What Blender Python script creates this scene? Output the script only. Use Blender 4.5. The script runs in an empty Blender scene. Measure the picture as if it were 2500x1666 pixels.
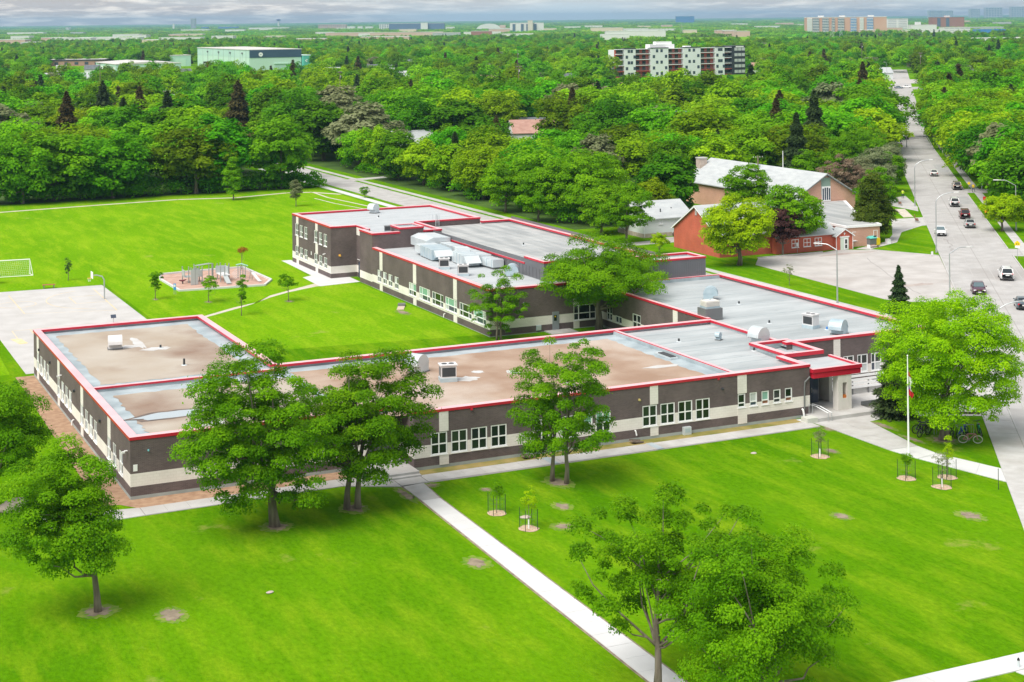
import bpy, math, random
import numpy as np
from mathutils import Vector, Matrix

# ------------------------------------------------------------------ camera, sky, sun, exposure
SC = bpy.context.scene
COL = SC.collection
SC.unit_settings.system = 'METRIC'
SC.unit_settings.scale_length = 1.17          # one unit of the survey grid is 1.17 m
R = math.radians
CAM = Vector((-22.664, -112.289, 33.0))
FPX = 3927.0
YAW = math.atan(1825 / FPX)
cam = bpy.data.cameras.new('camera'); cam_o = bpy.data.objects.new('camera', cam); COL.objects.link(cam_o)
cam.sensor_width = 36.0; cam.lens = 36.0 * FPX / 2500.0
cam.shift_y = -(833.0 - 48.2) / 2500.0
cam.clip_start = 1.0; cam.clip_end = 90000.0
cam_o.location = CAM
cam_o.rotation_euler = (Matrix.Rotation(-YAW, 3, 'Z') @ Matrix.Rotation(R(90), 3, 'X') @ Matrix.Rotation(R(-0.63), 3, 'Z')).to_euler()
SC.camera = cam_o

SUN_EL, SUN_AZ = 54.0, 246.0                  # azimuth clockwise from +Y
world = bpy.data.worlds.new('World'); SC.world = world; world.use_nodes = True
nt = world.node_tree; nt.nodes.clear()
def N(t, kind, **kw):
    n = t.nodes.new(kind)
    for k, v in kw.items(): setattr(n, k, v)
    return n
wo = N(nt, 'ShaderNodeOutputWorld'); bg = N(nt, 'ShaderNodeBackground'); bg.inputs[1].default_value = 0.125
sky = N(nt, 'ShaderNodeTexSky', sky_type='NISHITA', sun_disc=False)
sky.sun_elevation = R(SUN_EL); sky.sun_rotation = R(SUN_AZ); sky.air_density = 1.0; sky.dust_density = 0.6; sky.ozone_density = 2.0
tc = N(nt, 'ShaderNodeTexCoord'); mp = N(nt, 'ShaderNodeMapping'); mp.inputs['Scale'].default_value = (40, 40, 330)
nz = N(nt, 'ShaderNodeTexNoise'); nz.inputs['Scale'].default_value = 1.0; nz.inputs['Detail'].default_value = 7.0; nz.inputs['Roughness'].default_value = 0.55
mp2 = N(nt, 'ShaderNodeMapping'); mp2.inputs['Scale'].default_value = (2.4, 2.4, 30); mp2.inputs['Location'].default_value = (5.1, 2.7, 0)
nz2 = N(nt, 'ShaderNodeTexNoise'); nz2.inputs['Scale'].default_value = 1.0; nz2.inputs['Detail'].default_value = 3.0
cr = N(nt, 'ShaderNodeValToRGB'); cr.color_ramp.elements[0].position = 0.48; cr.color_ramp.elements[0].color = (3.7, 3.4, 3.25, 1); cr.color_ramp.elements[1].position = 0.66; cr.color_ramp.elements[1].color = (6.8, 6.2, 5.5, 1)
cr2 = N(nt, 'ShaderNodeValToRGB'); cr2.color_ramp.elements[0].position = 0.42; cr2.color_ramp.elements[0].color = (0, 0, 0, 1); cr2.color_ramp.elements[1].position = 0.56; cr2.color_ramp.elements[1].color = (1, 1, 1, 1)
mx = N(nt, 'ShaderNodeMix', data_type='RGBA')
L = nt.links.new
L(tc.outputs['Generated'], mp.inputs[0]); L(mp.outputs[0], nz.inputs['Vector']); L(tc.outputs['Generated'], mp2.inputs[0]); L(mp2.outputs[0], nz2.inputs['Vector'])
L(nz.outputs['Fac'], cr.inputs[0]); L(nz2.outputs['Fac'], cr2.inputs[0])
veil = N(nt, 'ShaderNodeMix', data_type='RGBA'); veil.inputs['Factor'].default_value = 0.8; veil.inputs['B'].default_value = (4.1, 4.85, 5.4, 1); L(sky.outputs[0], veil.inputs['A'])   # thin high veil of cloud
L(cr2.outputs[0], mx.inputs['Factor']); L(veil.outputs['Result'], mx.inputs['A']); L(cr.outputs[0], mx.inputs['B'])
L(mx.outputs['Result'], bg.inputs[0]); L(bg.outputs[0], wo.inputs[0])

sun = bpy.data.lights.new('sun', 'SUN'); sun.energy = 3.3; sun.angle = R(42); sun.color = (1.0, 0.95, 0.87)
sun_o = bpy.data.objects.new('sun', sun); COL.objects.link(sun_o)
_el, _az = R(SUN_EL), R(SUN_AZ)
_sd = Vector((math.sin(_az) * math.cos(_el), math.cos(_az) * math.cos(_el), math.sin(_el)))
sun_o.rotation_euler = _sd.to_track_quat('Z', 'Y').to_euler(); sun_o.location = (0, 0, 200)
vs = SC.view_settings
vs.view_transform = 'Standard'; vs.look = 'None'; vs.exposure = 0.48; vs.gamma = 1.0; vs.use_curve_mapping = False
SC.cycles.max_bounces = 6; SC.cycles.diffuse_bounces = 4; SC.cycles.glossy_bounces = 2; SC.cycles.transmission_bounces = 2
SC.cycles.transparent_max_bounces = 4; SC.cycles.volume_bounces = 0
SC.cycles.caustics_reflective = False; SC.cycles.caustics_refractive = False
SC.cycles.use_denoising = True

# ------------------------------------------------------------------ helpers
def proj(p):
    v = Vector(p) - CAM
    fw = Vector((math.sin(YAW), math.cos(YAW), 0)); rt = Vector((math.cos(YAW), -math.sin(YAW), 0))
    d = v.dot(fw); return (1250 + FPX * v.dot(rt) / d, 48 - FPX * v.z / d, d)

class MB:
    def __init__(s): s.v = []; s.f = []; s.m = []; s.cur = 0
    def face(s, pts):
        n = len(s.v); s.v += [tuple(p) for p in pts]; s.f.append(tuple(range(n, n + len(pts)))); s.m.append(s.cur); return s
    def box(s, x0, x1, y0, y1, z0, z1, top=None):
        n = len(s.v)
        s.v += [(x0, y0, z0), (x1, y0, z0), (x1, y1, z0), (x0, y1, z0), (x0, y0, z1), (x1, y0, z1), (x1, y1, z1), (x0, y1, z1)]
        for q in ((3, 2, 1, 0), (4, 5, 6, 7), (0, 1, 5, 4), (1, 2, 6, 5), (2, 3, 7, 6), (3, 0, 4, 7)):
            s.f.append(tuple(n + i for i in q)); s.m.append(top if (top is not None and q == (4, 5, 6, 7)) else s.cur)
        return s
    def obox(s, c, size, rz=0.0, rx=0.0, ry=0.0):
        M = Matrix.Translation(c) @ Matrix.Rotation(rz, 4, 'Z') @ Matrix.Rotation(rx, 4, 'X') @ Matrix.Rotation(ry, 4, 'Y')
        n = len(s.v); hx, hy, hz = size[0] / 2, size[1] / 2, size[2] / 2
        for p in ((-hx, -hy, -hz), (hx, -hy, -hz), (hx, hy, -hz), (-hx, hy, -hz), (-hx, -hy, hz), (hx, -hy, hz), (hx, hy, hz), (-hx, hy, hz)):
            s.v.append(tuple(M @ Vector(p)))
        for q in ((3, 2, 1, 0), (4, 5, 6, 7), (0, 1, 5, 4), (1, 2, 6, 5), (2, 3, 7, 6), (3, 0, 4, 7)):
            s.f.append(tuple(n + i for i in q)); s.m.append(s.cur)
        return s
    def prism(s, poly, z0, z1, top=None, bottom=True):
        n = len(s.v); k = len(poly)
        a = sum(poly[i][0] * poly[(i + 1) % k][1] - poly[(i + 1) % k][0] * poly[i][1] for i in range(k))
        if a < 0: poly = poly[::-1]
        s.v += [(p[0], p[1], z0) for p in poly] + [(p[0], p[1], z1) for p in poly]
        s.f.append(tuple(n + k + i for i in range(k))); s.m.append(s.cur if top is None else top)
        if bottom: s.f.append(tuple(n + i for i in range(k - 1, -1, -1))); s.m.append(s.cur)
        for i in range(k):
            j = (i + 1) % k; s.f.append((n + i, n + j, n + k + j, n + k + i)); s.m.append(s.cur)
        return s
    def extr(s, prof, x0, x1, axis='x'):
        """profile of (y,z) swept along x (or (x,z) along y)"""
        n = len(s.v); k = len(prof)
        for t in (x0, x1):
            for p in prof: s.v.append((t, p[0], p[1]) if axis == 'x' else (p[0], t, p[1]))
        s.f.append(tuple(n + i for i in range(k - 1, -1, -1))); s.f.append(tuple(n + k + i for i in range(k))); s.m += [s.cur, s.cur]
        for i in range(k):
            j = (i + 1) % k; s.f.append((n + i, n + j, n + k + j, n + k + i)); s.m.append(s.cur)
        return s
    def sheet(s, poly, z):
        k = len(poly); a = sum(poly[i][0] * poly[(i + 1) % k][1] - poly[(i + 1) % k][0] * poly[i][1] for i in range(k))
        if a < 0: poly = poly[::-1]
        return s.face([(p[0], p[1], z) for p in poly])
    def path(s, pts, rad, n=6, cap=True):
        pts = [Vector(p) for p in pts]; base = len(s.v); K = len(pts)
        if not hasattr(rad, '__len__'): rad = [rad] * K
        prev = None
        for i, p in enumerate(pts):
            d = (pts[min(i + 1, K - 1)] - pts[max(i - 1, 0)]); d = d.normalized() if d.length > 1e-9 else Vector((0, 0, 1))
            if prev is None:
                u = d.cross(Vector((0, 0, 1)));
                if u.length < 0.05: u = d.cross(Vector((1, 0, 0)))
            else: u = prev - d * prev.dot(d)
            u.normalize(); w = d.cross(u); prev = u
            for k in range(n):
                t = 2 * math.pi * k / n; q = p + (u * math.cos(t) + w * math.sin(t)) * rad[i]; s.v.append(tuple(q))
        for i in range(K - 1):
            for k in range(n):
                a = base + i * n + k; b = base + i * n + (k + 1) % n
                s.f.append((a, b, b + n, a + n)); s.m.append(s.cur)
        if cap:
            s.f.append(tuple(base + k for k in range(n - 1, -1, -1))); s.f.append(tuple(base + (K - 1) * n + k for k in range(n))); s.m += [s.cur, s.cur]
        return s
    def ring(s, c, r, t, axis='y', n=16, m=5):
        base = len(s.v)
        for i in range(n):
            a = 2 * math.pi * i / n
            for j in range(m):
                b = 2 * math.pi * j / m; rr = r + t * math.cos(b); h = t * math.sin(b)
                p = {'y': (rr * math.cos(a), h, rr * math.sin(a)), 'z': (rr * math.cos(a), rr * math.sin(a), h), 'x': (h, rr * math.cos(a), rr * math.sin(a))}[axis]
                s.v.append((c[0] + p[0], c[1] + p[1], c[2] + p[2]))
        for i in range(n):
            for j in range(m):
                a = base + i * m + j; b = base + i * m + (j + 1) % m; c2 = base + ((i + 1) % n) * m + (j + 1) % m; d = base + ((i + 1) % n) * m + j
                s.f.append((a, b, c2, d)); s.m.append(s.cur)
        return s
    def mesh(s, name, mats, smooth=False):
        me = bpy.data.meshes.new(name); me.from_pydata(s.v, [], s.f)
        for m in (mats if isinstance(mats, (list, tuple)) else [mats]): me.materials.append(m)
        if any(s.m): me.polygons.foreach_set('material_index', s.m)
        if smooth: me.polygons.foreach_set('use_smooth', [True] * len(me.polygons))
        me.update(); return me
    def build(s, name, mats, parent=None, smooth=False, **kw):
        return put(name, s.mesh(name, mats, smooth), parent, **kw)

def put(name, me, parent=None, loc=None, rz=0.0, label=None, cat=None, group=None, kind=None):
    o = bpy.data.objects.new(name, me); COL.objects.link(o)
    if parent is not None: o.parent = parent
    if loc is not None: o.location = loc
    if rz: o.rotation_euler = (0, 0, rz)
    if label: o['label'] = label
    if cat: o['category'] = cat
    if group: o['group'] = group
    if kind: o['kind'] = kind
    return o
def thing(name, label, cat, loc=(0, 0, 0), rz=0.0, group=None):
    return put(name, None, None, loc, rz, label, cat, group)
def copy_tree(o, parent=None):
    c = o.copy(); COL.objects.link(c); c.parent = parent
    for ch in o.children: copy_tree(ch, c)
    return c

# ------------------------------------------------------------------ materials
_M = {}
def mat(name, c, rough=0.7, c2=None, scale=1.0, detail=4.0, lo=0.35, hi=0.65, bump=0.0, bscale=None, metal=0.0, spec=0.4, coord='Object', stretch=None, emit=None, c3=None, scale3=0.1, lo3=0.5, hi3=0.7, coat=0.0, trans=0.0, rvar=0.0):
    if name in _M: return _M[name]
    m = bpy.data.materials.new(name); m.use_nodes = True; t = m.node_tree; b = t.nodes['Principled BSDF']; l = t.links.new
    b.inputs['Roughness'].default_value = rough; b.inputs['Metallic'].default_value = metal; b.inputs['Specular IOR Level'].default_value = spec
    b.inputs['Base Color'].default_value = (*c, 1); b.inputs['Coat Weight'].default_value = coat
    if trans: b.inputs['Transmission Weight'].default_value = trans
    vec = None
    if c2 or bump or c3:
        tcn = N(t, 'ShaderNodeTexCoord'); vec = tcn.outputs[coord]
        if coord == 'World':
            pass
        if stretch:
            mpn = N(t, 'ShaderNodeMapping'); mpn.inputs['Scale'].default_value = stretch; l(vec, mpn.inputs[0]); vec = mpn.outputs[0]
    col = None
    if c2:
        n = N(t, 'ShaderNodeTexNoise'); n.inputs['Scale'].default_value = scale; n.inputs['Detail'].default_value = detail; l(vec, n.inputs['Vector'])
        r = N(t, 'ShaderNodeValToRGB'); r.color_ramp.elements[0].position = lo; r.color_ramp.elements[0].color = (*c, 1); r.color_ramp.elements[1].position = hi; r.color_ramp.elements[1].color = (*c2, 1)
        l(n.outputs['Fac'], r.inputs[0]); col = r.outputs[0]
    if c3:
        n3 = N(t, 'ShaderNodeTexNoise'); n3.inputs['Scale'].default_value = scale3; n3.inputs['Detail'].default_value = 5.0; l(vec, n3.inputs['Vector'])
        r3 = N(t, 'ShaderNodeMapRange'); r3.inputs[1].default_value = lo3; r3.inputs[2].default_value = hi3; l(n3.outputs['Fac'], r3.inputs[0])
        x = N(t, 'ShaderNodeMix', data_type='RGBA'); l(r3.outputs[0], x.inputs['Factor'])
        if col: l(col, x.inputs['A'])
        else: x.inputs['A'].default_value = (*c, 1)
        x.inputs['B'].default_value = (*c3, 1); col = x.outputs['Result']
    if rvar:
        oi = N(t, 'ShaderNodeObjectInfo'); mr = N(t, 'ShaderNodeMapRange'); mr.inputs[3].default_value = 1 - rvar; mr.inputs[4].default_value = 1 + rvar; l(oi.outputs['Random'], mr.inputs[0])
        h = N(t, 'ShaderNodeHueSaturation'); l(mr.outputs[0], h.inputs['Value'])
        if col: l(col, h.inputs['Color'])
        else: h.inputs['Color'].default_value = (*c, 1)
        col = h.outputs[0]
    if col: l(col, b.inputs['Base Color'])
    if bump:
        nb = N(t, 'ShaderNodeTexNoise'); nb.inputs['Scale'].default_value = bscale or scale * 4; nb.inputs['Detail'].default_value = 3; l(vec, nb.inputs['Vector'])
        bn = N(t, 'ShaderNodeBump'); bn.inputs['Strength'].default_value = bump; bn.inputs['Distance'].default_value = 0.05; l(nb.outputs['Fac'], bn.inputs['Height']); l(bn.outputs[0], b.inputs['Normal'])
    if emit:
        b.inputs['Emission Color'].default_value = (*emit[:3], 1); b.inputs['Emission Strength'].default_value = emit[3]
    _M[name] = m; return m

def brick_mat(name, c1, c2, mortar, w=0.26, h=0.075, var=0.5):
    m = bpy.data.materials.new(name); m.use_nodes = True; t = m.node_tree; b = t.nodes['Principled BSDF']; l = t.links.new
    tcn = N(t, 'ShaderNodeTexCoord'); sx = N(t, 'ShaderNodeSeparateXYZ'); l(tcn.outputs['Object'], sx.inputs[0])
    ad = N(t, 'ShaderNodeMath', operation='ADD'); l(sx.outputs[0], ad.inputs[0]); l(sx.outputs[1], ad.inputs[1])
    cb = N(t, 'ShaderNodeCombineXYZ'); l(ad.outputs[0], cb.inputs[0]); l(sx.outputs[2], cb.inputs[1])
    br = N(t, 'ShaderNodeTexBrick'); l(cb.outputs[0], br.inputs['Vector'])
    br.inputs['Color1'].default_value = (*c1, 1); br.inputs['Color2'].default_value = (*c2, 1); br.inputs['Mortar'].default_value = (*mortar, 1)
    br.inputs['Scale'].default_value = 1.0; br.inputs['Mortar Size'].default_value = 0.009; br.inputs['Brick Width'].default_value = w; br.inputs['Row Height'].default_value = h; br.inputs['Bias'].default_value = 0.0
    n = N(t, 'ShaderNodeTexNoise'); n.inputs['Scale'].default_value = 0.5; n.inputs['Detail'].default_value = 5; l(tcn.outputs['Object'], n.inputs['Vector'])
    mr = N(t, 'ShaderNodeMapRange'); mr.inputs[1].default_value = 0.3; mr.inputs[2].default_value = 0.7; mr.inputs[3].default_value = 1 - var * .4; mr.inputs[4].default_value = 1 + var * .4; l(n.outputs['Fac'], mr.inputs[0])
    hs = N(t, 'ShaderNodeHueSaturation'); l(br.outputs['Color'], hs.inputs['Color']); l(mr.outputs[0], hs.inputs['Value']); l(hs.outputs[0], b.inputs['Base Color'])
    bn = N(t, 'ShaderNodeBump'); bn.inputs['Strength'].default_value = 0.4; bn.inputs['Distance'].default_value = 0.02; bn.invert = True; l(br.outputs['Fac'], bn.inputs['Height']); l(bn.outputs[0], b.inputs['Normal'])
    b.inputs['Roughness'].default_value = 0.85; _M[name] = m; return m

def lawn_mat(name, ca, cb, cc, dirt):
    m = bpy.data.materials.new(name); m.use_nodes = True; t = m.node_tree; b = t.nodes['Principled BSDF']; l = t.links.new
    tcn = N(t, 'ShaderNodeTexCoord'); P = tcn.outputs['Object']
    def noise(scale, det, rot=0, sc=(1, 1, 1), rough=0.55):
        mpn = N(t, 'ShaderNodeMapping'); mpn.inputs['Scale'].default_value = sc; mpn.inputs['Rotation'].default_value = (0, 0, rot); l(P, mpn.inputs[0])
        n = N(t, 'ShaderNodeTexNoise'); n.inputs['Scale'].default_value = scale; n.inputs['Detail'].default_value = det; n.inputs['Roughness'].default_value = rough; l(mpn.outputs[0], n.inputs['Vector']); return n.outputs['Fac']
    def mixc(f, lo, hi, A, B):
        r = N(t, 'ShaderNodeMapRange'); r.inputs[1].default_value = lo; r.inputs[2].default_value = hi; l(f, r.inputs[0])
        x = N(t, 'ShaderNodeMix', data_type='RGBA'); l(r.outputs[0], x.inputs['Factor'])
        for s_, v in (('A', A), ('B', B)):
            if isinstance(v, tuple): x.inputs[s_].default_value = (*v, 1)
            else: l(v, x.inputs[s_])
        return x.outputs['Result']
    c = mixc(noise(0.07, 4, 0.5, (1, 0.35, 1)), 0.38, 0.62, ca, cb)
    c = mixc(noise(0.5, 6, -0.6, (1, 0.22, 1), 0.65), 0.46, 0.74, c, cc)
    x2 = N(t, 'ShaderNodeMix', data_type='RGBA', blend_type='MULTIPLY'); x2.inputs['Factor'].default_value = 0.85; l(c, x2.inputs['A'])
    l(mixc(noise(3.4, 8, 0.2, (1, 0.5, 1), 0.85), 0.32, 0.68, (0.55, 0.62, 0.55), (1.42, 1.34, 1.3)), x2.inputs['B'])
    c = mixc(noise(0.16, 7, 1.0, (1, 1, 1), 0.7), 0.63, 0.76, x2.outputs['Result'], dirt)
    l(c, b.inputs['Base Color']); b.inputs['Roughness'].default_value = 0.9; b.inputs['Specular IOR Level'].default_value = 0.0
    nb = noise(14, 3, 0, (1, 1, 1), 0.8); bn = N(t, 'ShaderNodeBump'); bn.inputs['Strength'].default_value = 0.6; bn.inputs['Distance'].default_value = 0.08; l(nb, bn.inputs['Height']); l(bn.outputs[0], b.inputs['Normal'])
    _M[name] = m; return m

def leaf_mat(name, dark, mid, light, var=0.25, hue=0.02):
    m = bpy.data.materials.new(name); m.use_nodes = True; t = m.node_tree; l = t.links.new; b = t.nodes['Principled BSDF']; out = t.nodes['Material Output']
    at = N(t, 'ShaderNodeAttribute', attribute_name='tint'); r = N(t, 'ShaderNodeValToRGB')
    e = r.color_ramp.elements; e[0].position = 0.0; e[0].color = (*dark, 1); e[1].position = 1.0; e[1].color = (*light, 1); k = e.new(0.5); k.color = (*mid, 1)
    l(at.outputs['Fac'], r.inputs[0])
    oi = N(t, 'ShaderNodeObjectInfo'); hs = N(t, 'ShaderNodeHueSaturation'); l(r.outputs[0], hs.inputs['Color'])
    mr = N(t, 'ShaderNodeMapRange'); mr.inputs[3].default_value = 1 - var; mr.inputs[4].default_value = 1 + var; l(oi.outputs['Random'], mr.inputs[0]); l(mr.outputs[0], hs.inputs['Value'])
    ml = N(t, 'ShaderNodeMath', operation='MULTIPLY'); ml.inputs[1].default_value = 7.31; l(oi.outputs['Random'], ml.inputs[0])
    fr = N(t, 'ShaderNodeMath', operation='FRACT'); l(ml.outputs[0], fr.inputs[0])
    mh = N(t, 'ShaderNodeMapRange'); mh.inputs[3].default_value = 0.5 - hue; mh.inputs[4].default_value = 0.5 + hue; l(fr.outputs[0], mh.inputs[0]); l(mh.outputs[0], hs.inputs['Hue'])
    l(hs.outputs[0], b.inputs['Base Color']); b.inputs['Roughness'].default_value = 0.6; b.inputs['Specular IOR Level'].default_value = 0.05
    tr = N(t, 'ShaderNodeBsdfTranslucent'); l(hs.outputs[0], tr.inputs[0]); mxs = N(t, 'ShaderNodeMixShader'); mxs.inputs[0].default_value = 0.42
    l(b.outputs[0], mxs.inputs[1]); l(tr.outputs[0], mxs.inputs[2]); l(mxs.outputs[0], out.inputs[0]); _M[name] = m; return m

GRASS = lawn_mat('lawn_grass', (0.070, 0.205, 0.002), (0.118, 0.280, 0.004), (0.205, 0.335, 0.010), (0.30, 0.31, 0.07))
FIELD = lawn_mat('field_grass', (0.120, 0.300, 0.003), (0.175, 0.360, 0.006), (0.25, 0.395, 0.015), (0.34, 0.34, 0.09))
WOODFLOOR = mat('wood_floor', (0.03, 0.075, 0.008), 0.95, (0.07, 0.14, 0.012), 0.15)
CONC = mat('concrete', (0.448, 0.436, 0.424), 0.85, (0.528, 0.520, 0.512), 0.9, bump=0.05, c3=(0.376, 0.352, 0.328), scale3=0.22, lo3=0.52, hi3=0.75)
CONC_N = mat('new_concrete', (0.585, 0.585, 0.585), 0.8, (0.636, 0.636, 0.641), 0.5, bump=0.04)
ROADM = mat('road_concrete', (0.390, 0.378, 0.370), 0.85, (0.468, 0.456, 0.448), 0.5, detail=7, c3=(0.312, 0.292, 0.281), scale3=0.07, lo3=0.55, hi3=0.8, bump=0.04)
LOTM = mat('lot_asphalt', (0.416, 0.392, 0.376), 0.9, (0.504, 0.480, 0.464), 0.35, detail=7, c3=(0.320, 0.272, 0.248), scale3=0.05, lo3=0.56, hi3=0.78)
COURTM = mat('court_asphalt', (0.456, 0.443, 0.430), 0.9, (0.525, 0.512, 0.503), 0.4, detail=6, c3=(0.430, 0.413, 0.396), scale3=0.12, lo3=0.58, hi3=0.8)
CRACK = mat('crack_fill', (0.30, 0.28, 0.27), 0.9)
DIRT = mat('bare_soil', (0.19, 0.15, 0.11), 0.95, (0.33, 0.27, 0.19), 1.6, bump=0.3)
DRYG = mat('dry_turf', (0.10, 0.23, 0.006), 0.95, (0.22, 0.29, 0.035), 2.2, detail=7, bump=0.3)
MULCH = mat('bark_mulch', (0.31, 0.185, 0.115), 0.95, (0.43, 0.28, 0.18), 1.8, detail=8, bump=0.4)
CHIPS = mat('wood_chips', (0.50, 0.33, 0.22), 0.95, (0.68, 0.52, 0.38), 6, bump=0.6, bscale=18)
PLAYS = mat('play_woodchip', (0.42, 0.26, 0.20), 0.95, (0.54, 0.36, 0.29), 0.8, detail=8, bump=0.3)
PATHM = mat('gravel_path', (0.510, 0.451, 0.365), 0.95, (0.595, 0.552, 0.476), 0.8, bump=0.2)
YLINE = mat('yellow_paint', (0.72, 0.52, 0.24), 0.8, (0.64, 0.56, 0.42), 1.4)
BRICK = brick_mat('dark_brick', (0.098, 0.071, 0.072), (0.132, 0.098, 0.097), (0.165, 0.135, 0.134))
CREAM = brick_mat('cream_block', (0.77, 0.72, 0.685), (0.80, 0.755, 0.72), (0.69, 0.64, 0.60), 0.4, 0.2, 0.2)
FOUND = mat('foundation', (0.30, 0.335, 0.33), 0.9, (0.38, 0.42, 0.41), 0.7, bump=0.1)
WHITE = mat('white_frame', (0.86, 0.86, 0.87), 0.45)
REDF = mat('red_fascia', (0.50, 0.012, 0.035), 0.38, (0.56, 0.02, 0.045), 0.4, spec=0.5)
REDT = mat('sky_sheen_red_coping', (0.778, 0.408, 0.447), 0.45, (0.836, 0.505, 0.535), 0.25)  # pale pink stands in for sky reflected off the red metal tops
MEMB = mat('roof_membrane', (0.328, 0.360, 0.374), 0.75, (0.456, 0.488, 0.502), 0.12, detail=7, stretch=(1.0, 4.5, 1), c3=(0.255, 0.283, 0.301), scale3=0.5, lo3=0.6, hi3=0.82)
MEMB2 = mat('roof_membrane_white', (0.404, 0.433, 0.454), 0.7, (0.481, 0.506, 0.524), 0.3, stretch=(1, 3, 1), c3=(0.292, 0.326, 0.361), scale3=0.3, lo3=0.62, hi3=0.8)
MEMBG = mat('roof_membrane_grey', (0.294, 0.308, 0.312), 0.75, (0.441, 0.449, 0.445), 0.16, detail=7, stretch=(5, 0.8, 1))
PERIM = mat('roof_edge_membrane', (0.285, 0.345, 0.376), 0.6, (0.422, 0.487, 0.518), 0.6, detail=6)
GRAVEL = mat('roof_gravel', (0.375, 0.310, 0.245), 0.95, (0.450, 0.405, 0.350), 0.16, detail=8, c3=(0.238, 0.155, 0.112), scale3=0.11, lo3=0.5, hi3=0.72, bump=0.3, bscale=9)
GRAVEL2 = mat('roof_gravel_rust', (0.305, 0.200, 0.140), 0.95, (0.400, 0.295, 0.225), 0.30, detail=10, c3=(0.50, 0.43, 0.375), scale3=0.13, lo3=0.46, hi3=0.72, bump=0.3, bscale=9)
PUDDLE = mat('puddle', (0.42, 0.47, 0.50), 0.08, spec=0.6)
PUDEDGE = mat('puddle_silt', (0.10, 0.085, 0.08), 0.9, (0.2, 0.15, 0.12), 1.5)
PATCHW = mat('light_patch', (0.561, 0.570, 0.578), 0.8, (0.510, 0.493, 0.476), 0.9)
GALV = mat('galvanised', (0.56, 0.62, 0.65), 0.42, (0.66, 0.71, 0.73), 0.8, metal=0.25)
GALVB = mat('galvanised_blue', (0.40, 0.51, 0.57), 0.45, (0.50, 0.60, 0.65), 0.9, metal=0.25)
ACW = mat('unit_white', (0.66, 0.65, 0.66), 0.5, (0.72, 0.71, 0.71), 0.9)
DARK = mat('dark_grille', (0.045, 0.05, 0.055), 0.6)
GREYD = mat('dark_grey_metal', (0.16, 0.165, 0.17), 0.5)
CLADM = mat('metal_cladding', (0.125, 0.125, 0.135), 0.45, (0.15, 0.155, 0.175), 0.15, spec=0.5)
GLASS = mat('window_glass', (0.018, 0.028, 0.022), 0.06, spec=0.6, rvar=0.5)
GLASSG = mat('green_blind_glass', (0.22, 0.42, 0.34), 0.15, spec=0.6)
GLASSB = mat('blue_grey_glass', (0.06, 0.075, 0.11), 0.08, spec=0.6)
BLIND = mat('pale_blind_glass', (0.50, 0.53, 0.53), 0.2, spec=0.6)
STEEL = mat('lamp_steel', (0.46, 0.48, 0.50), 0.4, metal=0.5)
WOODP = mat('pole_wood', (0.16, 0.12, 0.09), 0.9, (0.24, 0.19, 0.15), 2, stretch=(1, 1, .2))
BARK = mat('bark', (0.13, 0.105, 0.085), 0.95, (0.27, 0.225, 0.19), 3.0, stretch=(1, 1, 0.2), bump=0.6, bscale=6)
BARKD = mat('bark_dark', (0.06, 0.05, 0.04), 0.95, (0.12, 0.10, 0.085), 3.0, stretch=(1, 1, 0.2))
BLACK = mat('black_paint', (0.02, 0.02, 0.022), 0.4)
RUBBER = mat('rubber', (0.02, 0.02, 0.021), 0.8)
BROWNW = mat('brown_boards', (0.22, 0.09, 0.045), 0.7, (0.28, 0.13, 0.07), 2)
YELLOW = mat('sign_yellow', (0.85, 0.60, 0.01), 0.5)
ORANGE = mat('sign_orange', (0.85, 0.36, 0.01), 0.5)

L_MAPLE = leaf_mat('leaves_maple', (0.068, 0.200, 0.002), (0.130, 0.325, 0.003), (0.230, 0.46, 0.006), 0.05, 0.004)
L_BRIGHT = leaf_mat('leaves_bright', (0.18, 0.41, 0.002), (0.28, 0.55, 0.003), (0.41, 0.66, 0.006), 0.04, 0.003)
L_YELLOW = leaf_mat('leaves_yellow_green', (0.23, 0.41, 0.003), (0.36, 0.56, 0.004), (0.50, 0.66, 0.008), 0.04, 0.003)
L_LOCUST = leaf_mat('leaves_locust', (0.085, 0.240, 0.003), (0.160, 0.380, 0.004), (0.265, 0.51, 0.008), 0.05, 0.004)
L_FOREST = leaf_mat('leaves_forest', (0.075, 0.215, 0.003), (0.145, 0.355, 0.004), (0.245, 0.50, 0.008), 0.42, 0.030)
L_FORESTY = leaf_mat('leaves_forest_light', (0.15, 0.32, 0.003), (0.25, 0.47, 0.005), (0.36, 0.58, 0.009), 0.25, 0.022)
L_SPRUCE = leaf_mat('needles_spruce', (0.030, 0.062, 0.020), (0.062, 0.112, 0.036), (0.105, 0.165, 0.055), 0.25, 0.02)
L_SPRUCEB = leaf_mat('needles_brown_spruce', (0.060, 0.058, 0.020), (0.12, 0.105, 0.034), (0.19, 0.155, 0.05), 0.2, 0.02)
L_CEDAR = leaf_mat('foliage_cedar', (0.045, 0.080, 0.008), (0.085, 0.140, 0.014), (0.15, 0.21, 0.022), 0.05, 0.01)
L_PURPLE = leaf_mat('leaves_purple', (0.050, 0.022, 0.024), (0.105, 0.046, 0.045), (0.17, 0.085, 0.075), 0.05, 0.01)
L_GREY = leaf_mat('twigs_grey_green', (0.15, 0.19, 0.08), (0.24, 0.28, 0.13), (0.34, 0.37, 0.20), 0.12, 0.02)
L_PINK = leaf_mat('twigs_reddish', (0.18, 0.12, 0.08), (0.30, 0.21, 0.15), (0.38, 0.29, 0.21), 0.1, 0.01)
L_ORANGE = leaf_mat('leaves_copper', (0.18, 0.08, 0.012), (0.32, 0.15, 0.02), (0.42, 0.24, 0.03), 0.05, 0.01)

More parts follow.
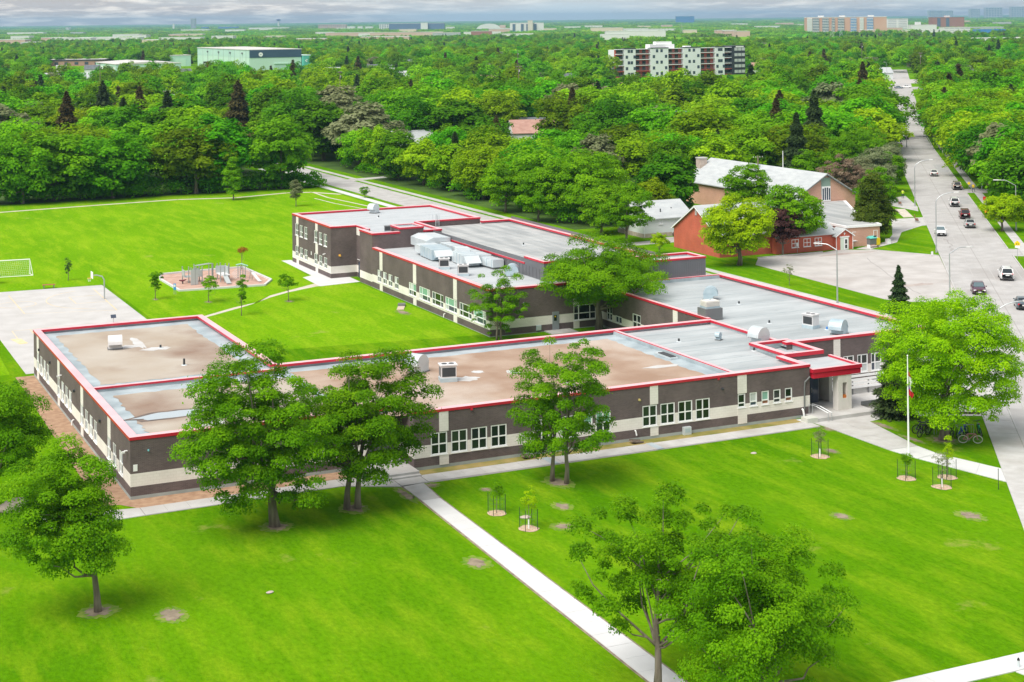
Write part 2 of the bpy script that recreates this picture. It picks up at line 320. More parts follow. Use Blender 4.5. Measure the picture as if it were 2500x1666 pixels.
# ------------------------------------------------------------------ ground, lawns, roads, walks
def struct(name, mb, m, **kw): return mb.build(name, m, None, kind='structure', **kw)
T_ = Vector((0.592, 0.806)); N_ = Vector((0.806, -0.592))      # along / across the main road
def rd(s, n): p = T_ * s + N_ * n; return (p.x, p.y)
def bend(s):                                                      # the road drifts right beyond s = 330
    return 0.0 if s < 330 else (s - 330) * 0.033
def strip(n0, n1, s0, s1, step=40):
    a, b = [], []
    k = max(1, int((s1 - s0) / step))
    for i in range(k + 1):
        s = s0 + (s1 - s0) * i / k; a.append(rd(s, n0 + bend(s))); b.append(rd(s, n1 + bend(s)))
    return a, b
def strip_mb(mb, n0, n1, s0, s1, z, h=None):
    a, b = strip(n0, n1, s0, s1)
    for i in range(len(a) - 1):
        q = [a[i], b[i], b[i + 1], a[i + 1]]
        if h is None: mb.sheet(q, z)
        else: mb.prism(q, z, h)
    return mb

g = MB(); G0 = 42000
g.face([(-G0, -3000, 0), (G0, -3000, 0), (G0, G0, 0), (-G0, G0, 0)])
struct('ground', g, GRASS)
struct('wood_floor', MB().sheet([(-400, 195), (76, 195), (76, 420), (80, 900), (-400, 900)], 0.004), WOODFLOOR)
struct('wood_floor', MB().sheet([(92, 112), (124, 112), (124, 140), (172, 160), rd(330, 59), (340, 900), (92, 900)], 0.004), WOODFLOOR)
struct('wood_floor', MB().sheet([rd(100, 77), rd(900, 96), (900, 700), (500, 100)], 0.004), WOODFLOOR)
struct('playing_field', MB().sheet([(-45, 45.5), (-2, 45.5), (-0.6, 94.8), (16.2, 94.6), (16.2, 67), (16.3, 45.5), (45, 42), (45, 79.5), (41, 88), (42.2, 102.5), (64.5, 102.5), (76.5, 120), (76.5, 193.6), (-80, 191.5)], 0.004), FIELD)

# main road, kerbs, footways
mr = MB(); strip_mb(mr, 62.0, 71.5, -60, 900, 0.006); struct('road', mr, ROADM)
cl = MB(); strip_mb(cl, 66.55, 66.62, -60, 400, 0.010); struct('road_joint', cl, CRACK)
mk = MB(); strip_mb(mk, 61.85, 62.0, 83, 330, 0.0, 0.12); strip_mb(mk, 71.5, 71.66, 131, 205, 0.0, 0.12); strip_mb(mk, 71.5, 71.66, 92, 125, 0, .12); strip_mb(mk, 71.5, 71.66, 211, 400, 0, .12); struct('kerb', mk, CONC)
struct('pavement', strip_mb(MB(), 73.0, 74.4, 60, 400, 0.05), CONC)
struct('road', MB().sheet([rd(124.5, 71.45), rd(131.5, 71.45), rd(131.5, 90), rd(124.5, 90)], 0.0062), ROADM)
struct('road', MB().sheet([rd(204.5, 71.45), rd(211.5, 71.45), rd(211.5, 90), rd(204.5, 90)], 0.0062), ROADM)
# cross street at the far end
struct('road', MB().sheet([(395, 500), (490, 420), (505, 440), (410, 520)], 0.012), ROADM)
struct('parking_lot', MB().sheet([(440, 545), (520, 480), (545, 520), (470, 590)], 0.010), LOTM)
# slabs of the footway beside the main road (near side)
foot = put('pavement', MB().mesh('pavement', CONC), kind='structure')
def slab_walk(parent, corners, nlen, nwid, z, m, gap=0.018, th=0.05, var=0.004, seed=1):
    """quad of a straight walk split into slabs: corners a0,a1 (one edge), b0,b1 (other edge)"""
    rng = random.Random(seed); a0, a1, b0, b1 = [Vector(c) for c in corners]
    for i in range(nlen):
        for j in range(nwid):
            def P(u, v): p = a0.lerp(a1, u); q = b0.lerp(b1, u); r_ = p.lerp(q, v); return (r_.x, r_.y)
            du = gap / max((a1 - a0).length, 1); dv = gap / max((b0 - a0).length, .5)
            u0, u1 = i / nlen + du / 2, (i + 1) / nlen - du / 2; v0, v1 = j / nwid + dv / 2, (j + 1) / nwid - dv / 2
            zz = z + rng.uniform(-var, var)
            MB().prism([P(u0, v0), P(u1, v0), P(u1, v1), P(u0, v1)], zz - th, zz, bottom=False).build('slab', m, parent)
struct('pavement_bed', strip_mb(MB(), 59.66, 61.9, -75, 83, 0.014), CRACK)
slab_walk(foot, (rd(-40, 59.65), rd(83, 59.65), rd(-40, 61.9), rd(83, 61.9)), 60, 1, 0.055, CONC, seed=3)
kerbm = MB(); strip_mb(kerbm, 61.92, 62.04, -75, 83, 0.0, 0.05); struct('kerb', kerbm, CONC)

# front walks
FW = put('front_walk', MB().mesh('front_walk', CONC), kind='structure')
struct('walk_bed', MB().sheet([(17.8, -5.0), (19.75, -5.0), (19.42, -9.4), (18.42, -52), (16.44, -52), (17.79, -9.4)], 0.012), DIRT)
slab_walk(FW, ((17.95, -5.7), (17.93, -9.35), (19.62, -5.5), (19.28, -9.35)), 2, 1, 0.05, CONC, seed=4)
slab_walk(FW, ((17.93, -9.4), (16.58, -52), (19.28, -9.4), (18.28, -52)), 24, 1, 0.055, CONC_N, seed=5)
struct('walk_bed', MB().sheet([(-1.8, -3.75), (-1.2, -1.9), (0.2, -2.1), (17.9, -1.75), (20.2, -3.5), (54.0, -3.5), (54.0, -5.4), (17.9, -5.6), (14.4, -3.6), (0.2, -4.0)], 0.012), CRACK)
FW2 = put('facade_walk', MB().mesh('facade_walk', CONC), kind='structure')
slab_walk(FW2, ((20.05, -5.35), (54.0, -5.30), (20.05, -3.62), (54.0, -3.55)), 22, 1, 0.05, CONC, seed=6)
slab_walk(FW2, ((0.2, -3.95), (14.3, -3.6), (0.2, -2.15), (14.3, -1.85)), 9, 1, 0.05, CONC, seed=7)
slab_walk(FW2, ((-6.5, -4.3), (0.15, -3.98), (-6.2, -1.2), (0.15, -2.12)), 3, 1, 0.05, CONC, seed=8)
slab_walk(FW2, ((14.35, -3.7), (17.9, -5.65), (14.35, -1.85), (17.9, -3.75)), 2, 1, 0.05, CONC, seed=9)
slab_walk(FW2, ((17.95, -5.45), (20.0, -5.4), (17.95, -3.85), (20.0, -3.65)), 1, 1, 0.052, CONC, seed=10)
# corner walk at the bottom right of the lawn
FW3 = put('corner_walk', MB().mesh('corner_walk', CONC_N), kind='structure')
struct('walk_bed', MB().sheet([(6, -47.9), (42, -47.95), (42, -49.6), (6, -49.5)], 0.012), CRACK)
slab_walk(FW3, ((8, -49.55), (41, -49.6), (8, -47.85), (41, -47.95)), 20, 1, 0.055, CONC_N, seed=11)
MB().prism([(33.9, -49.65), (36.5, -49.65), (36.5, -56), (35.2, -56)], 0.0, 0.05).build('slab', CONC_N, FW3)
# entrance forecourt and curving walk to the pavement
FW4 = put('entrance_walk', MB().mesh('entrance_walk', CONC), kind='structure')
slab_walk(FW4, ((54.25, -5.35), (54.4, -13.5), (58.42, -5.9), (57.0, -13.6)), 4, 2, 0.05, CONC, seed=12)
slab_walk(FW4, ((54.4, -13.55), (54.75, -16.4), (57.0, -13.65), (56.95, -16.0)), 1, 2, 0.05, CONC_N, seed=13)
slab_walk(FW4, ((54.78, -16.45), (56.4, -24.0), (56.97, -16.05), (58.4, -21.25)), 3, 2, 0.05, CONC_N, seed=14)
struct('forecourt', MB().sheet([(54.1, -3.5), (54.25, -5.3), (58.42, -5.85), (61.4, -5.3), (68.0, -8.7), (76, 2.2), (80.3, 8.2), (80.3, 12), (73.9, 12), (73.9, 5.5), (60, 5.5), (54.5, -2.6)], 0.02), CONC)
# side street, its walks and verges (runs behind the school)
struct('side_street', MB().sheet([(80.5, 14), (86.9, 23), (87.2, 420), (80.4, 420)], 0.006), ROADM)
sk = MB(); sk.box(80.3, 80.45, 20, 420, 0, 0.1); sk.box(87.0, 87.15, 25, 420, 0, 0.1); struct('kerb', sk, CONC)
SW = put('side_street_walk', MB().mesh('side_street_walk', CONC), kind='structure')
slab_walk(SW, ((77.2, 104), (77.6, 240), (78.7, 104), (79.1, 240)), 68, 1, 0.05, CONC_N, seed=15)
slab_walk(SW, ((88.2, 30), (88.35, 240), (89.4, 30), (89.55, 240)), 105, 1, 0.05, CONC, seed=16)
struct('driveway', MB().sheet([(87.1, 203), (96, 206), (96, 209), (87.1, 207)], 0.012), CONC)
struct('driveway', MB().sheet([(89.5, 92), (105.5, 92.5), (105.5, 97.2), (100, 97.4), (96.6, 95.5), (89.5, 94.5)], 0.010), LOTM)
# church car park
struct('parking_lot', MB().sheet([(96.6, 68.3), (95.1, 39.0), (97, 36.0), (101.8, 33.9), (122.2, 62.0), (122.7, 62.7), (118.1, 72.0), (114.7, 74.4), (111.1, 73.3), (100.2, 73.1)], 0.008), LOTM)
lk = MB(); lk.prism([(100.2, 73.1), (111.1, 73.3), (111.1, 73.5), (100.1, 73.3)], 0, 0.12); lk.prism([(118.0, 71.9), (122.6, 62.75), (122.85, 62.85), (118.2, 72.1)], 0, 0.12); struct('kerb', lk, CONC)
struct('path', MB().sheet([(117.2, 73.9), (118.1, 72.3), (126.4, 76.4), (133.9, 84.8), (141.6, 89.4), (142.4, 98.1), (131, 83.3), (125.5, 77.6)], 0.012), CONC)
struct('bus_stop_pad', MB().sheet([(141.4, 89.3), (142.3, 89.2), (148.5, 97.6), (142.6, 98.0)], 0.014), CONC)
struct('path', MB().sheet([(153, 104.4), (157, 109.5), (166, 124), (160, 122), (154, 112.5)], 0.012), CONC)
# worn strip across the small lawn
struct('worn_turf', MB().sheet([(145.6, 99.0), (147.3, 98.6), (153.2, 108.2), (151.6, 109)], 0.012), PATHM)
# back path, ball court, trail, playground
pth = [(41.5, 84.6, 39.7, 79.9), (39.95, 82.2, 39.5, 80.0), (35.65, 78.9, 34.95, 77.4), (32.3, 76.2, 32.07, 75.0), (29.9, 72.6, 28.9, 71.6), (26.2, 70.3, 27.0, 69.9), (22.3, 67.0, 21.8, 65.7), (15.9, 62.0, 16.2, 60.4)]
pb = MB()
for a, b in zip(pth[:-1], pth[1:]): pb.sheet([(a[0], a[1]), (a[2], a[3]), (b[2], b[3]), (b[0], b[1])], 0.012)
struct('footpath', pb, PATHM)
struct('rear_apron', MB().sheet([(41.8, 100.4), (41.5, 88.6), (40.0, 87.5), (39.8, 79.8), (45.4, 80.7), (45.5, 85), (43.2, 85), (43.2, 103), (41.8, 103)], 0.016), CONC_N)
struct('ball_court', MB().sheet([(-40, 95.5), (3.4, 94.7), (15.7, 94.2), (15.7, 45.0), (-0.6, 45.0), (-0.6, 64), (-4.5, 66), (-40, 68)], 0.010), COURTM)
def linez(mb, pts, w, z):
    for (x0, y0), (x1, y1) in zip(pts[:-1], pts[1:]):
        d = Vector((x1 - x0, y1 - y0)); d.normalize(); n = Vector((-d.y, d.x)) * w / 2
        mb.sheet([(x0 - n.x, y0 - n.y), (x1 - n.x, y1 - n.y), (x1 + n.x, y1 + n.y), (x0 + n.x, y0 + n.y)], z)
    return mb
lm = MB()
linez(lm, [(4.0, 91.6), (3.95, 77.9)], .11, .014); linez(lm, [(14.2, 91.8), (13.85, 75.2)], .11, .014)
linez(lm, [(4.0, 77.9), (13.9, 75.2)], .08, .0142); linez(lm, [(10.4, 86.9), (14.1, 86.6)], .1, .0144); linez(lm, [(10.4, 81.9), (14.0, 81.6)], .1, .0144); linez(lm, [(10.4, 86.9), (10.4, 81.9)], .1, .0146)
arc = [(13.4 - 6.0 * math.cos(t), 84.2 + 7.0 * math.sin(t)) for t in [R(-75) + R(150) * i / 18 for i in range(19)]]; linez(lm, arc, .1, .0148)
arc = [(4.0 + 2.2 * math.sin(t), 84.5 + 2.2 * math.cos(t)) for t in [2 * math.pi * i / 20 for i in range(21)]]; linez(lm, arc, .08, .0150)
for k in range(7): linez(lm, [(1.2 + 1.9 * k, 67.8), (1.15 + 1.9 * k, 62.5)], .09, .014)
linez(lm, [(1.1, 67.8), (6.0, 67.9)], .09, .0152)
struct('court_markings', lm, YLINE)
struct('court_marking', MB().sheet([(0.4, 63.3), (1.5, 63.0), (1.8, 60.2), (0.9, 60.0)], .0135), YLINE)
tr = MB(); TP = [(-60, 172), (-20, 177), (14.6, 183), (33.2, 185.7), (47.1, 187.2), (57.5, 184.6), (68.5, 187.9), (73, 186.4), (76.8, 180)]
linez(tr, TP, 1.15, 0.012); struct('trail', tr, PATHM)
struct('worn_track', linez(MB(), [(73.2, 186), (72.8, 176), (73.8, 167.3), (75.5, 150), (76, 135)], 0.5, 0.0124), PATHM)
struct('worn_track', linez(MB(), [(70.2, 176), (70.8, 166), (72.2, 158), (73.2, 150)], 0.35, 0.0126), PATHM)
PL = [(24.0, 98.5), (23.2, 94.6), (23.35, 84.6), (33.8, 83.6), (35.7, 87.2), (35.3, 99.3), (30, 99.2)]
struct('playground_bed', MB().sheet(PL, 0.03), PLAYS)
pk = MB()
for i in range(len(PL)):
    a, b = Vector(PL[i]), Vector(PL[(i + 1) % len(PL)]); d = (b - a).normalized(); n = Vector((-d.y, d.x)) * .14
    pk.prism([tuple(a - n), tuple(b - n), tuple(b + n), tuple(a + n)], 0, 0.22 + 0.002 * i)
struct('playground_kerb', pk, CONC_N)
# bare soil patches, mulch beds
def blob(x, y, rx, ry, seed, k=14, jit=.35):
    rng = random.Random(seed); return [(x + rx * math.cos(2 * math.pi * i / k) * (1 + rng.uniform(-jit, jit)), y + ry * math.sin(2 * math.pi * i / k) * (1 + rng.uniform(-jit, jit))) for i in range(k)]
for i, (x, y, rx, ry) in enumerate([(16.25, -22.6, .85, 1.3), (-2.4, -22.8, .9, 1.4), (26, -14.8, .7, 1.1), (24.1, -18.7, .9, .9), (41.4, -25.1, .65, 1.0), (49, -28.8, .9, 1.3), (22.1, -34.8, .5, .9), (50.4, -11.7, .6, .9), (22.95, -8.9, .5, .6), (24, -50.3, .6, .6), (-6, -20.4, 1.2, 1.2), (7.4, -10.3, 1.1, 1.2), (13.2, -8.8, 1.1, 1.4), (28.3, -9.7, 1.1, 1.6), (60.0, -13.0, 1.3, 1.5), (54.2, -6.3, .7, .9), (17.5, -7.5, .5, 2.2), (19.9, -6.2, .7, .7), (58.6, -7.3, .5, 2.0), (58.0, -11.8, .4, 1.8), (3.2, 52, 2.0, 3.0), (24.6, 75.4, .5, .9), (19.4, 80.2, .4, .8), (33.2, 71.3, .6, .9), (42.5, 58, .7, 2.0)]):
    struct('soil_patch', MB().sheet(blob(x, y, rx * .95, ry * .95, i, 44, .22), 0.012 + i * 0.0003), DRYG); struct('soil_patch', MB().sheet(blob(x, y, rx * .58, ry * .58, i + 50, 44, .34), 0.022 + i * 0.0003), DIRT)
struct('mulch_bed', MB().sheet([(-2.2, -0.6), (-0.9, -0.75), (0.1, -2.15), (15.2, -1.7), (15.4, 0), (0, 0), (0, 44), (-1.7, 44)], 0.020), MULCH)
struct('weedy_strip', MB().sheet([(20.2, -3.5), (53.9, -3.45), (53.6, -2.35), (20.2, -2.35)], 0.016), mat('weedy_strip', (0.16, 0.17, 0.03), 0.95, (0.36, 0.27, 0.10), 0.5, detail=6, bump=0.3))
struct('slab_step', MB().box(51.7, 54.7, 38.4, 40.5, 0, 0.10), CONC)
struct('walk_joint', MB().sheet([(38.9, -5.4), (39.5, -5.4), (39.5, -3.5), (38.9, -3.5)], 0.0575), PERIM)
struct('walk_joint', MB().sheet([(29.9, -5.4), (30.5, -5.4), (30.5, -3.5), (29.9, -3.5)], 0.0575), PERIM)
# repaired cracks in road and car park
def crack(pts, w, z, seed):
    rng = random.Random(seed); out = []
    for (x0, y0), (x1, y1) in zip(pts[:-1], pts[1:]):
        for i in range(6):
            t = i / 6; out.append((x0 + (x1 - x0) * t + rng.uniform(-.25, .25), y0 + (y1 - y0) * t + rng.uniform(-.25, .25)))
    out.append(pts[-1]); return linez(MB(), out, w, z)
struct('crack', crack([(134.5, 75.5), (131, 70.2), (126.4, 64.5)], .16, .012, 1), CRACK)
struct('crack', crack([(113, 66), (103.5, 47), (101, 40)], .10, .012, 2), CRACK)
struct('crack', crack([(98, 60), (106, 51)], .08, .0122, 3), CRACK)
for k in range(5): struct('crack', strip_mb(MB(), 63.2 + 1.65 * k + (0.8 if k > 1 else 0), 63.3 + 1.65 * k + (0.8 if k > 1 else 0), -30 + 17 * k, 150 + 31 * k, .0115), mat('tyre_polish', (0.43, 0.415, 0.405), 0.8))
struct('tar_patch', MB().sheet(blob(104.6, 45.5, 2.6, .8, 71), .0125), mat('tar_patch', (0.33, 0.26, 0.24), .9, (0.45, 0.4, 0.37), .8))
struct('tar_patch', MB().sheet(blob(113.5, 70.6, 4.5, .7, 72), .0127), _M['tar_patch'])
struct('road_patch', MB().sheet([rd(244, 68.9), rd(262, 68.9), rd(262, 71.4), rd(244, 71.4)], .0129), mat('road_patch', (0.33, 0.33, 0.33), .9, (0.4, 0.4, 0.4), .8))
struct('road_patch', MB().sheet([rd(186, 69.2), rd(198, 69.2), rd(198, 71.4), rd(186, 71.4)], .0129), _M['road_patch'])

# ------------------------------------------------------------------ school building
school = thing('school_building', 'low dark brick school with red roof edges, cream band and white windows', 'school')
def band_walls(tag, faces, bands, pil=None):
    """faces: list of (axis,const,a0,a1,out,openings); bands: list of (z0,z1,key)"""
    mbs = {}
    for axis, c, a0, a1, out, ops in faces:
        def P(a, z, off=0.0):
            cc = c - out * off
            return (a, cc, z) if axis == 'Y' else (cc, a, z)
        flip = (axis == 'Y' and out > 0) or (axis == 'X' and out < 0)
        cuts = sorted(set([a0, a1] + [v for o in ops for v in o[:2]]))
        zc = sorted(set([v for b in bands for v in b[:2]] + [v for o in ops for v in o[2:4]]))
        for i in range(len(cuts) - 1):
            for j in range(len(zc) - 1):
                am, zm = (cuts[i] + cuts[i + 1]) / 2, (zc[j] + zc[j + 1]) / 2
                if any(o[0] < am < o[1] and o[2] < zm < o[3] for o in ops): continue
                key = next((b[2] for b in bands if b[0] < zm < b[1]), None)
                if key is None: continue
                q = [P(cuts[i], zc[j]), P(cuts[i + 1], zc[j]), P(cuts[i + 1], zc[j + 1]), P(cuts[i], zc[j + 1])]
                mbs.setdefault(key, MB()).face(q[::-1] if flip else q)
        for o in ops:
            w0, w1, z0, z1 = o[:4]; dp = 0.16
            for q in ([P(w0, z0), P(w0, z1), P(w0, z1, dp), P(w0, z0, dp)], [P(w1, z0), P(w1, z0, dp), P(w1, z1, dp), P(w1, z1)], [P(w0, z1), P(w1, z1), P(w1, z1, dp), P(w0, z1, dp)], [P(w0, z0), P(w0, z0, dp), P(w1, z0, dp), P(w1, z0)]):
                mbs.setdefault('brick', MB()).face(q)
    for k, mb in mbs.items():
        mb.build({'brick': 'wall', 'cream': 'stone_band', 'found': 'foundation', 'clad': 'cladding'}[k], {'brick': BRICK, 'cream': CREAM, 'found': FOUND, 'clad': CLADM}[k], school)

_WM = {}
def window(axis, c, a0, a1, z0, z1, cols=(0.5,), rows=(0.5,), glass=None, parent=None, fm=None, sill=True, fw=.085):
    """one window with frame, sill and panes; faces -Y (axis 'Y') or -X (axis 'X')"""
    w, h = round(a1 - a0, 2), round(z1 - z0, 2); key = (w, h, cols, rows, sill, fw, (fm or WHITE).name)
    xs = [0] + [w * t for t in cols] + [w]; zs = [0] + [h * t for t in rows] + [h]
    if key not in _WM:
        f = MB(); f.box(0, fw, .02, .13, 0, h); f.box(w - fw, w, .02, .13, 0, h); f.box(fw, w - fw, .02, .13, 0, fw); f.box(fw, w - fw, .02, .13, h - fw, h)
        for x in xs[1:-1]: f.box(x - fw / 2, x + fw / 2, .022, .128, fw, h - fw)
        zr = list(zs[1:-1])
        for z in zr:
            for i in range(len(xs) - 1): f.box(xs[i] + fw / 2 + .001, xs[i + 1] - fw / 2 - .001, .024, .126, z - fw / 2, z + fw / 2)
        panes = []
        for i in range(len(xs) - 1):
            for j in range(len(zs) - 1):
                panes.append(MB().box(xs[i] + .03, xs[i + 1] - .03, .07, .09, zs[j] + .03, zs[j + 1] - .03).mesh('pane', GLASS))
        s = MB().box(-.04, w + .04, -.07, .03, -.05, 0.0).mesh('sill', fm or WHITE) if sill else None
        _WM[key] = (f.mesh('window', fm or WHITE), panes, s)
    fm_, panes, s = _WM[key]
    par = parent or school
    loc = (a0, c, z0) if axis == 'Y' else (c, a1, z0)
    o = put('window', fm_, par, loc, 0 if axis == 'Y' else R(-90))
    for i, p in enumerate(panes):
        q = put('pane', p, o); gm = glass[i % len(glass)] if glass else None
        if gm is not None and gm is not GLASS:
            key2 = (p.name, gm.name)
            if key2 not in _WM: m2 = p.copy(); m2.materials[0] = gm; _WM[key2] = m2
            q.data = _WM[key2]
    if s: put('sill', s, o)
    return o
STD = [(-.4, .25, 'found'), (.25, .9, 'brick'), (.9, 1.8, 'cream'), (1.8, 4.15, 'brick')]
ops = []; wins = []
def addw(lst, axis, c, a0, a1, z0, z1, **kw): lst.append((a0, a1, z0, z1)); wins.append((axis, c, a0, a1, z0, z1, kw))
# front facade, Y = -2.35
FY = -2.35; of = []
for a0 in (21.47, 23.09, 24.70, 26.31, 39.31, 40.93, 42.54, 44.16): addw(of, 'Y', FY, a0, a0 + 1.31, 1.0, 2.64, cols=(.5,), rows=(.47,))
for a0, a1 in ((29.9, 31.2), (32.2, 33.5)): addw(of, 'Y', FY, a0, a1, 1.0, 2.64, cols=(.5,), rows=(.47,))
addw(of, 'Y', FY, 34.15, 34.9, 1.8, 2.64, cols=(), rows=(), glass=[GLASSG]); addw(of, 'Y', FY, 35.18, 36.49, 1.0, 2.64, cols=(.5,), rows=(.47,), glass=[GLASS, GLASSG, GLASS, GLASSG])
for i, a0 in enumerate((48.11, 49.24, 50.38, 51.52, 52.65)): addw(of, 'Y', FY, a0, a0 + .71, 1.52, 2.62, cols=(), rows=(.33,), glass=[[GLASS, GLASS], [GLASSB, BLIND], [BROWNW, GLASSG], [GLASS, GLASS], [BROWNW, GLASS]][i])
# recess / left wing south
ol = []
# west wall X = 0
ow = []
for p in (6.9, 18.05, 29.25, 40.85):
    for k, off in enumerate((0.05, -2.0, -3.95, -5.75) if p > 10 else (0.05, -2.0, -4.35)):
        addw(ow, 'X', 0, p + off, p + off + 1.3, 1.0, 2.64, cols=(.5,), rows=(.47,), glass=[GLASSB, GLASS, BLIND, GLASS] if (k + int(p)) % 2 else [BLIND, BLIND, GLASS, GLASSB])
faces = [('X', 0, 0, 44, -1, ow), ('Y', 0, 0, 17.4, -1, ol), ('X', 17.4, 0, 0.9, 1, []), ('Y', 0.9, 17.4, 20.12, -1, []), ('X', 20.12, FY, 0.9, -1, []), ('Y', FY, 20.12, 55.1, -1, of),
         ('X', 55.1, FY, 1.6, 1, []), ('Y', 44, 0, 16, 1, []), ('X', 16, 18.6, 44, 1, []), ('Y', 18.6, 16, 58.3, 1, [])]
band_walls('front', faces, STD)
# right wing
oR = []; orw = []
for a0 in (64.38, 65.9, 67.4, 69.6, 71.1): addw(oR, 'Y', 5.6, a0, a0 + 1.15, 1.0, 2.6, cols=(.4,), rows=(.47,), glass=[GLASSB, GLASS, BLIND, GLASS])
addw(orw, 'X', 58.3, 35.5, 36.9, 1.0, 1.75, cols=(.5,), rows=(), glass=[GLASSB]); addw(orw, 'X', 58.3, 31.5, 33.2, 1.0, 2.56, cols=(.5,), rows=(.47,)); addw(orw, 'X', 58.3, 37.6, 38.8, 1.0, 2.56, cols=(.5,), rows=(.47,))
band_walls('right', [('Y', 5.6, 58.3, 73.8, -1, oR), ('X', 58.3, 18.6, 40.5, -1, orw), ('X', 73.8, 5.6, 40.5, 1, [])], [(-.4, .25, 'found'), (.25, .9, 'brick'), (.9, 1.7, 'cream'), (1.7, 4.25, 'brick')])
# middle wing
om = []; oms = []
for a0 in (72.9, 71.0, 69.1, 67.0): addw(om, 'X', 45.4, a0, a0 + 1.3, 1.0, 2.46, cols=(.5,), rows=(.45,), glass=[GLASS, BLIND, GLASSB, GLASS])
addw(om, 'X', 45.4, 61.3, 63.6, 1.0, 2.46, cols=(.36, .55), rows=(.42,), glass=[GLASSB, BLIND, GLASS, BLIND, GLASS, GLASSG])
for i, a0 in enumerate((57.0, 53.1, 49.2, 45.2, 41.4)): addw(om, 'X', 45.4, a0, a0 + 3.3, 1.0, 2.46, cols=(.25, .75), rows=(.42,), glass=([BLIND, GLASSG, GLASSB, GLASSG, GLASSB, BLIND] if i % 2 == 0 else [GLASS, GLASSB, GLASS, GLASS, GLASSB, GLASS]))
addw(oms, 'Y', 40.5, 55.2, 57.9, .85, 2.48, cols=(.23, .73), rows=(.45,), glass=[GLASS]); oms.append((52.67, 53.42, .1, 2.0))
MIDB = [(-.4, .06, 'found'), (.06, .73, 'brick'), (.73, 1.66, 'cream'), (1.66, 4.75, 'brick')]
band_walls('mid', [('X', 45.4, 40.5, 76.1, -1, om), ('Y', 40.5, 45.4, 58.3, -1, oms)], MIDB)
band_walls('mid2', [('Y', 44.3, 53.6, 64.8, -1, []), ('X', 53.6, 44.3, 76.1, -1, []), ('X', 68.3, 44.3, 84.4, 1, [])], [(3.5, 6.55, 'clad')])
# two-storey block and its extension
o2 = []; oe = []
for lev0, lev1 in ((3.85, 5.45), (1.0, 2.42)):
    for p in (98.75, 90.45):
        for k in range(3): addw(o2, 'X', 43.0, p - 2.02 * k + .1, p - 2.02 * k + 1.42, lev0, lev1, cols=(.5,), rows=(.42,), glass=[GLASSB, GLASS, GLASS, GLASSB])
B2 = [(-.4, .02, 'found'), (.02, .59, 'brick'), (.59, 1.52, 'cream'), (1.52, 6.45, 'brick')]
band_walls('two', [('X', 43.0, 85.0, 101.6, -1, o2), ('Y', 85.0, 43.0, 46.5, -1, []), ('X', 46.5, 80.8, 85.0, -1, []), ('X', 45.45, 76.1, 80.8, -1, []), ('Y', 80.8, 45.45, 46.5, 1, []), ('Y', 101.6, 43, 63.8, 1, []), ('X', 63.8, 84.6, 101.6, 1, [])], B2)
band_walls('two4', [('Y', 76.1, 45.45, 49.1, -1, [])], [(4.0, 6.45, 'brick')])
band_walls('two2', [('Y', 76.1, 52.3, 54.75, -1, []), ('X', 54.75, 76.1, 84.6, 1, []), ('Y', 84.6, 54.75, 63.8, -1, [])], [(4.0, 6.45, 'brick')])
band_walls('two3', [('Y', 76.1, 49.1, 52.3, -1, []), ('X', 49.1, 76.1, 79.5, -1, []), ('X', 52.3, 76.1, 79.5, 1, []), ('Y', 79.5, 49.1, 52.3, 1, [])], [(4.0, 6.95, 'brick')])
band_walls('box', [('Y', 40.52, 64.8, 71.7, -1, []), ('X', 64.8, 40.52, 44.3, -1, []), ('X', 71.7, 40.52, 44.3, 1, []), ('Y', 44.3, 64.8, 71.7, 1, [])], [(3.0, 6.4, 'clad')])
for w in wins:
    window(*w[:6], **w[6])
# ribs on the metal cladding
rb = MB()
for i in range(37): rb.box(53.57, 53.6, 44.5 + i * .86, 44.53 + i * .86, 4.7, 5.8)
for i in range(24): rb.box(65.0 + i * .28, 65.03 + i * .28, 40.49, 40.52, 4.3, 6.3)
o = rb.build('cladding_ribs', CLADM, school); o['kind'] = 'stuff'
# pilasters
def pil(axis, c, a0, a1, z0, z1):
    (MB().box(a0, a1, c - .03, c + .05, z0, z1) if axis == 'Y' else MB().box(c - .03, c + .05, a0, a1, z0, z1)).build('pilaster', CREAM, school)
for a0, a1 in ((22.14, 22.88), (39.99, 40.72), (48.09, 48.96)):
    t = 2.68 if a0 < 45 else 2.66
    pil('Y', FY, a0, a1, t, 4.14); pil('Y', FY, a0, a1, .22, .95 if a0 < 45 else 1.47)
for p in (6.9, 18.05, 29.25, 40.85): pil('X', 0, p, p + 1.1, 2.68, 4.14); pil('X', 0, p, p + 1.1, .2, .94)
for p in (72.4, 61.2, 49.15): pil('X', 45.4, p, p + 1.0, 2.5, 4.74); pil('X', 45.4, p, p + 1.0, .02, .94)
for p in (98.7, 90.3): pil('X', 43.0, p, p + 1.0, 5.49, 6.44); pil('X', 43.0, p, p + 1.0, 2.46, 3.8); pil('X', 43.0, p, p + 1.0, 0, .94)
pil('Y', 5.6, 63.32, 64.04, .2, 4.2); pil('X', 58.3, 24.1, 25.0, .2, 4.2); pil('Y', 40.5, 55.17, 55.88, 0.02, .8); pil('Y', 40.5, 55.17, 55.88, 2.55, 3.3)
# stair glazing in the recess (white framed strip) and its door
window('X', 46.5, 82.6, 84.6, 2.3, 5.3, cols=(.5,), rows=(.25, .5, .75), glass=[GLASSB], fw=.12)
pil('X', 46.5, 81.2, 84.9, 5.4, 6.4)
dr = MB().box(46.44, 46.52, 82.0, 84.2, 0.02, 2.0).build('door', GLASSB, school); MB().box(46.40, 46.44, 82.9, 83.0, .9, 1.1).build('handle', STEEL, dr)
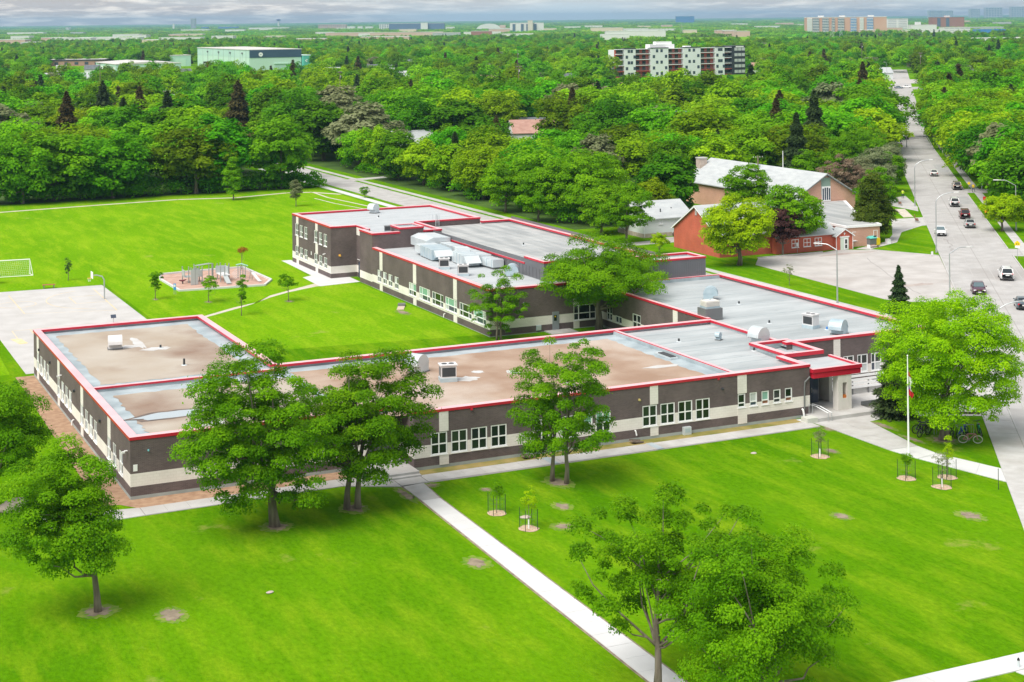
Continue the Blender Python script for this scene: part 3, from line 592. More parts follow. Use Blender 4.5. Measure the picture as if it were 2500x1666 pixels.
# roofs
def roof(poly, z, m): MB().sheet(poly, z).build('roof', m, school)
def rect(x0, x1, y0, y1): return [(x0, y0), (x1, y0), (x1, y1), (x0, y1)]
roof(rect(.1, 15.9, 16.9, 43.9), 3.92, PERIM); roof([(.1, .1), (20.1, .1), (20.1, FY + .1), (48.2, FY + .1), (48.2, 18.5), (16.1, 18.5), (16.1, 16.9), (.1, 16.9)], 3.915, PERIM)
def jag(x0, x1, y0, y1, seed, k=26, j=.16):
    rng = random.Random(seed); out = []
    for (ax, ay), (bx, by) in zip([(x0, y0), (x1, y0), (x1, y1), (x0, y1)], [(x1, y0), (x1, y1), (x0, y1), (x0, y0)]):
        for i in range(k): t = i / k; out.append((ax + (bx - ax) * t + rng.uniform(-j, j), ay + (by - ay) * t + rng.uniform(-j, j)))
    return out
MB().sheet(jag(1.65, 14.0, 19.3, 42.0, 3), 3.935).build('roof_gravel', GRAVEL, school)
MB().sheet(jag(1.75, 15.9, 2.0, 15.0, 4), 3.935).build('roof_gravel', GRAVEL, school)
MB().sheet(jag(16.6, 46.4, -1.4, 16.5, 5), 3.936).build('roof_gravel', GRAVEL2, school)
MB().sheet(blob(4.6, 6.8, 3.4, 1.35, 12, 22, .18), 3.944).build('puddle_edge', PUDEDGE, school); MB().sheet(blob(4.8, 6.8, 3.0, 1.0, 12, 22, .18), 3.95).build('puddle', PUDDLE, school)
for i, (x, y, rx, ry) in enumerate([(8.9, 31.6, 1.3, .7), (7.9, 35.0, .45, 2.6), (6.9, 33.7, 1.0, .8), (33, 8.0, .5, .8), (35.2, 1.9, .35, .8), (33.8, .2, .3, .6), (28.5, 7.5, 1.1, .9), (30.5, 9.5, .5, .5), (44.8, 4.2, 1.6, .5), (6.2, 2.9, 1.8, .8)]):
    MB().sheet(blob(x, y, rx, ry, 40 + i, 16, .3), 3.943 + i * .0004).build('roof_patch', PATCHW, school)
roof([(48.2, FY + .1), (55.0, FY + .1), (55.0, 1.6), (55.4, 7), (58.3, 7), (58.3, 18.5), (48.2, 18.5)], 3.92, MEMB)
roof(rect(58.3, 73.7, 5.7, 40.4), 4.02, MEMB); roof(rect(45.5, 53.6, 40.6, 76.1), 4.62, MEMB2); roof(rect(53.6, 64.8, 40.6, 44.3), 4.622, MEMB2)
roof(rect(53.6, 68.2, 44.4, 84.4), 5.82, MEMBG); roof(rect(43.1, 63.7, 85.0, 101.5), 6.38, MEMB2); roof([(45.5, 76.2), (54.7, 76.2), (54.7, 85.0), (46.5, 85.0), (46.5, 80.8), (45.5, 80.8)], 6.375, MEMB2)
roof(rect(49.1, 52.3, 76.1, 79.5), 6.9, MEMB2); roof(rect(64.9, 71.6, 40.6, 44.2), 6.2, MEMB2)
# membrane laps on the roofs (narrow raised seams)
sm = MB()
for i in range(6): sm.box(58.5, 73.5, 8.3 + i * 5.6, 8.36 + i * 5.6, 4.02, 4.032)
for i in range(9): sm.box(48.5, 58.1, .6 + i * 1.95, .65 + i * 1.95, 3.92, 3.932)
for i in range(14): sm.box(53.8, 68, 46 + i * 2.7, 46.05 + i * 2.7, 5.82, 5.832)
o = sm.build('membrane_seams', PERIM, school); o['kind'] = 'stuff'
# copings: box runs with red faces, tops painted paler as sky sheen
_ci = [0]
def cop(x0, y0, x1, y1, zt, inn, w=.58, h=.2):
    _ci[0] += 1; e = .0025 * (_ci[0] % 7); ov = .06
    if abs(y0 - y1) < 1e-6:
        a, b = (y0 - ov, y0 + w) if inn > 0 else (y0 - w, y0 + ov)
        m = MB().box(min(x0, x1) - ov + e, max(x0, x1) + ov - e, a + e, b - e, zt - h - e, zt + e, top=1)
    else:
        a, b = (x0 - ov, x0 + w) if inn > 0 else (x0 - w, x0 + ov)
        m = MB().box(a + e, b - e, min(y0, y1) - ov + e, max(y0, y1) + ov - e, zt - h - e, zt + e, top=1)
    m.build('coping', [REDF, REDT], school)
def parapet(x0, y0, x1, y1, zb, zt, inn, m=PERIM):      # inner face of the upstand
    if abs(y0 - y1) < 1e-6: y = y0 + inn * .36; MB().box(min(x0, x1), max(x0, x1), min(y0, y) , max(y0, y), zb, zt - .02).build('parapet', m, school)
    else: x = x0 + inn * .36; MB().box(min(x0, x), max(x0, x), min(y0, y1), max(y0, y1), zb, zt - .02).build('parapet', m, school)
def edge(x0, y0, x1, y1, zb, zt, inn, **kw):
    cop(x0, y0, x1, y1, zt, inn, **kw)
    i2 = .004 + .0015 * (_ci[0] % 5)
    if abs(y0 - y1) < 1e-6: parapet(x0 + .02, y0 + inn * i2, x1 - .02, y1 + inn * i2, zb, zt - .05, inn)
    else: parapet(x0 + inn * i2, y0 + .02, x1 + inn * i2, y1 - .02, zb, zt - .05, inn)
Z = 4.34
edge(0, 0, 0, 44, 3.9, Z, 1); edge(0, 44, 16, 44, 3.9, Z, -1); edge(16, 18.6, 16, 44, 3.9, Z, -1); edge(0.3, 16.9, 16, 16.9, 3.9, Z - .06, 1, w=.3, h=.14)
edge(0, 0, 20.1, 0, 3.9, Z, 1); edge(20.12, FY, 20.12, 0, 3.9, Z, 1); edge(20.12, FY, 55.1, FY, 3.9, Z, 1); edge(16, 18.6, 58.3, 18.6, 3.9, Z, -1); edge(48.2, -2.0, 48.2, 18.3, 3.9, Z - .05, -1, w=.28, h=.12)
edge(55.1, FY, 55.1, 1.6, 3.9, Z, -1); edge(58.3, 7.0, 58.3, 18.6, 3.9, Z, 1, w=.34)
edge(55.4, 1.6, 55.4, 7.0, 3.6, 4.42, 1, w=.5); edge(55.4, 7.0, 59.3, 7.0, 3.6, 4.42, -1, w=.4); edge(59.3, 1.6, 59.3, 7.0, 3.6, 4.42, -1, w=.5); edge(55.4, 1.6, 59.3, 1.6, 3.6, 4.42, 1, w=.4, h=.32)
roof(rect(55.8, 58.9, 2.0, 6.6), 3.75, MEMB2)
band_walls('sunk', [('Y', 1.6, 55.4, 59.3, -1, []), ('X', 59.3, 1.6, 7.0, 1, [])], [(0.0, 4.2, 'brick')])
edge(58.3, 18.6, 58.3, 40.5, 4.0, Z + .08, 1, w=.36); edge(58.3, 5.6, 73.8, 5.6, 4.0, Z + .08, 1); edge(73.8, 5.6, 73.8, 40.5, 4.0, Z + .08, -1); edge(58.3, 40.5, 73.8, 40.5, 4.0, Z + .09, -1, w=.3)
edge(45.4, 40.5, 45.4, 75.9, 4.6, 4.96, 1); edge(45.4, 40.5, 58.3, 40.5, 4.6, 4.96, 1)
edge(53.6, 49.2, 53.6, 75.9, 4.6, 6.06, 1, w=.36); edge(53.6, 44.3, 53.6, 49.2, 4.6, 6.74, 1, w=.36); edge(53.6, 44.3, 64.8, 44.3, 5.8, 6.74, 1, w=.36); edge(68.3, 44.3, 68.3, 84.4, 5.8, 6.2, -1); edge(63.8, 84.4, 68.3, 84.4, 5.8, 6.2, -1)
Z2 = 6.64
edge(43, 85, 43, 101.6, 6.35, Z2, 1); edge(43, 85, 46.5, 85, 6.35, Z2, 1); edge(46.5, 80.8, 46.5, 85, 6.35, Z2, 1, w=.36); edge(45.45, 76.1, 45.45, 80.8, 6.35, Z2, 1); edge(45.45, 80.8, 46.6, 80.8, 6.35, Z2, -1, w=.3)
edge(43, 101.6, 63.8, 101.6, 6.35, Z2, -1); edge(63.8, 84.6, 63.8, 101.6, 6.35, Z2, -1); edge(45.45, 76.1, 49.1, 76.1, 6.35, Z2, 1); edge(52.3, 76.1, 54.75, 76.1, 6.35, Z2, 1); edge(54.75, 76.1, 54.75, 84.6, 6.35, Z2, -1, w=.4); edge(54.75, 84.6, 63.8, 84.6, 6.35, Z2, 1, w=.4)
for e in ((49.1, 76.1, 49.1, 79.5, 1), (52.3, 76.1, 52.3, 79.5, -1), (49.1, 76.1, 52.3, 76.1, 1), (49.1, 79.5, 52.3, 79.5, -1)): edge(e[0], e[1], e[2], e[3], 6.85, 7.12, e[4], w=.34)
for e in ((64.8, 40.52, 64.8, 44.3, 1), (71.7, 40.52, 71.7, 44.3, -1), (64.8, 40.52, 71.7, 40.52, 1), (64.8, 44.3, 71.7, 44.3, -1)): edge(e[0], e[1], e[2], e[3], 6.15, 6.54, e[4], w=.4)
# entrance canopy: thick red two-step edge, roof, slotted pier, glazed doors, platform, rails
cx0, cx1, cy0, cy1 = 55.16, 60.1, -2.75, 1.58
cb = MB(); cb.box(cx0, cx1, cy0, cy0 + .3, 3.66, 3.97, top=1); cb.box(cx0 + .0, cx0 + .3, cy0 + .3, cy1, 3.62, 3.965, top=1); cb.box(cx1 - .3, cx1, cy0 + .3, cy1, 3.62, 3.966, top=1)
cb.box(cx0 + .1, cx1 - .08, cy0 + .08, cy0 + .2, 3.2, 3.615); cb.box(cx0 + .1, cx0 + .2, cy0 + .2, cy1, 3.2, 3.612); cb.box(cx1 - .18, cx1 - .08, cy0 + .2, cy1, 3.2, 3.613)
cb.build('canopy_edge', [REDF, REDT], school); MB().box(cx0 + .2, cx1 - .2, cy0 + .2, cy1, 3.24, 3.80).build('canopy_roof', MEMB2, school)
pr = MB(); pr.box(57.75, 58.2, -2.62, -1.9, .3, 3.25); pr.box(58.65, 59.1, -2.62, -1.9, .3, 3.25); pr.box(58.2, 58.65, -2.61, -1.91, .3, 1.25); pr.box(58.2, 58.65, -2.61, -1.91, 2.55, 3.24); pr.build('pier', mat('pier_stone', (.64, .61, .57), .9, (.70, .67, .63), 1), school)
MB().box(58.25, 58.6, -2.55, -2.3, 1.25, 1.5).build('planter', mat('orange_pot', (.62, .16, .03), .6, (.5, .2, .05), 8), school)
dw = MB().box(55.12, 58.1, .55, .75, .3, 3.06).build('entrance_wall', GREYD, school)
for i in range(2):
    d = MB().box(56.3 + i * .85, 57.1 + i * .85, .48, .56, .34, 2.9).build('door', GLASSB, school); MB().box(56.95 + i * .3, 57.0 + i * .3, .42, .48, 1.2, 1.6).build('handle', STEEL, d)
MB().box(58.9, 59.2, .2, 1.6, .3, 3.06).build('entrance_pillar', _M['pier_stone'], school)
pf = MB(); pf.box(54.6, 60.5, -4.1, 1.5, 0, .30); pf.box(60.5, 62.1, -2.0, 1.5, 0, .298); pf.build('platform', CONC, school)
MB().box(53.55, 54.58, -4.2, -3.3, 0, .42).build('ramp_wall', mat('pale_concrete', (.56, .57, .52), .9), school)
for k in range(2):
    MB().path([(54.9 + k * .35, -2.5, .3), (54.9 + k * .35, -2.5, 1.1), (55.1 + k * .35, -3.3, 1.05), (55.5 + k * .35, -4.3, .7), (55.5 + k * .35, -4.3, .05)], .035, 6).build('handrail', STEEL, school)
for k in range(4): MB().box(59.4, 66.5, 2.3 + k * .001, 2.36, .55 + k * .32, .75 + k * .32).build('ramp_rail', WHITE, school)
for k in range(5): MB().box(59.5 + k * 1.7, 59.6 + k * 1.7, 2.36, 2.44, 0, 1.75).build('ramp_post', GREYD, school)
MB().box(59.3, 66.6, 2.5, 4.6, 0, .55).build('ramp', CONC, school)
pw = MB(); pw.box(60.52, 62.1, -2.1, -1.98, .3, .62); pw.box(62.0, 62.12, -3.95, -2.1, 0, .62); pw.build('platform_wall', GREYD, school)
# west recess porch and doors
ps = MB(); ps.box(16.75, 20.1, -3.5, .88, 0, .32); ps.box(16.35, 20.1, -3.9, -3.5, 0, .16); ps.box(16.35, 16.75, -3.5, -.4, 0, .16); ps.build('porch', CONC, school)
d = MB().box(17.6, 20.0, .80, .88, .33, 2.9).build('door', GREYD, school); MB().box(19.45, 19.75, .77, .80, 1.2, 1.55).build('door_light', GLASS, d); MB().box(18.75, 18.85, .74, .80, .33, 2.85).build('astragal', DARK, d)
d = MB().box(52.66, 53.43, 40.42, 40.5, .1, 2.0).build('door', mat('door_grey', (.24, .27, .29), .5), school); MB().box(52.82, 53.15, 40.40, 40.42, 1.05, 1.65).build('door_light', GLASS, d); MB().box(52.9, 53.02, 40.39, 40.40, 1.45, 1.58).build('door_sticker', YELLOW, d)
v = MB().box(50.75, 51.32, 40.40, 40.5, .2, .74).build('wall_vent', GALVB, school)
for k in range(6): MB().box(50.8, 51.27, 40.38, 40.40, .25 + k * .08, .28 + k * .08).build('louvre', ACW, v)
v = MB().box(42.88, 43.55, FY - .32, FY - .02, 0, .62).build('wall_vent', GALV, school); MB().box(42.98, 43.45, FY - .33, FY - .32, .2, .52).build('louvre', GALVB, v)
# downpipe, goosenecks, wall lights, plaque, cameras
MB().path([(55.02, -2.5, 3.35), (54.55, -2.45, 2.95), (54.52, -2.42, 2.4), (54.52, -2.42, .7)], .065, 8).build('downpipe', GREYD, school)
MB().path([(54.3, -2.4, .75), (54.3, -2.52, .7), (54.34, -2.58, .35), (54.34, -2.6, .08)], .085, 8, True).build('drain_spout', WHITE, school)
for x in (29.7, 38.63): MB().path([(x, FY, .82), (x, FY - .1, .8), (x + .04, FY - .12, .6), (x + .06, FY - .14, .45)], .06, 8).build('drain_spout', WHITE, school)
MB().path([(45.4, 52.6, .5), (45.25, 52.6, .48), (45.2, 52.6, .1)], .06, 8).build('drain_spout', WHITE, school); MB().path([(0, 22.4, .62), (-.15, 22.4, .6), (-.2, 22.4, .2)], .06, 8).build('drain_spout', WHITE, school)
for x in (24.65, 46.2): MB().box(x, x + .16, FY - .14, FY, 4.0, 4.12).build('soffit_lamp', REDF, school)
def wlamp(x, y, z, m=DARK, s=.14): MB().box(x - s / 2, x + s / 2, y - s, y, z - s / 2, z + s / 2).path([(x, y - s, z), (x, y - s * 1.6, z - s * .3)], [s * .4, s * .55], 8).build('wall_lamp', m, school)
wlamp(46.63, FY, 3.26); wlamp(39.0, FY, 3.2, mat('lamp_amber', (.5, .42, .16), .4)); wlamp(44.16, 85, 2.9, mat('lamp_lit', (.8, .45, .08), .4), .22); wlamp(49.3, 40.5, 3.2, ACW); wlamp(57.0, 40.5, 2.9); wlamp(1.25, 0, 3.33, mat('lamp_teal', (.2, .55, .6), .4), .1)
for y in (34.2, 21.9, 10.8, 40.4): MB().box(-.16, 0, y - .09, y + .09, 3.0, 3.2).build('wall_lamp', DARK, school)
for x, y, z in ((0, 28.4, 3.1), (0, .95, 3.2), (43, 87.2, 2.9)): MB().path([(x, y, z), (x - .2, y, z), (x - .3, y - .14, z - .05)], .055, 8).box(x - .42, x - .2, y - .2, y - .08, z - .1, z + .02).build('security_camera', WHITE, school)
MB().box(.2, .49, -.02, 0, 1.97, 2.43).build('notice_plaque', WHITE, school)
MB().box(42.97, 43.0, 93.0, 93.25, 2.0, 2.45).build('notice_plaque', WHITE, school)
lad = MB()
for yy in (82.0, 82.5): lad.path([(57.6, 84.55, 5.85), (57.6, 84.55, 7.3)], .03, 5)
for k in range(8): lad.path([(57.35, 84.5, 5.95 + k * .17), (57.85, 84.5, 5.95 + k * .17)], .02, 5)
for xx in (57.35, 57.85): lad.path([(xx, 84.5, 5.85), (xx, 84.5, 7.3), (xx, 85.4, 7.3), (xx, 85.4, 6.4)], .03, 5)
lad.build('roof_ladder', GALV, school)
for k in range(4): MB().path([(57.2 + k * .5, 86.5, 6.4), (57.2 + k * .5, 86.5, 7.2)], .025, 5).build('roof_rail', GALV, school)

# ------------------------------------------------------------------ rooftop equipment
def hood(name, label, loc, w, d, h, rz, m=GALV, flare=.25):
    """cowl: square base and a quarter-round hood that opens forward and down"""
    t = thing(name, label, 'roof vent', loc, rz, 'curved metal roof vents')
    MB().box(-w / 2, w / 2, -d / 2, d / 2, 0, h * .55).build('base', m, t); MB().box(-w / 2 - .08, w / 2 + .08, -d / 2 - .08, d / 2 + .08, 0, .08).build('curb', GREYD, t)
    r_ = d / 2 + flare; pts = [(math.cos(a) * r_, math.sin(a) * r_) for a in [math.pi * i / 12 for i in range(13)]]
    prof = [(-p[0] + flare - .02, h - r_ + p[1]) for p in pts] + [(d / 2 + 2 * flare - .02, h - r_ - .12), (d / 2 + 2 * flare - .08, h - r_ - .12)]
    prof2 = [(-d / 2 - .01, h * .5)] + [(-math.cos(a) * r_ * .98 + (flare if True else 0) - .02 if False else (math.cos(math.pi - a) * r_ + flare - .02), h - r_ + math.sin(a) * r_) for a in [math.pi * i / 12 for i in range(13)]] + [(d / 2 + 2 * flare - .02, h - r_ - .10), (d / 2, h - r_ - .16), (d / 2, h * .5)]
    MB().extr([(-y, z) for y, z in prof2], -w / 2 - .03, w / 2 + .03).build('cowl', m, t)
    MB().extr([(-(d / 2 + .01), h - r_ - .17), (-(d / 2 + 2 * flare - .03), h - r_ - .115), (-(d / 2 + 2 * flare - .03), h - r_ - .13), (-(d / 2 + .01), h - r_ - .19)], -w / 2 + .03, w / 2 - .03).build('intake', DARK, t)
    return t
hood('roof_vent', 'white curved roof vent on the gravel roof of the left wing', (5.5, 33.4, 3.935), 1.15, .85, 1.25, R(-8), ACW)
hood('roof_vent', 'curved grey vent half hidden behind the big front trees', (26.2, 12.0, 3.936), 1.3, 1.1, 1.5, R(-60), GALV)
hood('roof_vent', 'blue grey curved vent on the far part of right wing roof', (65.0, 29.2, 4.02), 1.1, 1.0, 1.35, R(55), GALVB)
hood('roof_vent', 'blue grey gooseneck vent at the front corner of right wing roof', (65.9, 8.2, 4.02), 1.2, 1.0, 1.4, R(-60), GALVB, .3)
hood('roof_vent', 'large round sided vent between entrance roof and right wing', (57.6, 8.6, 3.92), 1.2, 1.1, 1.5, R(-75), GALV, .25)
hood('roof_vent', 'small scoop vent on the ribbed grey roof near the entrance', (55.0, 11.4, 3.92), .38, .4, .75, R(-60), GALVB, .1)
hood('roof_vent', 'blue grey vent beside the gym wall on middle roof', (51.9, 49.4, 4.62), 1.1, 1.0, 1.35, R(60), GALVB)
hood('roof_vent', 'pale curved vent on the two storey roof', (53.8, 98.2, 6.38), 1.0, .9, 1.35, R(-60), GALV)
def ac_unit(label, loc, rz, s=1.0, m=ACW):
    t = thing('air_conditioner', label, 'air conditioner', loc, rz, 'rooftop air conditioners')
    MB().box(-.65 * s, .65 * s, -.5 * s, .5 * s, 0, .3 * s).build('curb', GALVB, t)
    b = MB(); b.prism([(-.6 * s, -.45 * s), (.6 * s, -.45 * s), (.6 * s, .45 * s), (-.6 * s, .45 * s)], .3 * s, 1.25 * s); b.build('cabinet', m, t)
    MB().box(-.52 * s, .52 * s, -.47 * s, -.45 * s, .42 * s, 1.1 * s).build('grille', DARK, t); MB().box(-.62 * s, -.6 * s, -.38 * s, .38 * s, .42 * s, 1.1 * s).build('grille', GREYD, t)
    MB().box(-.68 * s, .68 * s, -.53 * s, .53 * s, 1.25 * s, 1.33 * s).build('lid', m, t)
    for x in (-.28, .28): MB().ring((x * s, 0, 1.33 * s), .2 * s, .03 * s, 'z', 12, 4).path([(x * s, 0, 1.325 * s), (x * s, 0, 1.345 * s)], [.18 * s, .18 * s], 10).build('fan', DARK, t)
    return t
ac_unit('white air conditioner on the rusty gravel roof behind front trees', (27.0, 7.6, 3.936), R(-12), 1.05)
ac_unit('white air conditioner on the pale right wing roof', (65.3, 11.8, 4.02), R(-75), 1.0)
ac_unit('white condenser nearest the two storey block among roof ducts', (47.4, 57.6, 4.62), R(-20), .95)
ac_unit('white condenser nearest the courtyard among roof ducts', (47.4, 52.1, 4.62), R(-20), .95)
ac_unit('small dark condenser on the two storey roof', (48.3, 78.4, 6.375), R(-15), .6, GREYD)
# chimney-like vent stack at the inner corner
t = thing('vent_stack', 'grey brick vent stack with white louvred cap beside red roof edges', 'vent stack', (59.4, 19.9, 3.9))
MB().box(-1.0, 1.0, -.8, .8, -.1, .12).build('curb', GALVB, t); MB().box(-.95, .95, -.75, .75, .12, 1.25).build('stack', GREYD, t); MB().box(-.75, .75, -.6, .6, 1.25, 1.42).build('neck', GALVB, t)
MB().box(-.72, .72, -.57, .57, 1.42, 1.95).build('cap', mat('cap_cream', (.66, .64, .6), .6), t)
for k in range(4): MB().box(-.76, .76, -.61, .61, 1.46 + k * .12, 1.50 + k * .12).build('louvre', _M['cap_cream'], t)
MB().path([(0, 0, 1.95), (0, 0, 2.15)], .06, 8).build('finial', GALVB, t)
# duct work on the middle roof
t = thing('duct_run', 'large white sheet metal duct running along the gym wall', 'duct', (0, 0, 4.62))
MB().box(51.9, 53.3, 57.5, 72, .55, 1.25).build('duct', GALV, t)
b = MB(); b.extr([(50.2, .5), (53.4, .5), (53.4, 1.75), (51.2, 1.85), (50.2, 1.5)], 70.0, 75.2, 'y'); b.build('plenum', GALV, t)
for y in (59, 63, 67): MB().box(52.0, 53.2, y, y + .3, 0, .55).build('support', GREYD, t)
for y in range(58, 72, 2): MB().box(51.87, 53.33, y, y + .06, .53, 1.28).build('flange', GALVB, t)
t = thing('air_handler', 'pale blue air handler with hooded intake on middle roof', 'air handler', (49.5, 66.0, 4.62), R(-4))
MB().box(-1.0, 1.5, -2.6, 2.0, .15, 1.35).build('cabinet', GALVB, t); MB().box(-1.0, 1.5, 2.0, 4.2, .35, 1.25).build('rear_duct', GALV, t)
MB().extr([(-2.6, 1.3), (-3.6, .65), (-3.5, .6), (-2.6, .75)], -.8, 1.4).build('intake_hood', GALV, t); MB().extr([(-2.62, .7), (-3.45, .6), (-2.62, .3)], -.8, .2).build('drop_flap', GALVB, t)
for k in range(5): MB().box(-1.03, 1.53, -2.2 + k * .95, -2.12 + k * .95, .13, 1.38).build('rib', GALV, t)
MB().box(-.9, 1.4, -2.4, 1.8, 0, .15).build('curb', GREYD, t)
t = thing('air_handler', 'pale hooded air handler unit between two condensers on middle roof', 'air handler', (50.6, 59.6, 4.62), R(-6))
MB().box(-.6, 1.4, -2.0, 2.4, .1, 1.3).build('cabinet', GALV, t); MB().extr([(-2.0, 1.25), (-3.1, .55), (-3.0, .5), (-2.0, .6)], -.5, 1.3).build('intake_hood', GALV, t); MB().extr([(1.0, 1.3), (2.2, 1.3), (2.4, 1.75), (1.2, 1.75)], -.3, 1.2).build('elbow', GALV, t)
for k in range(4): MB().box(-.63, 1.43, -1.7 + k * 1.1, -1.62 + k * 1.1, .08, 1.33).build('rib', GALVB, t)
t = thing('duct_box', 'long white duct box lying beside the gym wall', 'duct', (52.6, 55.9, 4.62), R(4))
MB().box(-.7, .7, -1.6, 1.6, .25, 1.1).build('duct', GALV, t); MB().box(-.55, .55, -1.4, 1.4, 0, .25).build('support', GREYD, t)
for k in range(3): MB().box(-.73, .73, -1.3 + k * 1.2, -1.23 + k * 1.2, .23, 1.13).build('flange', GALVB, t)
t = thing('roof_hatch', 'flat dark roof hatch beside the divider on rusty roof', 'roof hatch', (47.3, 7.6, 3.93)); MB().box(-.35, .35, -1.4, 1.4, 0, .14).build('frame', GALV, t); MB().box(-.28, .28, -1.2, .9, .14, .2).build('lid', DARK, t)
for i, (x, y, z, lb) in enumerate([(9.2, 31.7, 3.945, 'small dark roof drain in the pale patch on left wing'), (9.4, 23.6, 3.935, 'short black vent pipe on the left wing gravel'), (55.2, 6.0, 3.92, 'dark roof drain on the ribbed grey roof'), (51.5, 12.5, 3.92, 'low grey roof curb on the ribbed roof'), (63.2, 15.5, 4.02, 'small dark drain in the middle of right wing roof'), (66.1, 10.4, 4.02, 'small blue valve beside the right wing condenser'), (66.3, 25.5, 4.02, 'dark drain on the far right wing roof'), (52.5, 93.0, 6.38, 'dark drain on the two storey roof'), (57.6, 3.6, 3.75, 'pipe in the sunken roof box by the entrance'), (60.0, 63.0, 5.82, 'dark drain on the gym roof'), (57.5, 52.0, 5.82, 'small vent on the near end of gym roof')]):
    t = thing('roof_pipe', lb, 'roof pipe', (x, y, z)); MB().path([(0, 0, 0), (0, 0, .28 if i != 1 else .55)], [.1, .09], 8).build('pipe', DARK if i != 5 else mat('valve_blue', (.08, .25, .6), .5), t); MB().path([(0, 0, 0), (0, 0, .05)], [.26, .2], 10).build('flashing', GALV, t)
t = thing('solar_light', 'small solar panel lamp on the far edge of left wing roof', 'solar lamp', (7.4, 43.85, 4.36)); MB().path([(0, 0, 0), (0, 0, .5)], .03, 6).build('post', STEEL, t); MB().obox((0, 0, .6), (.5, .05, .35), 0, R(-35)).build('panel', GLASSB, t)

# ------------------------------------------------------------------ trees
def np_mesh(name, V, F, m, tint=None):
    me = bpy.data.meshes.new(name); nv, nf = len(V), len(F)
    me.vertices.add(nv); me.vertices.foreach_set('co', V.astype(np.float32).ravel())
    me.loops.add(nf * 4); me.loops.foreach_set('vertex_index', F.astype(np.int32).ravel())
    me.polygons.add(nf); me.polygons.foreach_set('loop_start', np.arange(0, nf * 4, 4, dtype=np.int32)); me.polygons.foreach_set('loop_total', np.full(nf, 4, dtype=np.int32))
    me.update(calc_edges=True); me.materials.append(m)
    if tint is not None:
        a = me.attributes.new('tint', 'FLOAT', 'FACE'); a.data.foreach_set('value', tint.astype(np.float32))
    return me
def unit(a): return a / np.maximum(np.linalg.norm(a, axis=1, keepdims=True), 1e-9)
def leaf_cloud(name, C, rad, n, size, m, rng, zs=.72, up=.55, jit=.75, inner=.55, el=1.0, droop=0.0):
    C = np.asarray(C, float); rad = np.asarray(rad, float); K = len(C)
    w = rad ** 2; k = rng.choice(K, n, p=w / w.sum())
    d = unit(rng.normal(size=(n, 3))); d[:, 2] = np.where(d[:, 2] < -.35, -d[:, 2], d[:, 2])
    u = inner + (1 - inner) * rng.random(n) ** .6; u = u * (1 + rng.normal(size=n) * .10) + (rng.random(n) < .06) * rng.random(n) * .35
    rr = rad[k] * u
    P = C[k] + d * rr[:, None] * np.array([1, 1, zs])
    P[:, 2] -= droop * rng.random(n) * rad[k]
    cc = C.mean(0); gd = unit(P - cc); nrm = unit(d * .55 + gd * .45 + np.array([0, 0, up]) + rng.normal(size=(n, 3)) * jit * .5)
    t = unit(np.cross(nrm, rng.normal(size=(n, 3)))); b = np.cross(nrm, t)
    s = size * (0.65 + .7 * rng.random(n)); a = (s * el)[:, None] * t * .5; c = s[:, None] * b * .34
    V = np.stack([P - a, P + c - a * .1, P + a, P - c - a * .1], 1).reshape(-1, 3); F = np.arange(4 * n).reshape(n, 4)
    ct = rng.random(K); tint = np.clip(ct[k] * .55 + rng.random(n) * .45 + (d[:, 2] > .5) * .05, 0, 1)
    return np_mesh(name, V, F, m, tint)
def spread(rng, K, sampler, cand=8):
    pts = []
    for i in range(K):
        best, bd = None, -1
        for _ in range(cand):
            p = sampler()
            dd = min((np.sum((p - q) ** 2) for q in pts), default=1e9)
            if dd > bd: best, bd = p, dd
        pts.append(best)
    return np.array(pts)
def crown_points(rng, H, W, cb, K, rc, lean=(0, 0), lump=.22, bias=2.4, shape='round'):
    ph = rng.random(6) * 6.28; am = rng.random(6) * lump
    zc = cb + (H - cb) * .50
    def samp():
        while True:
            d = rng.normal(size=3); d /= np.linalg.norm(d)
            if d[2] < -.92: continue
            az = math.atan2(d[1], d[0]); f = 1 + sum(am[i] * math.sin((i + 1) * az + ph[i]) for i in range(4)) * .6 + am[4] * math.sin(5 * d[2] + ph[4]) * .6
            u = rng.random() ** (1 / bias); hw = max(W / 2 - rc, .3); hz = max((H - cb) / 2 - rc * .7, .3)
            z = d[2] * hz * u * min(f, 1.06); rr = hw * u * f
            if shape == 'vase': rr *= (.62 + .45 * (z / hz + 1) / 2)
            if shape == 'dome': rr *= (1.05 - .35 * max(0, z / hz)); z = z if z > -hz * .75 else -hz * .75
            if shape == 'cone': rr *= (1.0 - .55 * (z / hz + 1) / 2)
            t = (z + hz) / (2 * hz)
            return np.array([d[0] * rr + lean[0] * (.45 + .55 * t), d[1] * rr + lean[1] * (.45 + .55 * t), zc + z])
    return spread(rng, K, samp)
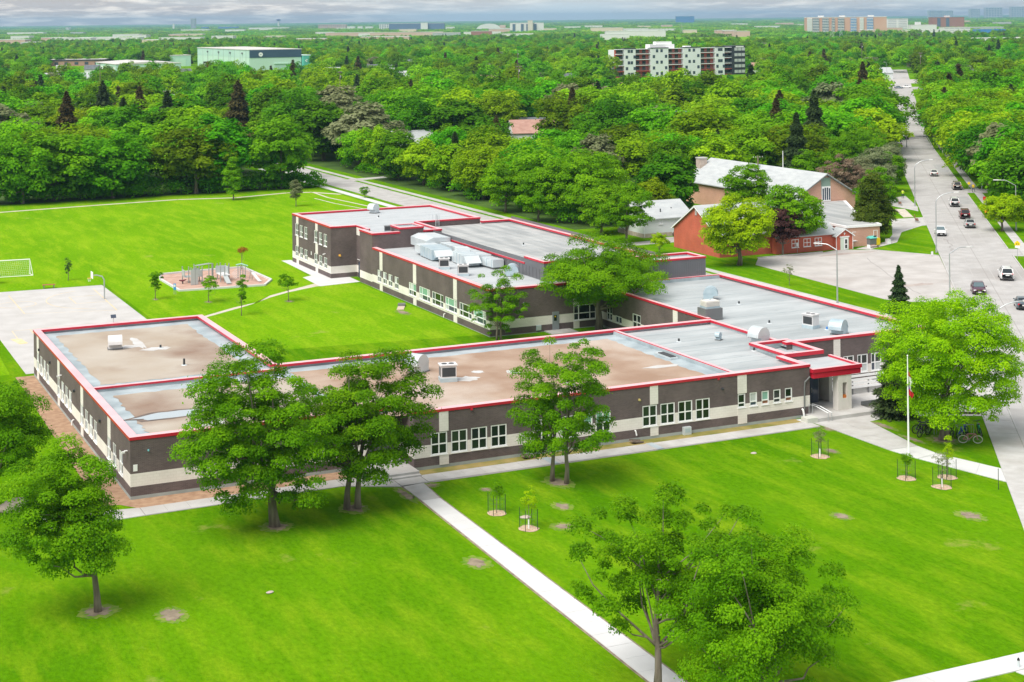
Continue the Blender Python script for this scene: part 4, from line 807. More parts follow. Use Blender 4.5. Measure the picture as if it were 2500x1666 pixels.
def trunk_mesh(name, rng, H, r, cb, targets, lean, m, base=(0, 0), limbs=9, n=8):
    mb = MB(); top = cb + (H - cb) * .55
    pts = []; rad = []
    for i in range(7):
        t = i / 6; z = top * t
        pts.append((base[0] + lean[0] * .55 * t ** 1.5 + rng.normal() * r * .25 * (0 < i), base[1] + lean[1] * .55 * t ** 1.5 + rng.normal() * r * .25 * (0 < i), z - .1 * (i == 0)))
        rad.append(r * (1.22 if i == 0 else 1.0 - .72 * t))
    mb.path(pts, rad, n)
    idx = rng.choice(len(targets), min(limbs, len(targets)), replace=False)
    for k in idx:
        q = np.array(targets[k]); j = int(rng.integers(2, 6)); s = np.array(pts[j])
        if q[2] < s[2]: j = 2; s = np.array(pts[2])
        mid = s * .5 + q * .5 + np.array([0, 0, -.08 * np.linalg.norm(q[:2] - s[:2])]) + rng.normal(size=3) * .25
        r0 = rad[j] * .55
        mb.path([s, s * .75 + mid * .25 + rng.normal(size=3) * .08, mid, mid * .5 + q * .5 + rng.normal(size=3) * .15, q], [r0, r0 * .8, r0 * .58, r0 * .36, r0 * .12], 6)
    return mb.mesh(name, m, True)
def big_tree(label, base, H, W, cb, lean, leafm, seed, K=80, rc=.95, leaves=26000, size=.23, r=.38, trunks=((0, 0),), bark=None, shape='round', lump=.3, zs=.72, bias=2.2, up=.55, droop=0, group=None, name='deciduous_tree', limbs=12):
    rng = np.random.default_rng(seed); t = thing(name, label, 'tree', (base[0], base[1], 0), 0, group)
    K = int(K * 1.35); rc *= .88; C = crown_points(rng, H, W, cb, K, rc, lean, lump, bias, shape); rad = rc * (.5 + .9 * rng.random(K))
    if len(trunks) > 1 or True:
        for i, b in enumerate(trunks):
            near = [c for c in C if (c[0] - b[0]) * (1 if len(trunks) < 2 else np.sign(b[0] + 1e-6)) > -1.5] or list(C)
            put('trunk', trunk_mesh('trunk', rng, H, r, cb, near if len(trunks) > 1 else list(C), lean, bark or BARK, b, limbs), t)
    near_ = base[1] < 45; put('crown', leaf_cloud('crown', C, rad, int(leaves * (1.85 if near_ else 1.15)), size * (.66 if near_ else .88), leafm, rng, zs, up, droop=droop), t)
    return t
# --- named trees of the school grounds
big_tree('large maple left of the front steps, tallest tree before the facade', (7.31, -10.1), 12.3, 10.8, .4, (-1.0, .3), L_MAPLE, 11, 110, .95, 46000, .23, .33)
big_tree('twin trunked maple just left of the concrete porch', (13.1, -8.7), 11.0, 9.2, 1.0, (1.3, .2), L_MAPLE, 12, 82, .9, 34000, .23, .23, trunks=((-.35, 0), (.35, -.2)))
big_tree('slim two stemmed tree standing before the middle of the front facade', (28.35, -9.8), 10.4, 8.4, 1.0, (.6, 0), L_MAPLE, 23, 70, .8, 25000, .21, .17, trunks=((-.35, .6), (.3, -.4)), lump=.5, bias=1.8)
big_tree('maple at the far left front with a bare lower trunk', (-6.0, -20.4), 9.75, 6.8, 1.8, (-2.0, 0), L_LOCUST, 14, 78, .85, 30000, .2, .21, lump=.4)
big_tree('tree beside the west wall cut by the left picture edge', (-9.0, 1.8), 9.5, 8.0, 1.4, (.6, 0), L_MAPLE, 15, 80, .95, 28000, .22, .3)
big_tree('open crowned locust leaning over the front walk at the bottom', (16.6, -43.8), 9.8, 9.6, 2.4, (.9, .9), L_MAPLE, 36, 62, .76, 24000, .19, .2, lump=.6, bias=1.6, droop=.5, limbs=24)
big_tree('lower spreading locust at the bottom edge right of the walk', (19.6, -49.0), 9.4, 9.4, .4, (.8, 1.6), L_MAPLE, 17, 88, .82, 32000, .19, .2, lump=.5, bias=1.8, droop=.5, limbs=24)
big_tree('dense bright green maple over the bicycles by the entrance', (60.0, -13.0), 11.9, 12.8, .6, (.3, 0), L_BRIGHT, 18, 160, .95, 56000, .24, .36, lump=.2, bias=3.0, zs=.85, up=.7)
big_tree('wide spreading tree in the courtyard before the gym', (57.3, 38.7), 10.2, 14.6, 1.9, (0, 0), L_MAPLE, 19, 110, 1.15, 36000, .27, .42, lump=.35)
big_tree('thin multi stemmed tree at the courtyard corner', (45.6, 38.6), 7.6, 5.2, .1, (0, 0), L_LOCUST, 20, 44, .62, 10000, .2, .12, trunks=((-.25, 0), (.25, .1)), lump=.6, bias=1.4)
big_tree('yellow green maple beside the church car park', (94.6, 69.1), 9.3, 10.2, .9, (0, 0), L_YELLOW, 21, 105, 1.0, 26000, .3, .33, zs=.85)
big_tree('purple leaved crabapple before the red brick church', (104.7, 73.8), 7.2, 6.0, 1.2, (0, 0), L_PURPLE, 22, 60, .75, 12000, .27, .16)
big_tree('spreading green tree beside the purple crabapple at the church', (107.4, 76.4), 9.6, 10.6, 1.4, (0, 0), L_LOCUST, 33, 95, 1.0, 22000, .3, .3)
big_tree('dark conical cedar behind the salmon brick church hall', (124.2, 79.6), 9.8, 7.6, .1, (0, 0), L_CEDAR, 24, 100, .95, 20000, .3, .2, shape='cone', bias=3)
big_tree('upright tree between the church hall and the main road', (129.5, 85.5), 10.4, 7.4, .6, (0, 0), L_MAPLE, 25, 70, .9, 15000, .3, .22)
big_tree('green tree in front of the long white church roof', (120.5, 107.0), 9.8, 8.6, .8, (0, 0), L_MAPLE, 26, 85, .95, 17000, .32, .26)
big_tree('round yellow green tree above the white house', (117.0, 126.5), 7.6, 8.6, .6, (0, 0), L_YELLOW, 27, 70, 1.0, 13000, .36, .25)
big_tree('tall slender pale tree in front of the wood edge', (56.1, 181.0), 8.3, 5.0, .6, (0, 0), L_LOCUST, 28, 60, .75, 11000, .28, .14, shape='cone')
big_tree('small pale tree on the field near the side street', (63.2, 165.0), 5.2, 3.3, .8, (0, 0), L_GREY, 29, 30, .55, 4000, .22, .08, shape='cone')
big_tree('large pale green tree right of the gym roof', (97.6, 118.0), 11.6, 15.0, 1.6, (-1.2, 0), L_LOCUST, 30, 125, 1.3, 32000, .36, .42)
big_tree('open branched tree left of the white house', (91.8, 95.0), 7.8, 8.2, 1.4, (0, 0), L_MAPLE, 31, 60, .85, 13000, .28, .22, lump=.5)
big_tree('small yellow sapling on the verge before the red church', (90.4, 83.0), 3.2, 2.8, .7, (0, 0), L_YELLOW, 32, 24, .42, 2600, .2, .06)
big_tree('bare thin sapling on the verge beside the school', (91.0, 52.4), 2.9, 1.9, 1.0, (0, 0), L_GREY, 34, 16, .26, 500, .12, .035)
big_tree('reddish budding tree left of the main road', (146.0, 116.0), 9.0, 7.8, 1.4, (0, 0), L_PINK, 35, 70, .8, 11000, .28, .22, lump=.4)
big_tree('grey green thin tree beside the reddish one at the road', (151.5, 118.0), 8.8, 7.8, 1.4, (0, 0), L_GREY, 37, 70, .8, 11000, .28, .22, lump=.4)
for k, (sr, nr, Hq, Wq, lm_, lb_) in enumerate([(205, 58.0, 7.5, 6.5, L_MAPLE, 'small green tree at the kerb beside the lamp'), (219, 58.4, 8.0, 7, L_GREY, 'thin grey tree at the kerb farther along'), (186, 55.5, 7.0, 6, L_GREY, 'sparse tree behind the farther brown bench'), (196, 54.5, 9.0, 8.5, L_GREY, 'grey green tree on the left verge just past the bus stop'), (208, 50.5, 10.5, 10, L_MAPLE, 'full green tree behind the grey green verge tree'), (224, 55.0, 10.0, 10, L_MAPLE, 'dark green tree leaning over the left kerb of main road'), (240, 53.5, 11.0, 11, L_LOCUST, 'light green tree before the yellow one at the road'), (232, 44.0, 11.0, 11, L_MAPLE, 'broad tree behind the dark kerb tree'), (190, 43.5, 9.5, 9, L_MAPLE, 'rounded tree right of the church hall gable')]):
    big_tree(lb_, rd(sr, nr), Hq, Wq, .9, (0, 0), lm_, 140 + k, 80, 1.0, 15000, .34, .25)
for k, (x_, y_, Hq, Wq, lm_, lb_) in enumerate([(93.0, 105.0, 8.2, 8.0, L_LOCUST, 'light green tree close behind the gym, left of the large pale one'), (91.6, 124.0, 8.6, 8.4, L_MAPLE, 'green tree behind the gym along the side street'), (99.5, 107.5, 7.6, 7.6, L_LOCUST, 'low bright tree between gym and white house'), (92.0, 138.0, 9.5, 9.5, L_LOCUST, 'rounded light tree behind the two storey block'), (104.0, 108.0, 8.0, 7.0, L_FORESTY, 'pale tree directly behind the white house')]):
    big_tree(lb_, (x_, y_), Hq, Wq, .4, (0, 0), lm_, 160 + k, 80, 1.0, 15000, .33, .22)
big_tree('yellow green tree at the right picture edge beyond the road', (*rd(150.5, 72.7),), 6.0, 7.2, .9, (0, 0), L_YELLOW, 38, 80, .85, 15000, .3, .2)
big_tree('yellow tree hanging over the left edge of main road', (*rd(262, 56.5),), 8.6, 7.0, .8, (0, 0), L_FORESTY, 39, 60, .9, 11000, .32, .2)
# young trees on the back lawn
for i, (x, y, H, W, cb, lm, lb) in enumerate([(19.4, 80.2, 3.9, 1.9, .9, L_MAPLE, 'oval young tree left of the blue playground sign'), (24.6, 75.4, 3.4, 2.4, 1.0, L_LOCUST, 'forked young tree in front of the playground'), (25.7, 64.9, 4.6, 1.6, 1.2, L_MAPLE, 'tall narrow young tree at the bend of the path'), (33.2, 71.4, 3.3, 2.6, 1.3, L_MAPLE, 'round headed young tree beside the back path'), (12.5, 99.9, 3.1, 1.2, .6, L_SPRUCE, 'thin sparse young tree beyond the ball court'), (34.8, 98.0, 3.1, 1.7, 2.0, L_ORANGE, 'small copper leaved tree behind the playground'), (3.6, 101.8, 2.7, 1.8, .2, L_SPRUCE, 'dark young evergreen beside the goal at the left edge'), (78.6, 171.6, 2.2, 2.0, .4, L_MAPLE, 'small tree on the side street verge'), (37.5, 19.4, 1.1, 2.2, .1, L_LOCUST, 'low shrub against the courtyard side of the front wing')]):
    big_tree(lb, (x, y), H, W, cb, (0.2 * (i % 3 - 1), 0), lm, 60 + i, 20 if W > 1.3 else 14, .34 if i != 2 else .3, {4: 350, 5: 420}.get(i, 1500), .19, .05, lump=.75, bias=1.3, limbs=8, name='young_tree')
# saplings with stakes, mesh guard and mulch ring
STAKE = mat('stake_green', (.02, .05, .03), .6); GUARD = mat('guard_mesh', (.10, .22, .10), .7)
for i, (x, y, H, W, lm, lb, white) in enumerate([(21.4, -14.2, 2.1, .7, L_MAPLE, 'staked sapling nearest the front steps, leaves only at the top', 0), (21.9, -18.1, 2.95, 1.5, L_YELLOW, 'staked yellow green sapling with white trunk guard near the walk', 1), (48.7, -12.6, 2.3, 1.2, L_GREY, 'staked thin sapling before the entrance walk', 1), (50.75, -20.1, 1.9, .6, L_MAPLE, 'staked dark tufted sapling left of the flagpole foot', 0), (51.6, -22.9, 2.6, 1.5, L_GREY, 'staked pale sapling lowest of the three by the curving walk', 1), (53.5, -21.2, 3.1, 1.1, L_YELLOW, 'staked slender yellow sapling nearest the curving walk', 0)]):
    t = big_tree(lb, (x, y), H, W, .9, (.05, 0), lm, 90 + i, 14, .24, 900 if lm is not L_GREY else 450, .11, .03, lump=.5, bias=1.4, limbs=5, name='staked_sapling')
    rng = random.Random(i); mb = MB().sheet(blob(0, 0, .66, .72, 200 + i, 16, .12), .03).build('mulch_ring', CHIPS, t)
    for k in range(4): a = R(45 + 90 * k); MB().path([(.62 * math.cos(a), .62 * math.sin(a), 0), (.62 * math.cos(a), .62 * math.sin(a), 1.35)], .022, 5).build('stake', STAKE, t)
    gm = MB()
    for k in range(12): a0 = 2 * math.pi * k / 12; gm.path([(.55 * math.cos(a0), .55 * math.sin(a0), .05), (.55 * math.cos(a0), .55 * math.sin(a0), 1.15)], .005, 3, False)
    for zz in (.15, .45, .75, 1.1): gm.ring((0, 0, zz), .55, .005, 'z', 12, 3)
    gm.build('mesh_guard', GUARD, t)
    if white: MB().path([(0, 0, .02), (0, 0, .62)], [.06, .05], 8).build('trunk_guard', WHITE, t)

# --- spruces
def spruce_mesh(seed, H, W, n, size, m):
    rng = np.random.default_rng(seed); tiers = 16; P = []; Nn = []; Ts = []
    for _ in range(n):
        t = rng.random() ** .75; z = H * (1 - t * .94); rmax = W / 2 * (t ** .85) * (.88 + .24 * math.sin(t * 40 + seed))
        az = rng.integers(0, 11) * 2 * math.pi / 11 + t * 9.1 + rng.normal() * .17
        u = .25 + .75 * rng.random() ** .55; rr = rmax * u
        P.append((math.cos(az) * rr, math.sin(az) * rr, z - rr * .32 + .12 * rr * u * u)); Nn.append((math.cos(az) * .5, math.sin(az) * .5, .8)); Ts.append((math.cos(az), math.sin(az), -.35))
    P = np.array(P); nrm = unit(np.array(Nn) + rng.normal(size=(n, 3)) * .35); tt = unit(np.array(Ts) + rng.normal(size=(n, 3)) * .4); b = unit(np.cross(nrm, tt))
    s = size * (.6 + .8 * rng.random(n)); a = tt * s[:, None] * .8; c = b * s[:, None] * .3
    V = np.stack([P - a, P + c, P + a, P - c], 1).reshape(-1, 3); tint = np.clip(rng.random(n) * .7 + .3 * (np.linalg.norm(P[:, :2], axis=1) / (W / 2)), 0, 1)
    return np_mesh('crown', V, np.arange(4 * n).reshape(n, 4), m, tint)
def spruce(label, base, H, W, seed, m=None, n=7000, size=.35):
    t = thing('spruce_tree', label, 'tree', (base[0], base[1], 0)); put('crown', spruce_mesh(seed, H, W, n, size, m or L_SPRUCE), t)
    MB().path([(0, 0, -.1), (0, 0, H * .5), (0, 0, H * .97)], [.16, .1, .02], 7).build('trunk', BARKD, t); return t
spruce('dark spruce left of the bright maple at the entrance', (61.4, -5.3), 6.6, 4.2, 5, n=8000, size=.26)
spruce('small pointed spruce above the bright maple at the car park', (91.4, 31.9), 5.2, 3.0, 6, n=5000, size=.24)
spruce('tall dark spruce behind the long white church roof', (152.0, 138.0), 15.0, 8.4, 7, n=11000, size=.5)

# ------------------------------------------------------------------ wood and street trees
def proto(seed, H, W, cb, lm, K, leaves, size, shape='round', lump=.3, zs=.8, rcf=.12):
    rng = np.random.default_rng(seed); rc = W * rcf
    C = crown_points(rng, H, W, cb, K, rc, (0, 0), lump, 2.6, shape); rad = rc * (.7 + .6 * rng.random(K))
    return leaf_cloud('crown', C, rad, leaves, size, lm, rng, zs, .6), trunk_mesh('trunk', rng, H, .28, cb, list(C), (0, 0), BARK, (0, 0), 7, 6)
PR = []      # (kind words, crown mesh, trunk mesh, H, W)
for i, (H, W, cb, lm, shape, wd) in enumerate([(12, 13, .5, L_FOREST, 'round', 'broad dark green'), (11, 14, .6, L_FOREST, 'dome', 'wide domed'), (13, 11.5, .5, L_FOREST, 'vase', 'tall vase shaped'), (12, 13, .5, L_FORESTY, 'round', 'broad light green'), (10, 10, .3, L_FOREST, 'round', 'round green'), (10, 11, .4, L_FORESTY, 'dome', 'domed yellow green'), (13, 15, .6, L_FOREST, 'dome', 'large spreading'), (11.5, 12, .4, L_FOREST, 'round', 'full crowned'), (9, 9, .6, L_GREY, 'round', 'thin grey green')]):
    c, tk = proto(300 + i, H, W, cb, lm, 72, 8500, .52, shape, .32, .85, .105); PR.append((wd, c, tk, H, W))
SPR = []
for i, (H, W, lm, wd) in enumerate([(13, 7.6, L_SPRUCE, 'dark green'), (12, 7.4, L_SPRUCEB, 'brownish'), (14, 8.4, L_SPRUCEB, 'tall brownish')]):
    SPR.append((wd, spruce_mesh(400 + i, H, W, 5000, .6, lm), MB().path([(0, 0, -.1), (0, 0, H * .95)], [.2, .03], 6).mesh('trunk', BARKD), H, W))

def road_n(x, y): s = x * T_.x + y * T_.y; return x * N_.x + y * N_.y - bend(s), s
BUILD = []   # (x,y,r) clearings for buildings among the trees
CLEAR = [(132.5, 119, 19), (121, 92, 16), (104, 84, 14), (101, 101, 8), (117, 112, 5), (176, 291, 9), (449, 674, 34), (420, 690, 18), (475, 655, 14), (503, 562, 11), (470, 520, 30), (292, 1010, 55), (292, 1070, 55), (225, 1020, 62), (215, 1060, 60), (205, 1150, 50), (323, 829, 12), (279, 791, 9), (383, 936, 10), (169, 972, 10), (153, 986, 7), (509, 686, 8), (114, 124, 7), (150, 135, 8), (166, 262, 9), (168, 275, 10), (300, 760, 6), (345, 845, 6)]
def allowed(x, y):
    n, s = road_n(x, y)
    if x < 79.0 and y < 194.5: return False
    if 76.0 <= x < 94.5 and y < 260: return False
    if 79.0 <= x < 89.8 and y < 330: return False
    if 81.5 < x < 86 and y < 620: return False
    if 89.8 <= x < 96 and y < 98: return False
    if 58 < n < 76.5 and s < 830: return False
    if n <= 58 and x > 89 and s < 150: return False
    if n <= 59 and 150 <= s < 245 and n > 50: return False
    if n > 52 and n < 76.5 and s < 700: return False
    if n <= 58 and x > 89 and y < 112: return False
    if n >= 76.5 and s < 158: return False
    for cx, cy, cr_ in CLEAR:
        if (x - cx) ** 2 + (y - cy) ** 2 < cr_ ** 2: return False
    return True
fwv = Vector((math.sin(YAW), math.cos(YAW))); rtv = Vector((math.cos(YAW), -math.sin(YAW)))
def at(px, d):
    l_ = (px - 1250) / FPX * d; return (CAM.x + fwv.x * d + rtv.x * l_, CAM.y + fwv.y * d + rtv.y * l_)
# sites of houses that show between the trees
rgh = random.Random(12); HX = []
while len(HX) < 26:
    pxh, dh = rgh.uniform(40, 2420), rgh.uniform(360, 980); x, y = at(pxh, dh); n_, s_ = road_n(x, y)
    if (not allowed(x, y)) or (50 < n_ < 84) or any(abs(pxh - q[0]) < 55 and abs(dh - q[1]) < 130 for q in HX) or (1470 < pxh < 1860 and dh > 650) or (440 < pxh < 780 and dh > 760): continue
    HX.append((pxh, dh))
HX.sort()
for pxh, dh in HX: x, y = at(pxh, dh); CLEAR.append((x + 4, y + 4, 9))
rngF = random.Random(77)
def frustum(x, y, marg=60):
    px, py, d = proj((x, y, 6.0)); return -marg <= px <= 2500 + marg, d, px
cand = []
step = 12.6
d_ = 225.0
while d_ < 1290:
    st = step * (1 + max(0, d_ - 420) / 2600); half = d_ * .345 + 12; k = int(2 * half / st)
    for i in range(k + 1):
        l_ = -half + i * st + rngF.uniform(-.40, .40) * st; dd = d_ + rngF.uniform(-.42, .42) * st
        x = CAM.x + fwv.x * dd + rtv.x * l_; y = CAM.y + fwv.y * dd + rtv.y * l_
        inside, dep, px = frustum(x, y, 110)
        if rngF.random() < .10: continue
        if inside and allowed(x, y) and not (1236 < px < 1358 and 335 < dep < 440) and not any(abs(px - (q[0] + 4.5 * FPX / q[1])) < 7.5 * FPX / q[1] and q[1] - 42 < dep < q[1] + 2 for q in HX): cand.append((dep, x, y, px))
    d_ += st * .95
# trees along the right side of the main road, close to the footway
for s in range(163, 640, 9):
    for nn in ((78.4, 88, 98) if s < 230 else ((76.8, 87, 98) if s < 360 else (79.5,))):
        x, y = rd(s + rngF.uniform(-2, 2), nn + bend(s) + rngF.uniform(-.8, .8)); inside, dep, px = frustum(x, y, 200)
        if inside and dep > 225: cand.append((dep - 60, x, y, px))
    if s > 262:
        x, y = rd(s + rngF.uniform(-2, 2), (56.0 if s < 360 else 53.5) + bend(s) + rngF.uniform(-1, 1)); inside, dep, px = frustum(x, y, 200)
        if inside: cand.append((dep - 60, x, y, px))
for x, y in [(97, 214), (96.5, 201), (97, 188), (97.2, 174), (96.8, 158), (100, 141), (108.5, 135.5), (104, 152), (113, 148), (99, 165), (110, 163), (120, 158), (103, 130.5), (131, 146), (142, 150), (124, 172), (160, 150), (152, 162)]:
    inside, dep, px = frustum(x, y, 200); cand.append((dep - 70, x, y, px))
# front row of the wood beside the playing field
for i in range(13):
    x = 10 + i * 5.4 + rngF.uniform(-1, 1); y = 196.5 + rngF.uniform(-1.5, 2.5); inside, dep, px = frustum(x, y, 160)
    if inside: cand.append((dep - 30, x, y, px))
cand.sort()
# thin out overlaps in the near set
near = []; far_pts = []
for c in cand:
    if len(near) < 300:
        if all((c[1] - q[1]) ** 2 + (c[2] - q[2]) ** 2 > 6.0 ** 2 for q in near): near.append(c)
    else: far_pts.append(c)
def zone(x, y):
    n, s = road_n(x, y)
    if n > 66: return 'right of the main road'
    if x < 83: return 'beyond the playing field'
    if x < 150 and y < 230: return 'between side street and church'
    return 'left of the main road'
ORD = {1: 'leftmost', 2: 'second from left', 3: 'third from left', 4: 'fourth from left', 5: 'fifth from left'}
rows = {}
items = []
for c in near:
    dep, x, y, px = c; z = zone(x, y); con = rngF.random() < .12 and dep > 300
    row = int((proj((x, y, 0))[2] - 215) / 34); items.append([z, row, px, x, y, con, dep])
for it in items: rows.setdefault((it[0], it[1]), []).append(it)
rowrank = {}
for z in set(k[0] for k in rows):
    for i, k in enumerate(sorted([k for k in rows if k[0] == z], key=lambda k: k[1])): rowrank[k] = i + 1
RW = {1: 'front row', 2: 'second row', 3: 'third row', 4: 'fourth row', 5: 'fifth row', 6: 'sixth row', 7: 'seventh row'}
for key, lst in rows.items():
    lst.sort(key=lambda it: it[2])
    for j, (z, row, px, x, y, con, dep) in enumerate(lst):
        pool = SPR if con else PR
        p = rngF.choices(pool, weights=[1] * len(pool) if con else [3, 3, 2, 2, 3, 1.4, 3, 3, .6])[0]
        Ht = (rngF.uniform(9, 16) if y > 203 or x > 80 else rngF.uniform(12.5, 15.5)) if not con else rngF.uniform(14, 18)
        if z.startswith('between'): Ht = min(Ht, 11)
        if z.startswith('right of'): Ht = rngF.uniform(12, 14.5)
        pos = ORD.get(j + 1, '%dth from left' % (j + 1)); wr = RW.get(rowrank[key], '%dth row' % rowrank[key])
        lb = ('%s %s %s, %s, %s' % (p[0], 'spruce' if con else 'tree', z, wr, pos))
        t = thing('spruce_tree' if con else 'deciduous_tree', lb, 'tree', (x, y, -.05), rngF.uniform(0, 6.28), 'trees ' + z)
        sc = Ht / p[3]; wd_ = (rngF.uniform(.9, 1.15) if con else rngF.uniform(.98, 1.38)); t.scale = (sc * wd_, sc * wd_ * rngF.uniform(.92, 1.08), sc)
        put('crown', p[1], t); put('trunk', p[2], t)
# shrubs along the wood edge (one mass of undergrowth)
rng = np.random.default_rng(5); xs = rng.uniform(4, 78, 230); Cs = np.stack([xs, 195.3 + rng.random(230) ** 1.5 * 7.0, .5 + rng.random(230) * 2.0], 1)
C2 = np.stack([95 + rng.random(260) ** 1.3 * 26, rng.uniform(112, 236, 260), .4 + rng.random(260) * 1.5], 1); Cs = np.concatenate([Cs, C2[[allowed(a, b) for a, b in C2[:, :2]]]])
put('undergrowth', leaf_cloud('undergrowth', Cs, .9 + rng.random(len(Cs)) * 1.2, 70000, .42, L_FOREST, rng), kind='stuff', label='low undergrowth along the edge of the wood', cat='undergrowth')

# distant woods: one instanced mass
pc = bpy.data.collections.new('distant_tree_kinds')
def pobj(me, tk=None):
    o = bpy.data.objects.new('kind_%02d' % len(pc.objects), me); pc.objects.link(o)
for i, (H, W, lm, shape) in enumerate([(12, 13, L_FOREST, 'dome'), (12, 12, L_FOREST, 'round'), (13, 11, L_FOREST, 'round'), (11, 12, L_FORESTY, 'dome'), (10, 11, L_FOREST, 'round'), (9, 9, L_GREY, 'round')]):
    rg = np.random.default_rng(500 + i); C = crown_points(rg, H, W, 1.0, 34, W * .14, (0, 0), .3, 2.6, shape); pobj(leaf_cloud('kind', C, W * .14 * (.7 + .6 * rg.random(34)), 2600, .80, lm, rg, .85, .7))
pobj(spruce_mesh(510, 13, 6.0, 1100, 1.1, L_SPRUCE)); pobj(spruce_mesh(511, 12, 6.0, 1100, 1.1, L_SPRUCEB))
for i in range(4):      # clumps for the far distance
    rg = np.random.default_rng(520 + i); C = np.concatenate([rg.normal(size=(44, 2)) * 15, 1.0 + 3.2 * rg.random((44, 1))], 1); pobj(leaf_cloud('clump', C, 3.2 + 2.2 * rg.random(44), 1100, 2.6, L_FOREST if i < 3 else L_FORESTY, rg, .8, .7))
pts = []
def seen_past(px, dep):     # low planting in front of the buildings that stand clear of the trees
    if dep > 905: return .85
    if 1490 < px < 1850 and 640 < dep: return .34
    return .92 if dep < 600 else .82
HSEEN = [((169, 972), 9), ((153, 986), 6), ((318, 834), 15), ((277, 795), 9), ((381, 938), 9), ((507, 690), 6), ((500, 566), 10), ((300, 760), 7), ((352, 842), 8)]
HSEEN = [(proj((a[0], a[1], 0))[0] + w_ * 1.6, w_ * 2.6 + 6, proj((a[0], a[1], 0))[2]) for a, w_ in HSEEN]
def corridor(px, dep):
    for hp, hw_, hd in HSEEN:
        if abs(px - hp) < hw_ and hd - 110 < dep < hd + 6: return False
    if 440 < px < 770 and 880 < dep < 1110: return False
    if 1232 < px < 1362 and 330 < dep < 445: return False
    if 230 < px < 460 and 860 < dep < 1090: return False
    if 110 < px < 260 and 900 < dep < 1220: return False
    if 1490 < px < 1850 and 820 < dep < 905: return False
    return True
for dep, x, y, px in [q for q in far_pts if corridor(q[3], q[0])]: pts.append((x, y, 0, rngF.choices(range(8), weights=[3, 3, 3, 1.8, 3, .5, .3, .3])[0], seen_past(px, dep) * rngF.uniform(.75, 1.45), rngF.uniform(0, 6.28)))
FARB = []
# ------------------------------------------------------------------ buildings beyond the school
RBRICK = brick_mat('red_brick', (.50, .095, .05), (.56, .12, .065), (.46, .17, .12), .24, .08, .3)
SBRICK = brick_mat('salmon_brick', (.56, .29, .20), (.62, .34, .25), (.60, .42, .34), .24, .08, .2)
SHING = mat('grey_shingle', (0.400, 0.424, 0.440), .9, (0.480, 0.504, 0.512), .5, stretch=(1, 1, 6), bump=.1)
SHINGD = mat('dark_shingle', (.10, .115, .13), .9, (.16, .175, .19), .7)
SHINGB = mat('brown_shingle', (.36, .20, .16), .9, (.45, .27, .22), .7)
SIDING = mat('white_siding', (.70, .73, .75), .6, (.75, .77, .79), .3, stretch=(.1, .1, 8))
STONE = mat('tan_stone', (.44, .36, .31), .9, (.54, .45, .39), 2)
MINT = mat('mint_cladding', (.42, .62, .56), .5, (.48, .67, .61), .05); MINT2 = mat('mint_cladding_light', (.50, .70, .60), .5, (.54, .73, .64), .05)
TEAL = mat('teal_cladding', (.12, .50, .44), .5); NAVY = mat('navy_panel', (.045, .085, .14), .4)
PALER = mat('pale_roof', (0.561, 0.527, 0.510), .8, (0.612, 0.595, 0.578), .05)
def gable(label, cat, loc, Lx, Ly, eave, ridge, wm, rm, rz=0, name='house', base=None, ridge_along='x', wins=(), ov=.35, gapw=None):
    """gabled house; footprint Lx by Ly from the local origin, ridge along x or y"""
    t = thing(name, label, cat, loc, rz)
    if ridge_along == 'x':
        prof = [(0, 0), (Ly, 0), (Ly, eave), (Ly / 2, ridge - .12), (0, eave)]; MB().extr(prof, 0, Lx).build('wall', wm, t)
        k = (ridge - eave) / (Ly / 2); a = [(-ov, eave - ov * k), (Ly / 2, ridge), (Ly / 2, ridge + .16), (-ov, eave - ov * k + .16)]; b = [(Ly / 2, ridge), (Ly + ov, eave - ov * k), (Ly + ov, eave - ov * k + .16), (Ly / 2, ridge + .16)]
        r1 = MB().extr(a, -ov, Lx + ov).build('roof', rm, t); r2 = MB().extr(b, -ov, Lx + ov).build('roof', rm, t)
        for pr_, o in ((a, r1), (b, r2)): MB().extr([(p[0], p[1] - .1) for p in pr_], -ov - .03, -ov).build('bargeboard', WHITE, o)
    else:
        prof = [(0, 0), (Lx, 0), (Lx, eave), (Lx / 2, ridge - .12), (0, eave)]; MB().extr(prof, 0, Ly, 'y').build('wall', wm, t)
        k = (ridge - eave) / (Lx / 2); a = [(-ov, eave - ov * k), (Lx / 2, ridge), (Lx / 2, ridge + .16), (-ov, eave - ov * k + .16)]; b = [(Lx / 2, ridge), (Lx + ov, eave - ov * k), (Lx + ov, eave - ov * k + .16), (Lx / 2, ridge + .16)]
        r1 = MB().extr(a, -ov, Ly + ov, 'y').build('roof', rm, t); r2 = MB().extr(b, -ov, Ly + ov, 'y').build('roof', rm, t)
        for pr_, o in ((a, r1), (b, r2)): MB().extr([(p[0], p[1] - .1) for p in pr_], -ov - .03, -ov, 'y').build('bargeboard', gapw or WHITE, o)
    if base: MB().box(-.03, Lx + .03, -.03, Ly + .03, 0, base[0]).build('plinth', base[1], t)
    for w in wins:
        if w[0] == 'Y': window('Y', -.06, *w[1:], parent=t, cols=(.5,) if w[2] - w[1] > .9 else (), rows=(.5,), sill=True)
        else: window('X', -.06, *w[1:], parent=t, cols=(.5,) if w[2] - w[1] > .9 else (), rows=(.5,), sill=True)
    return t
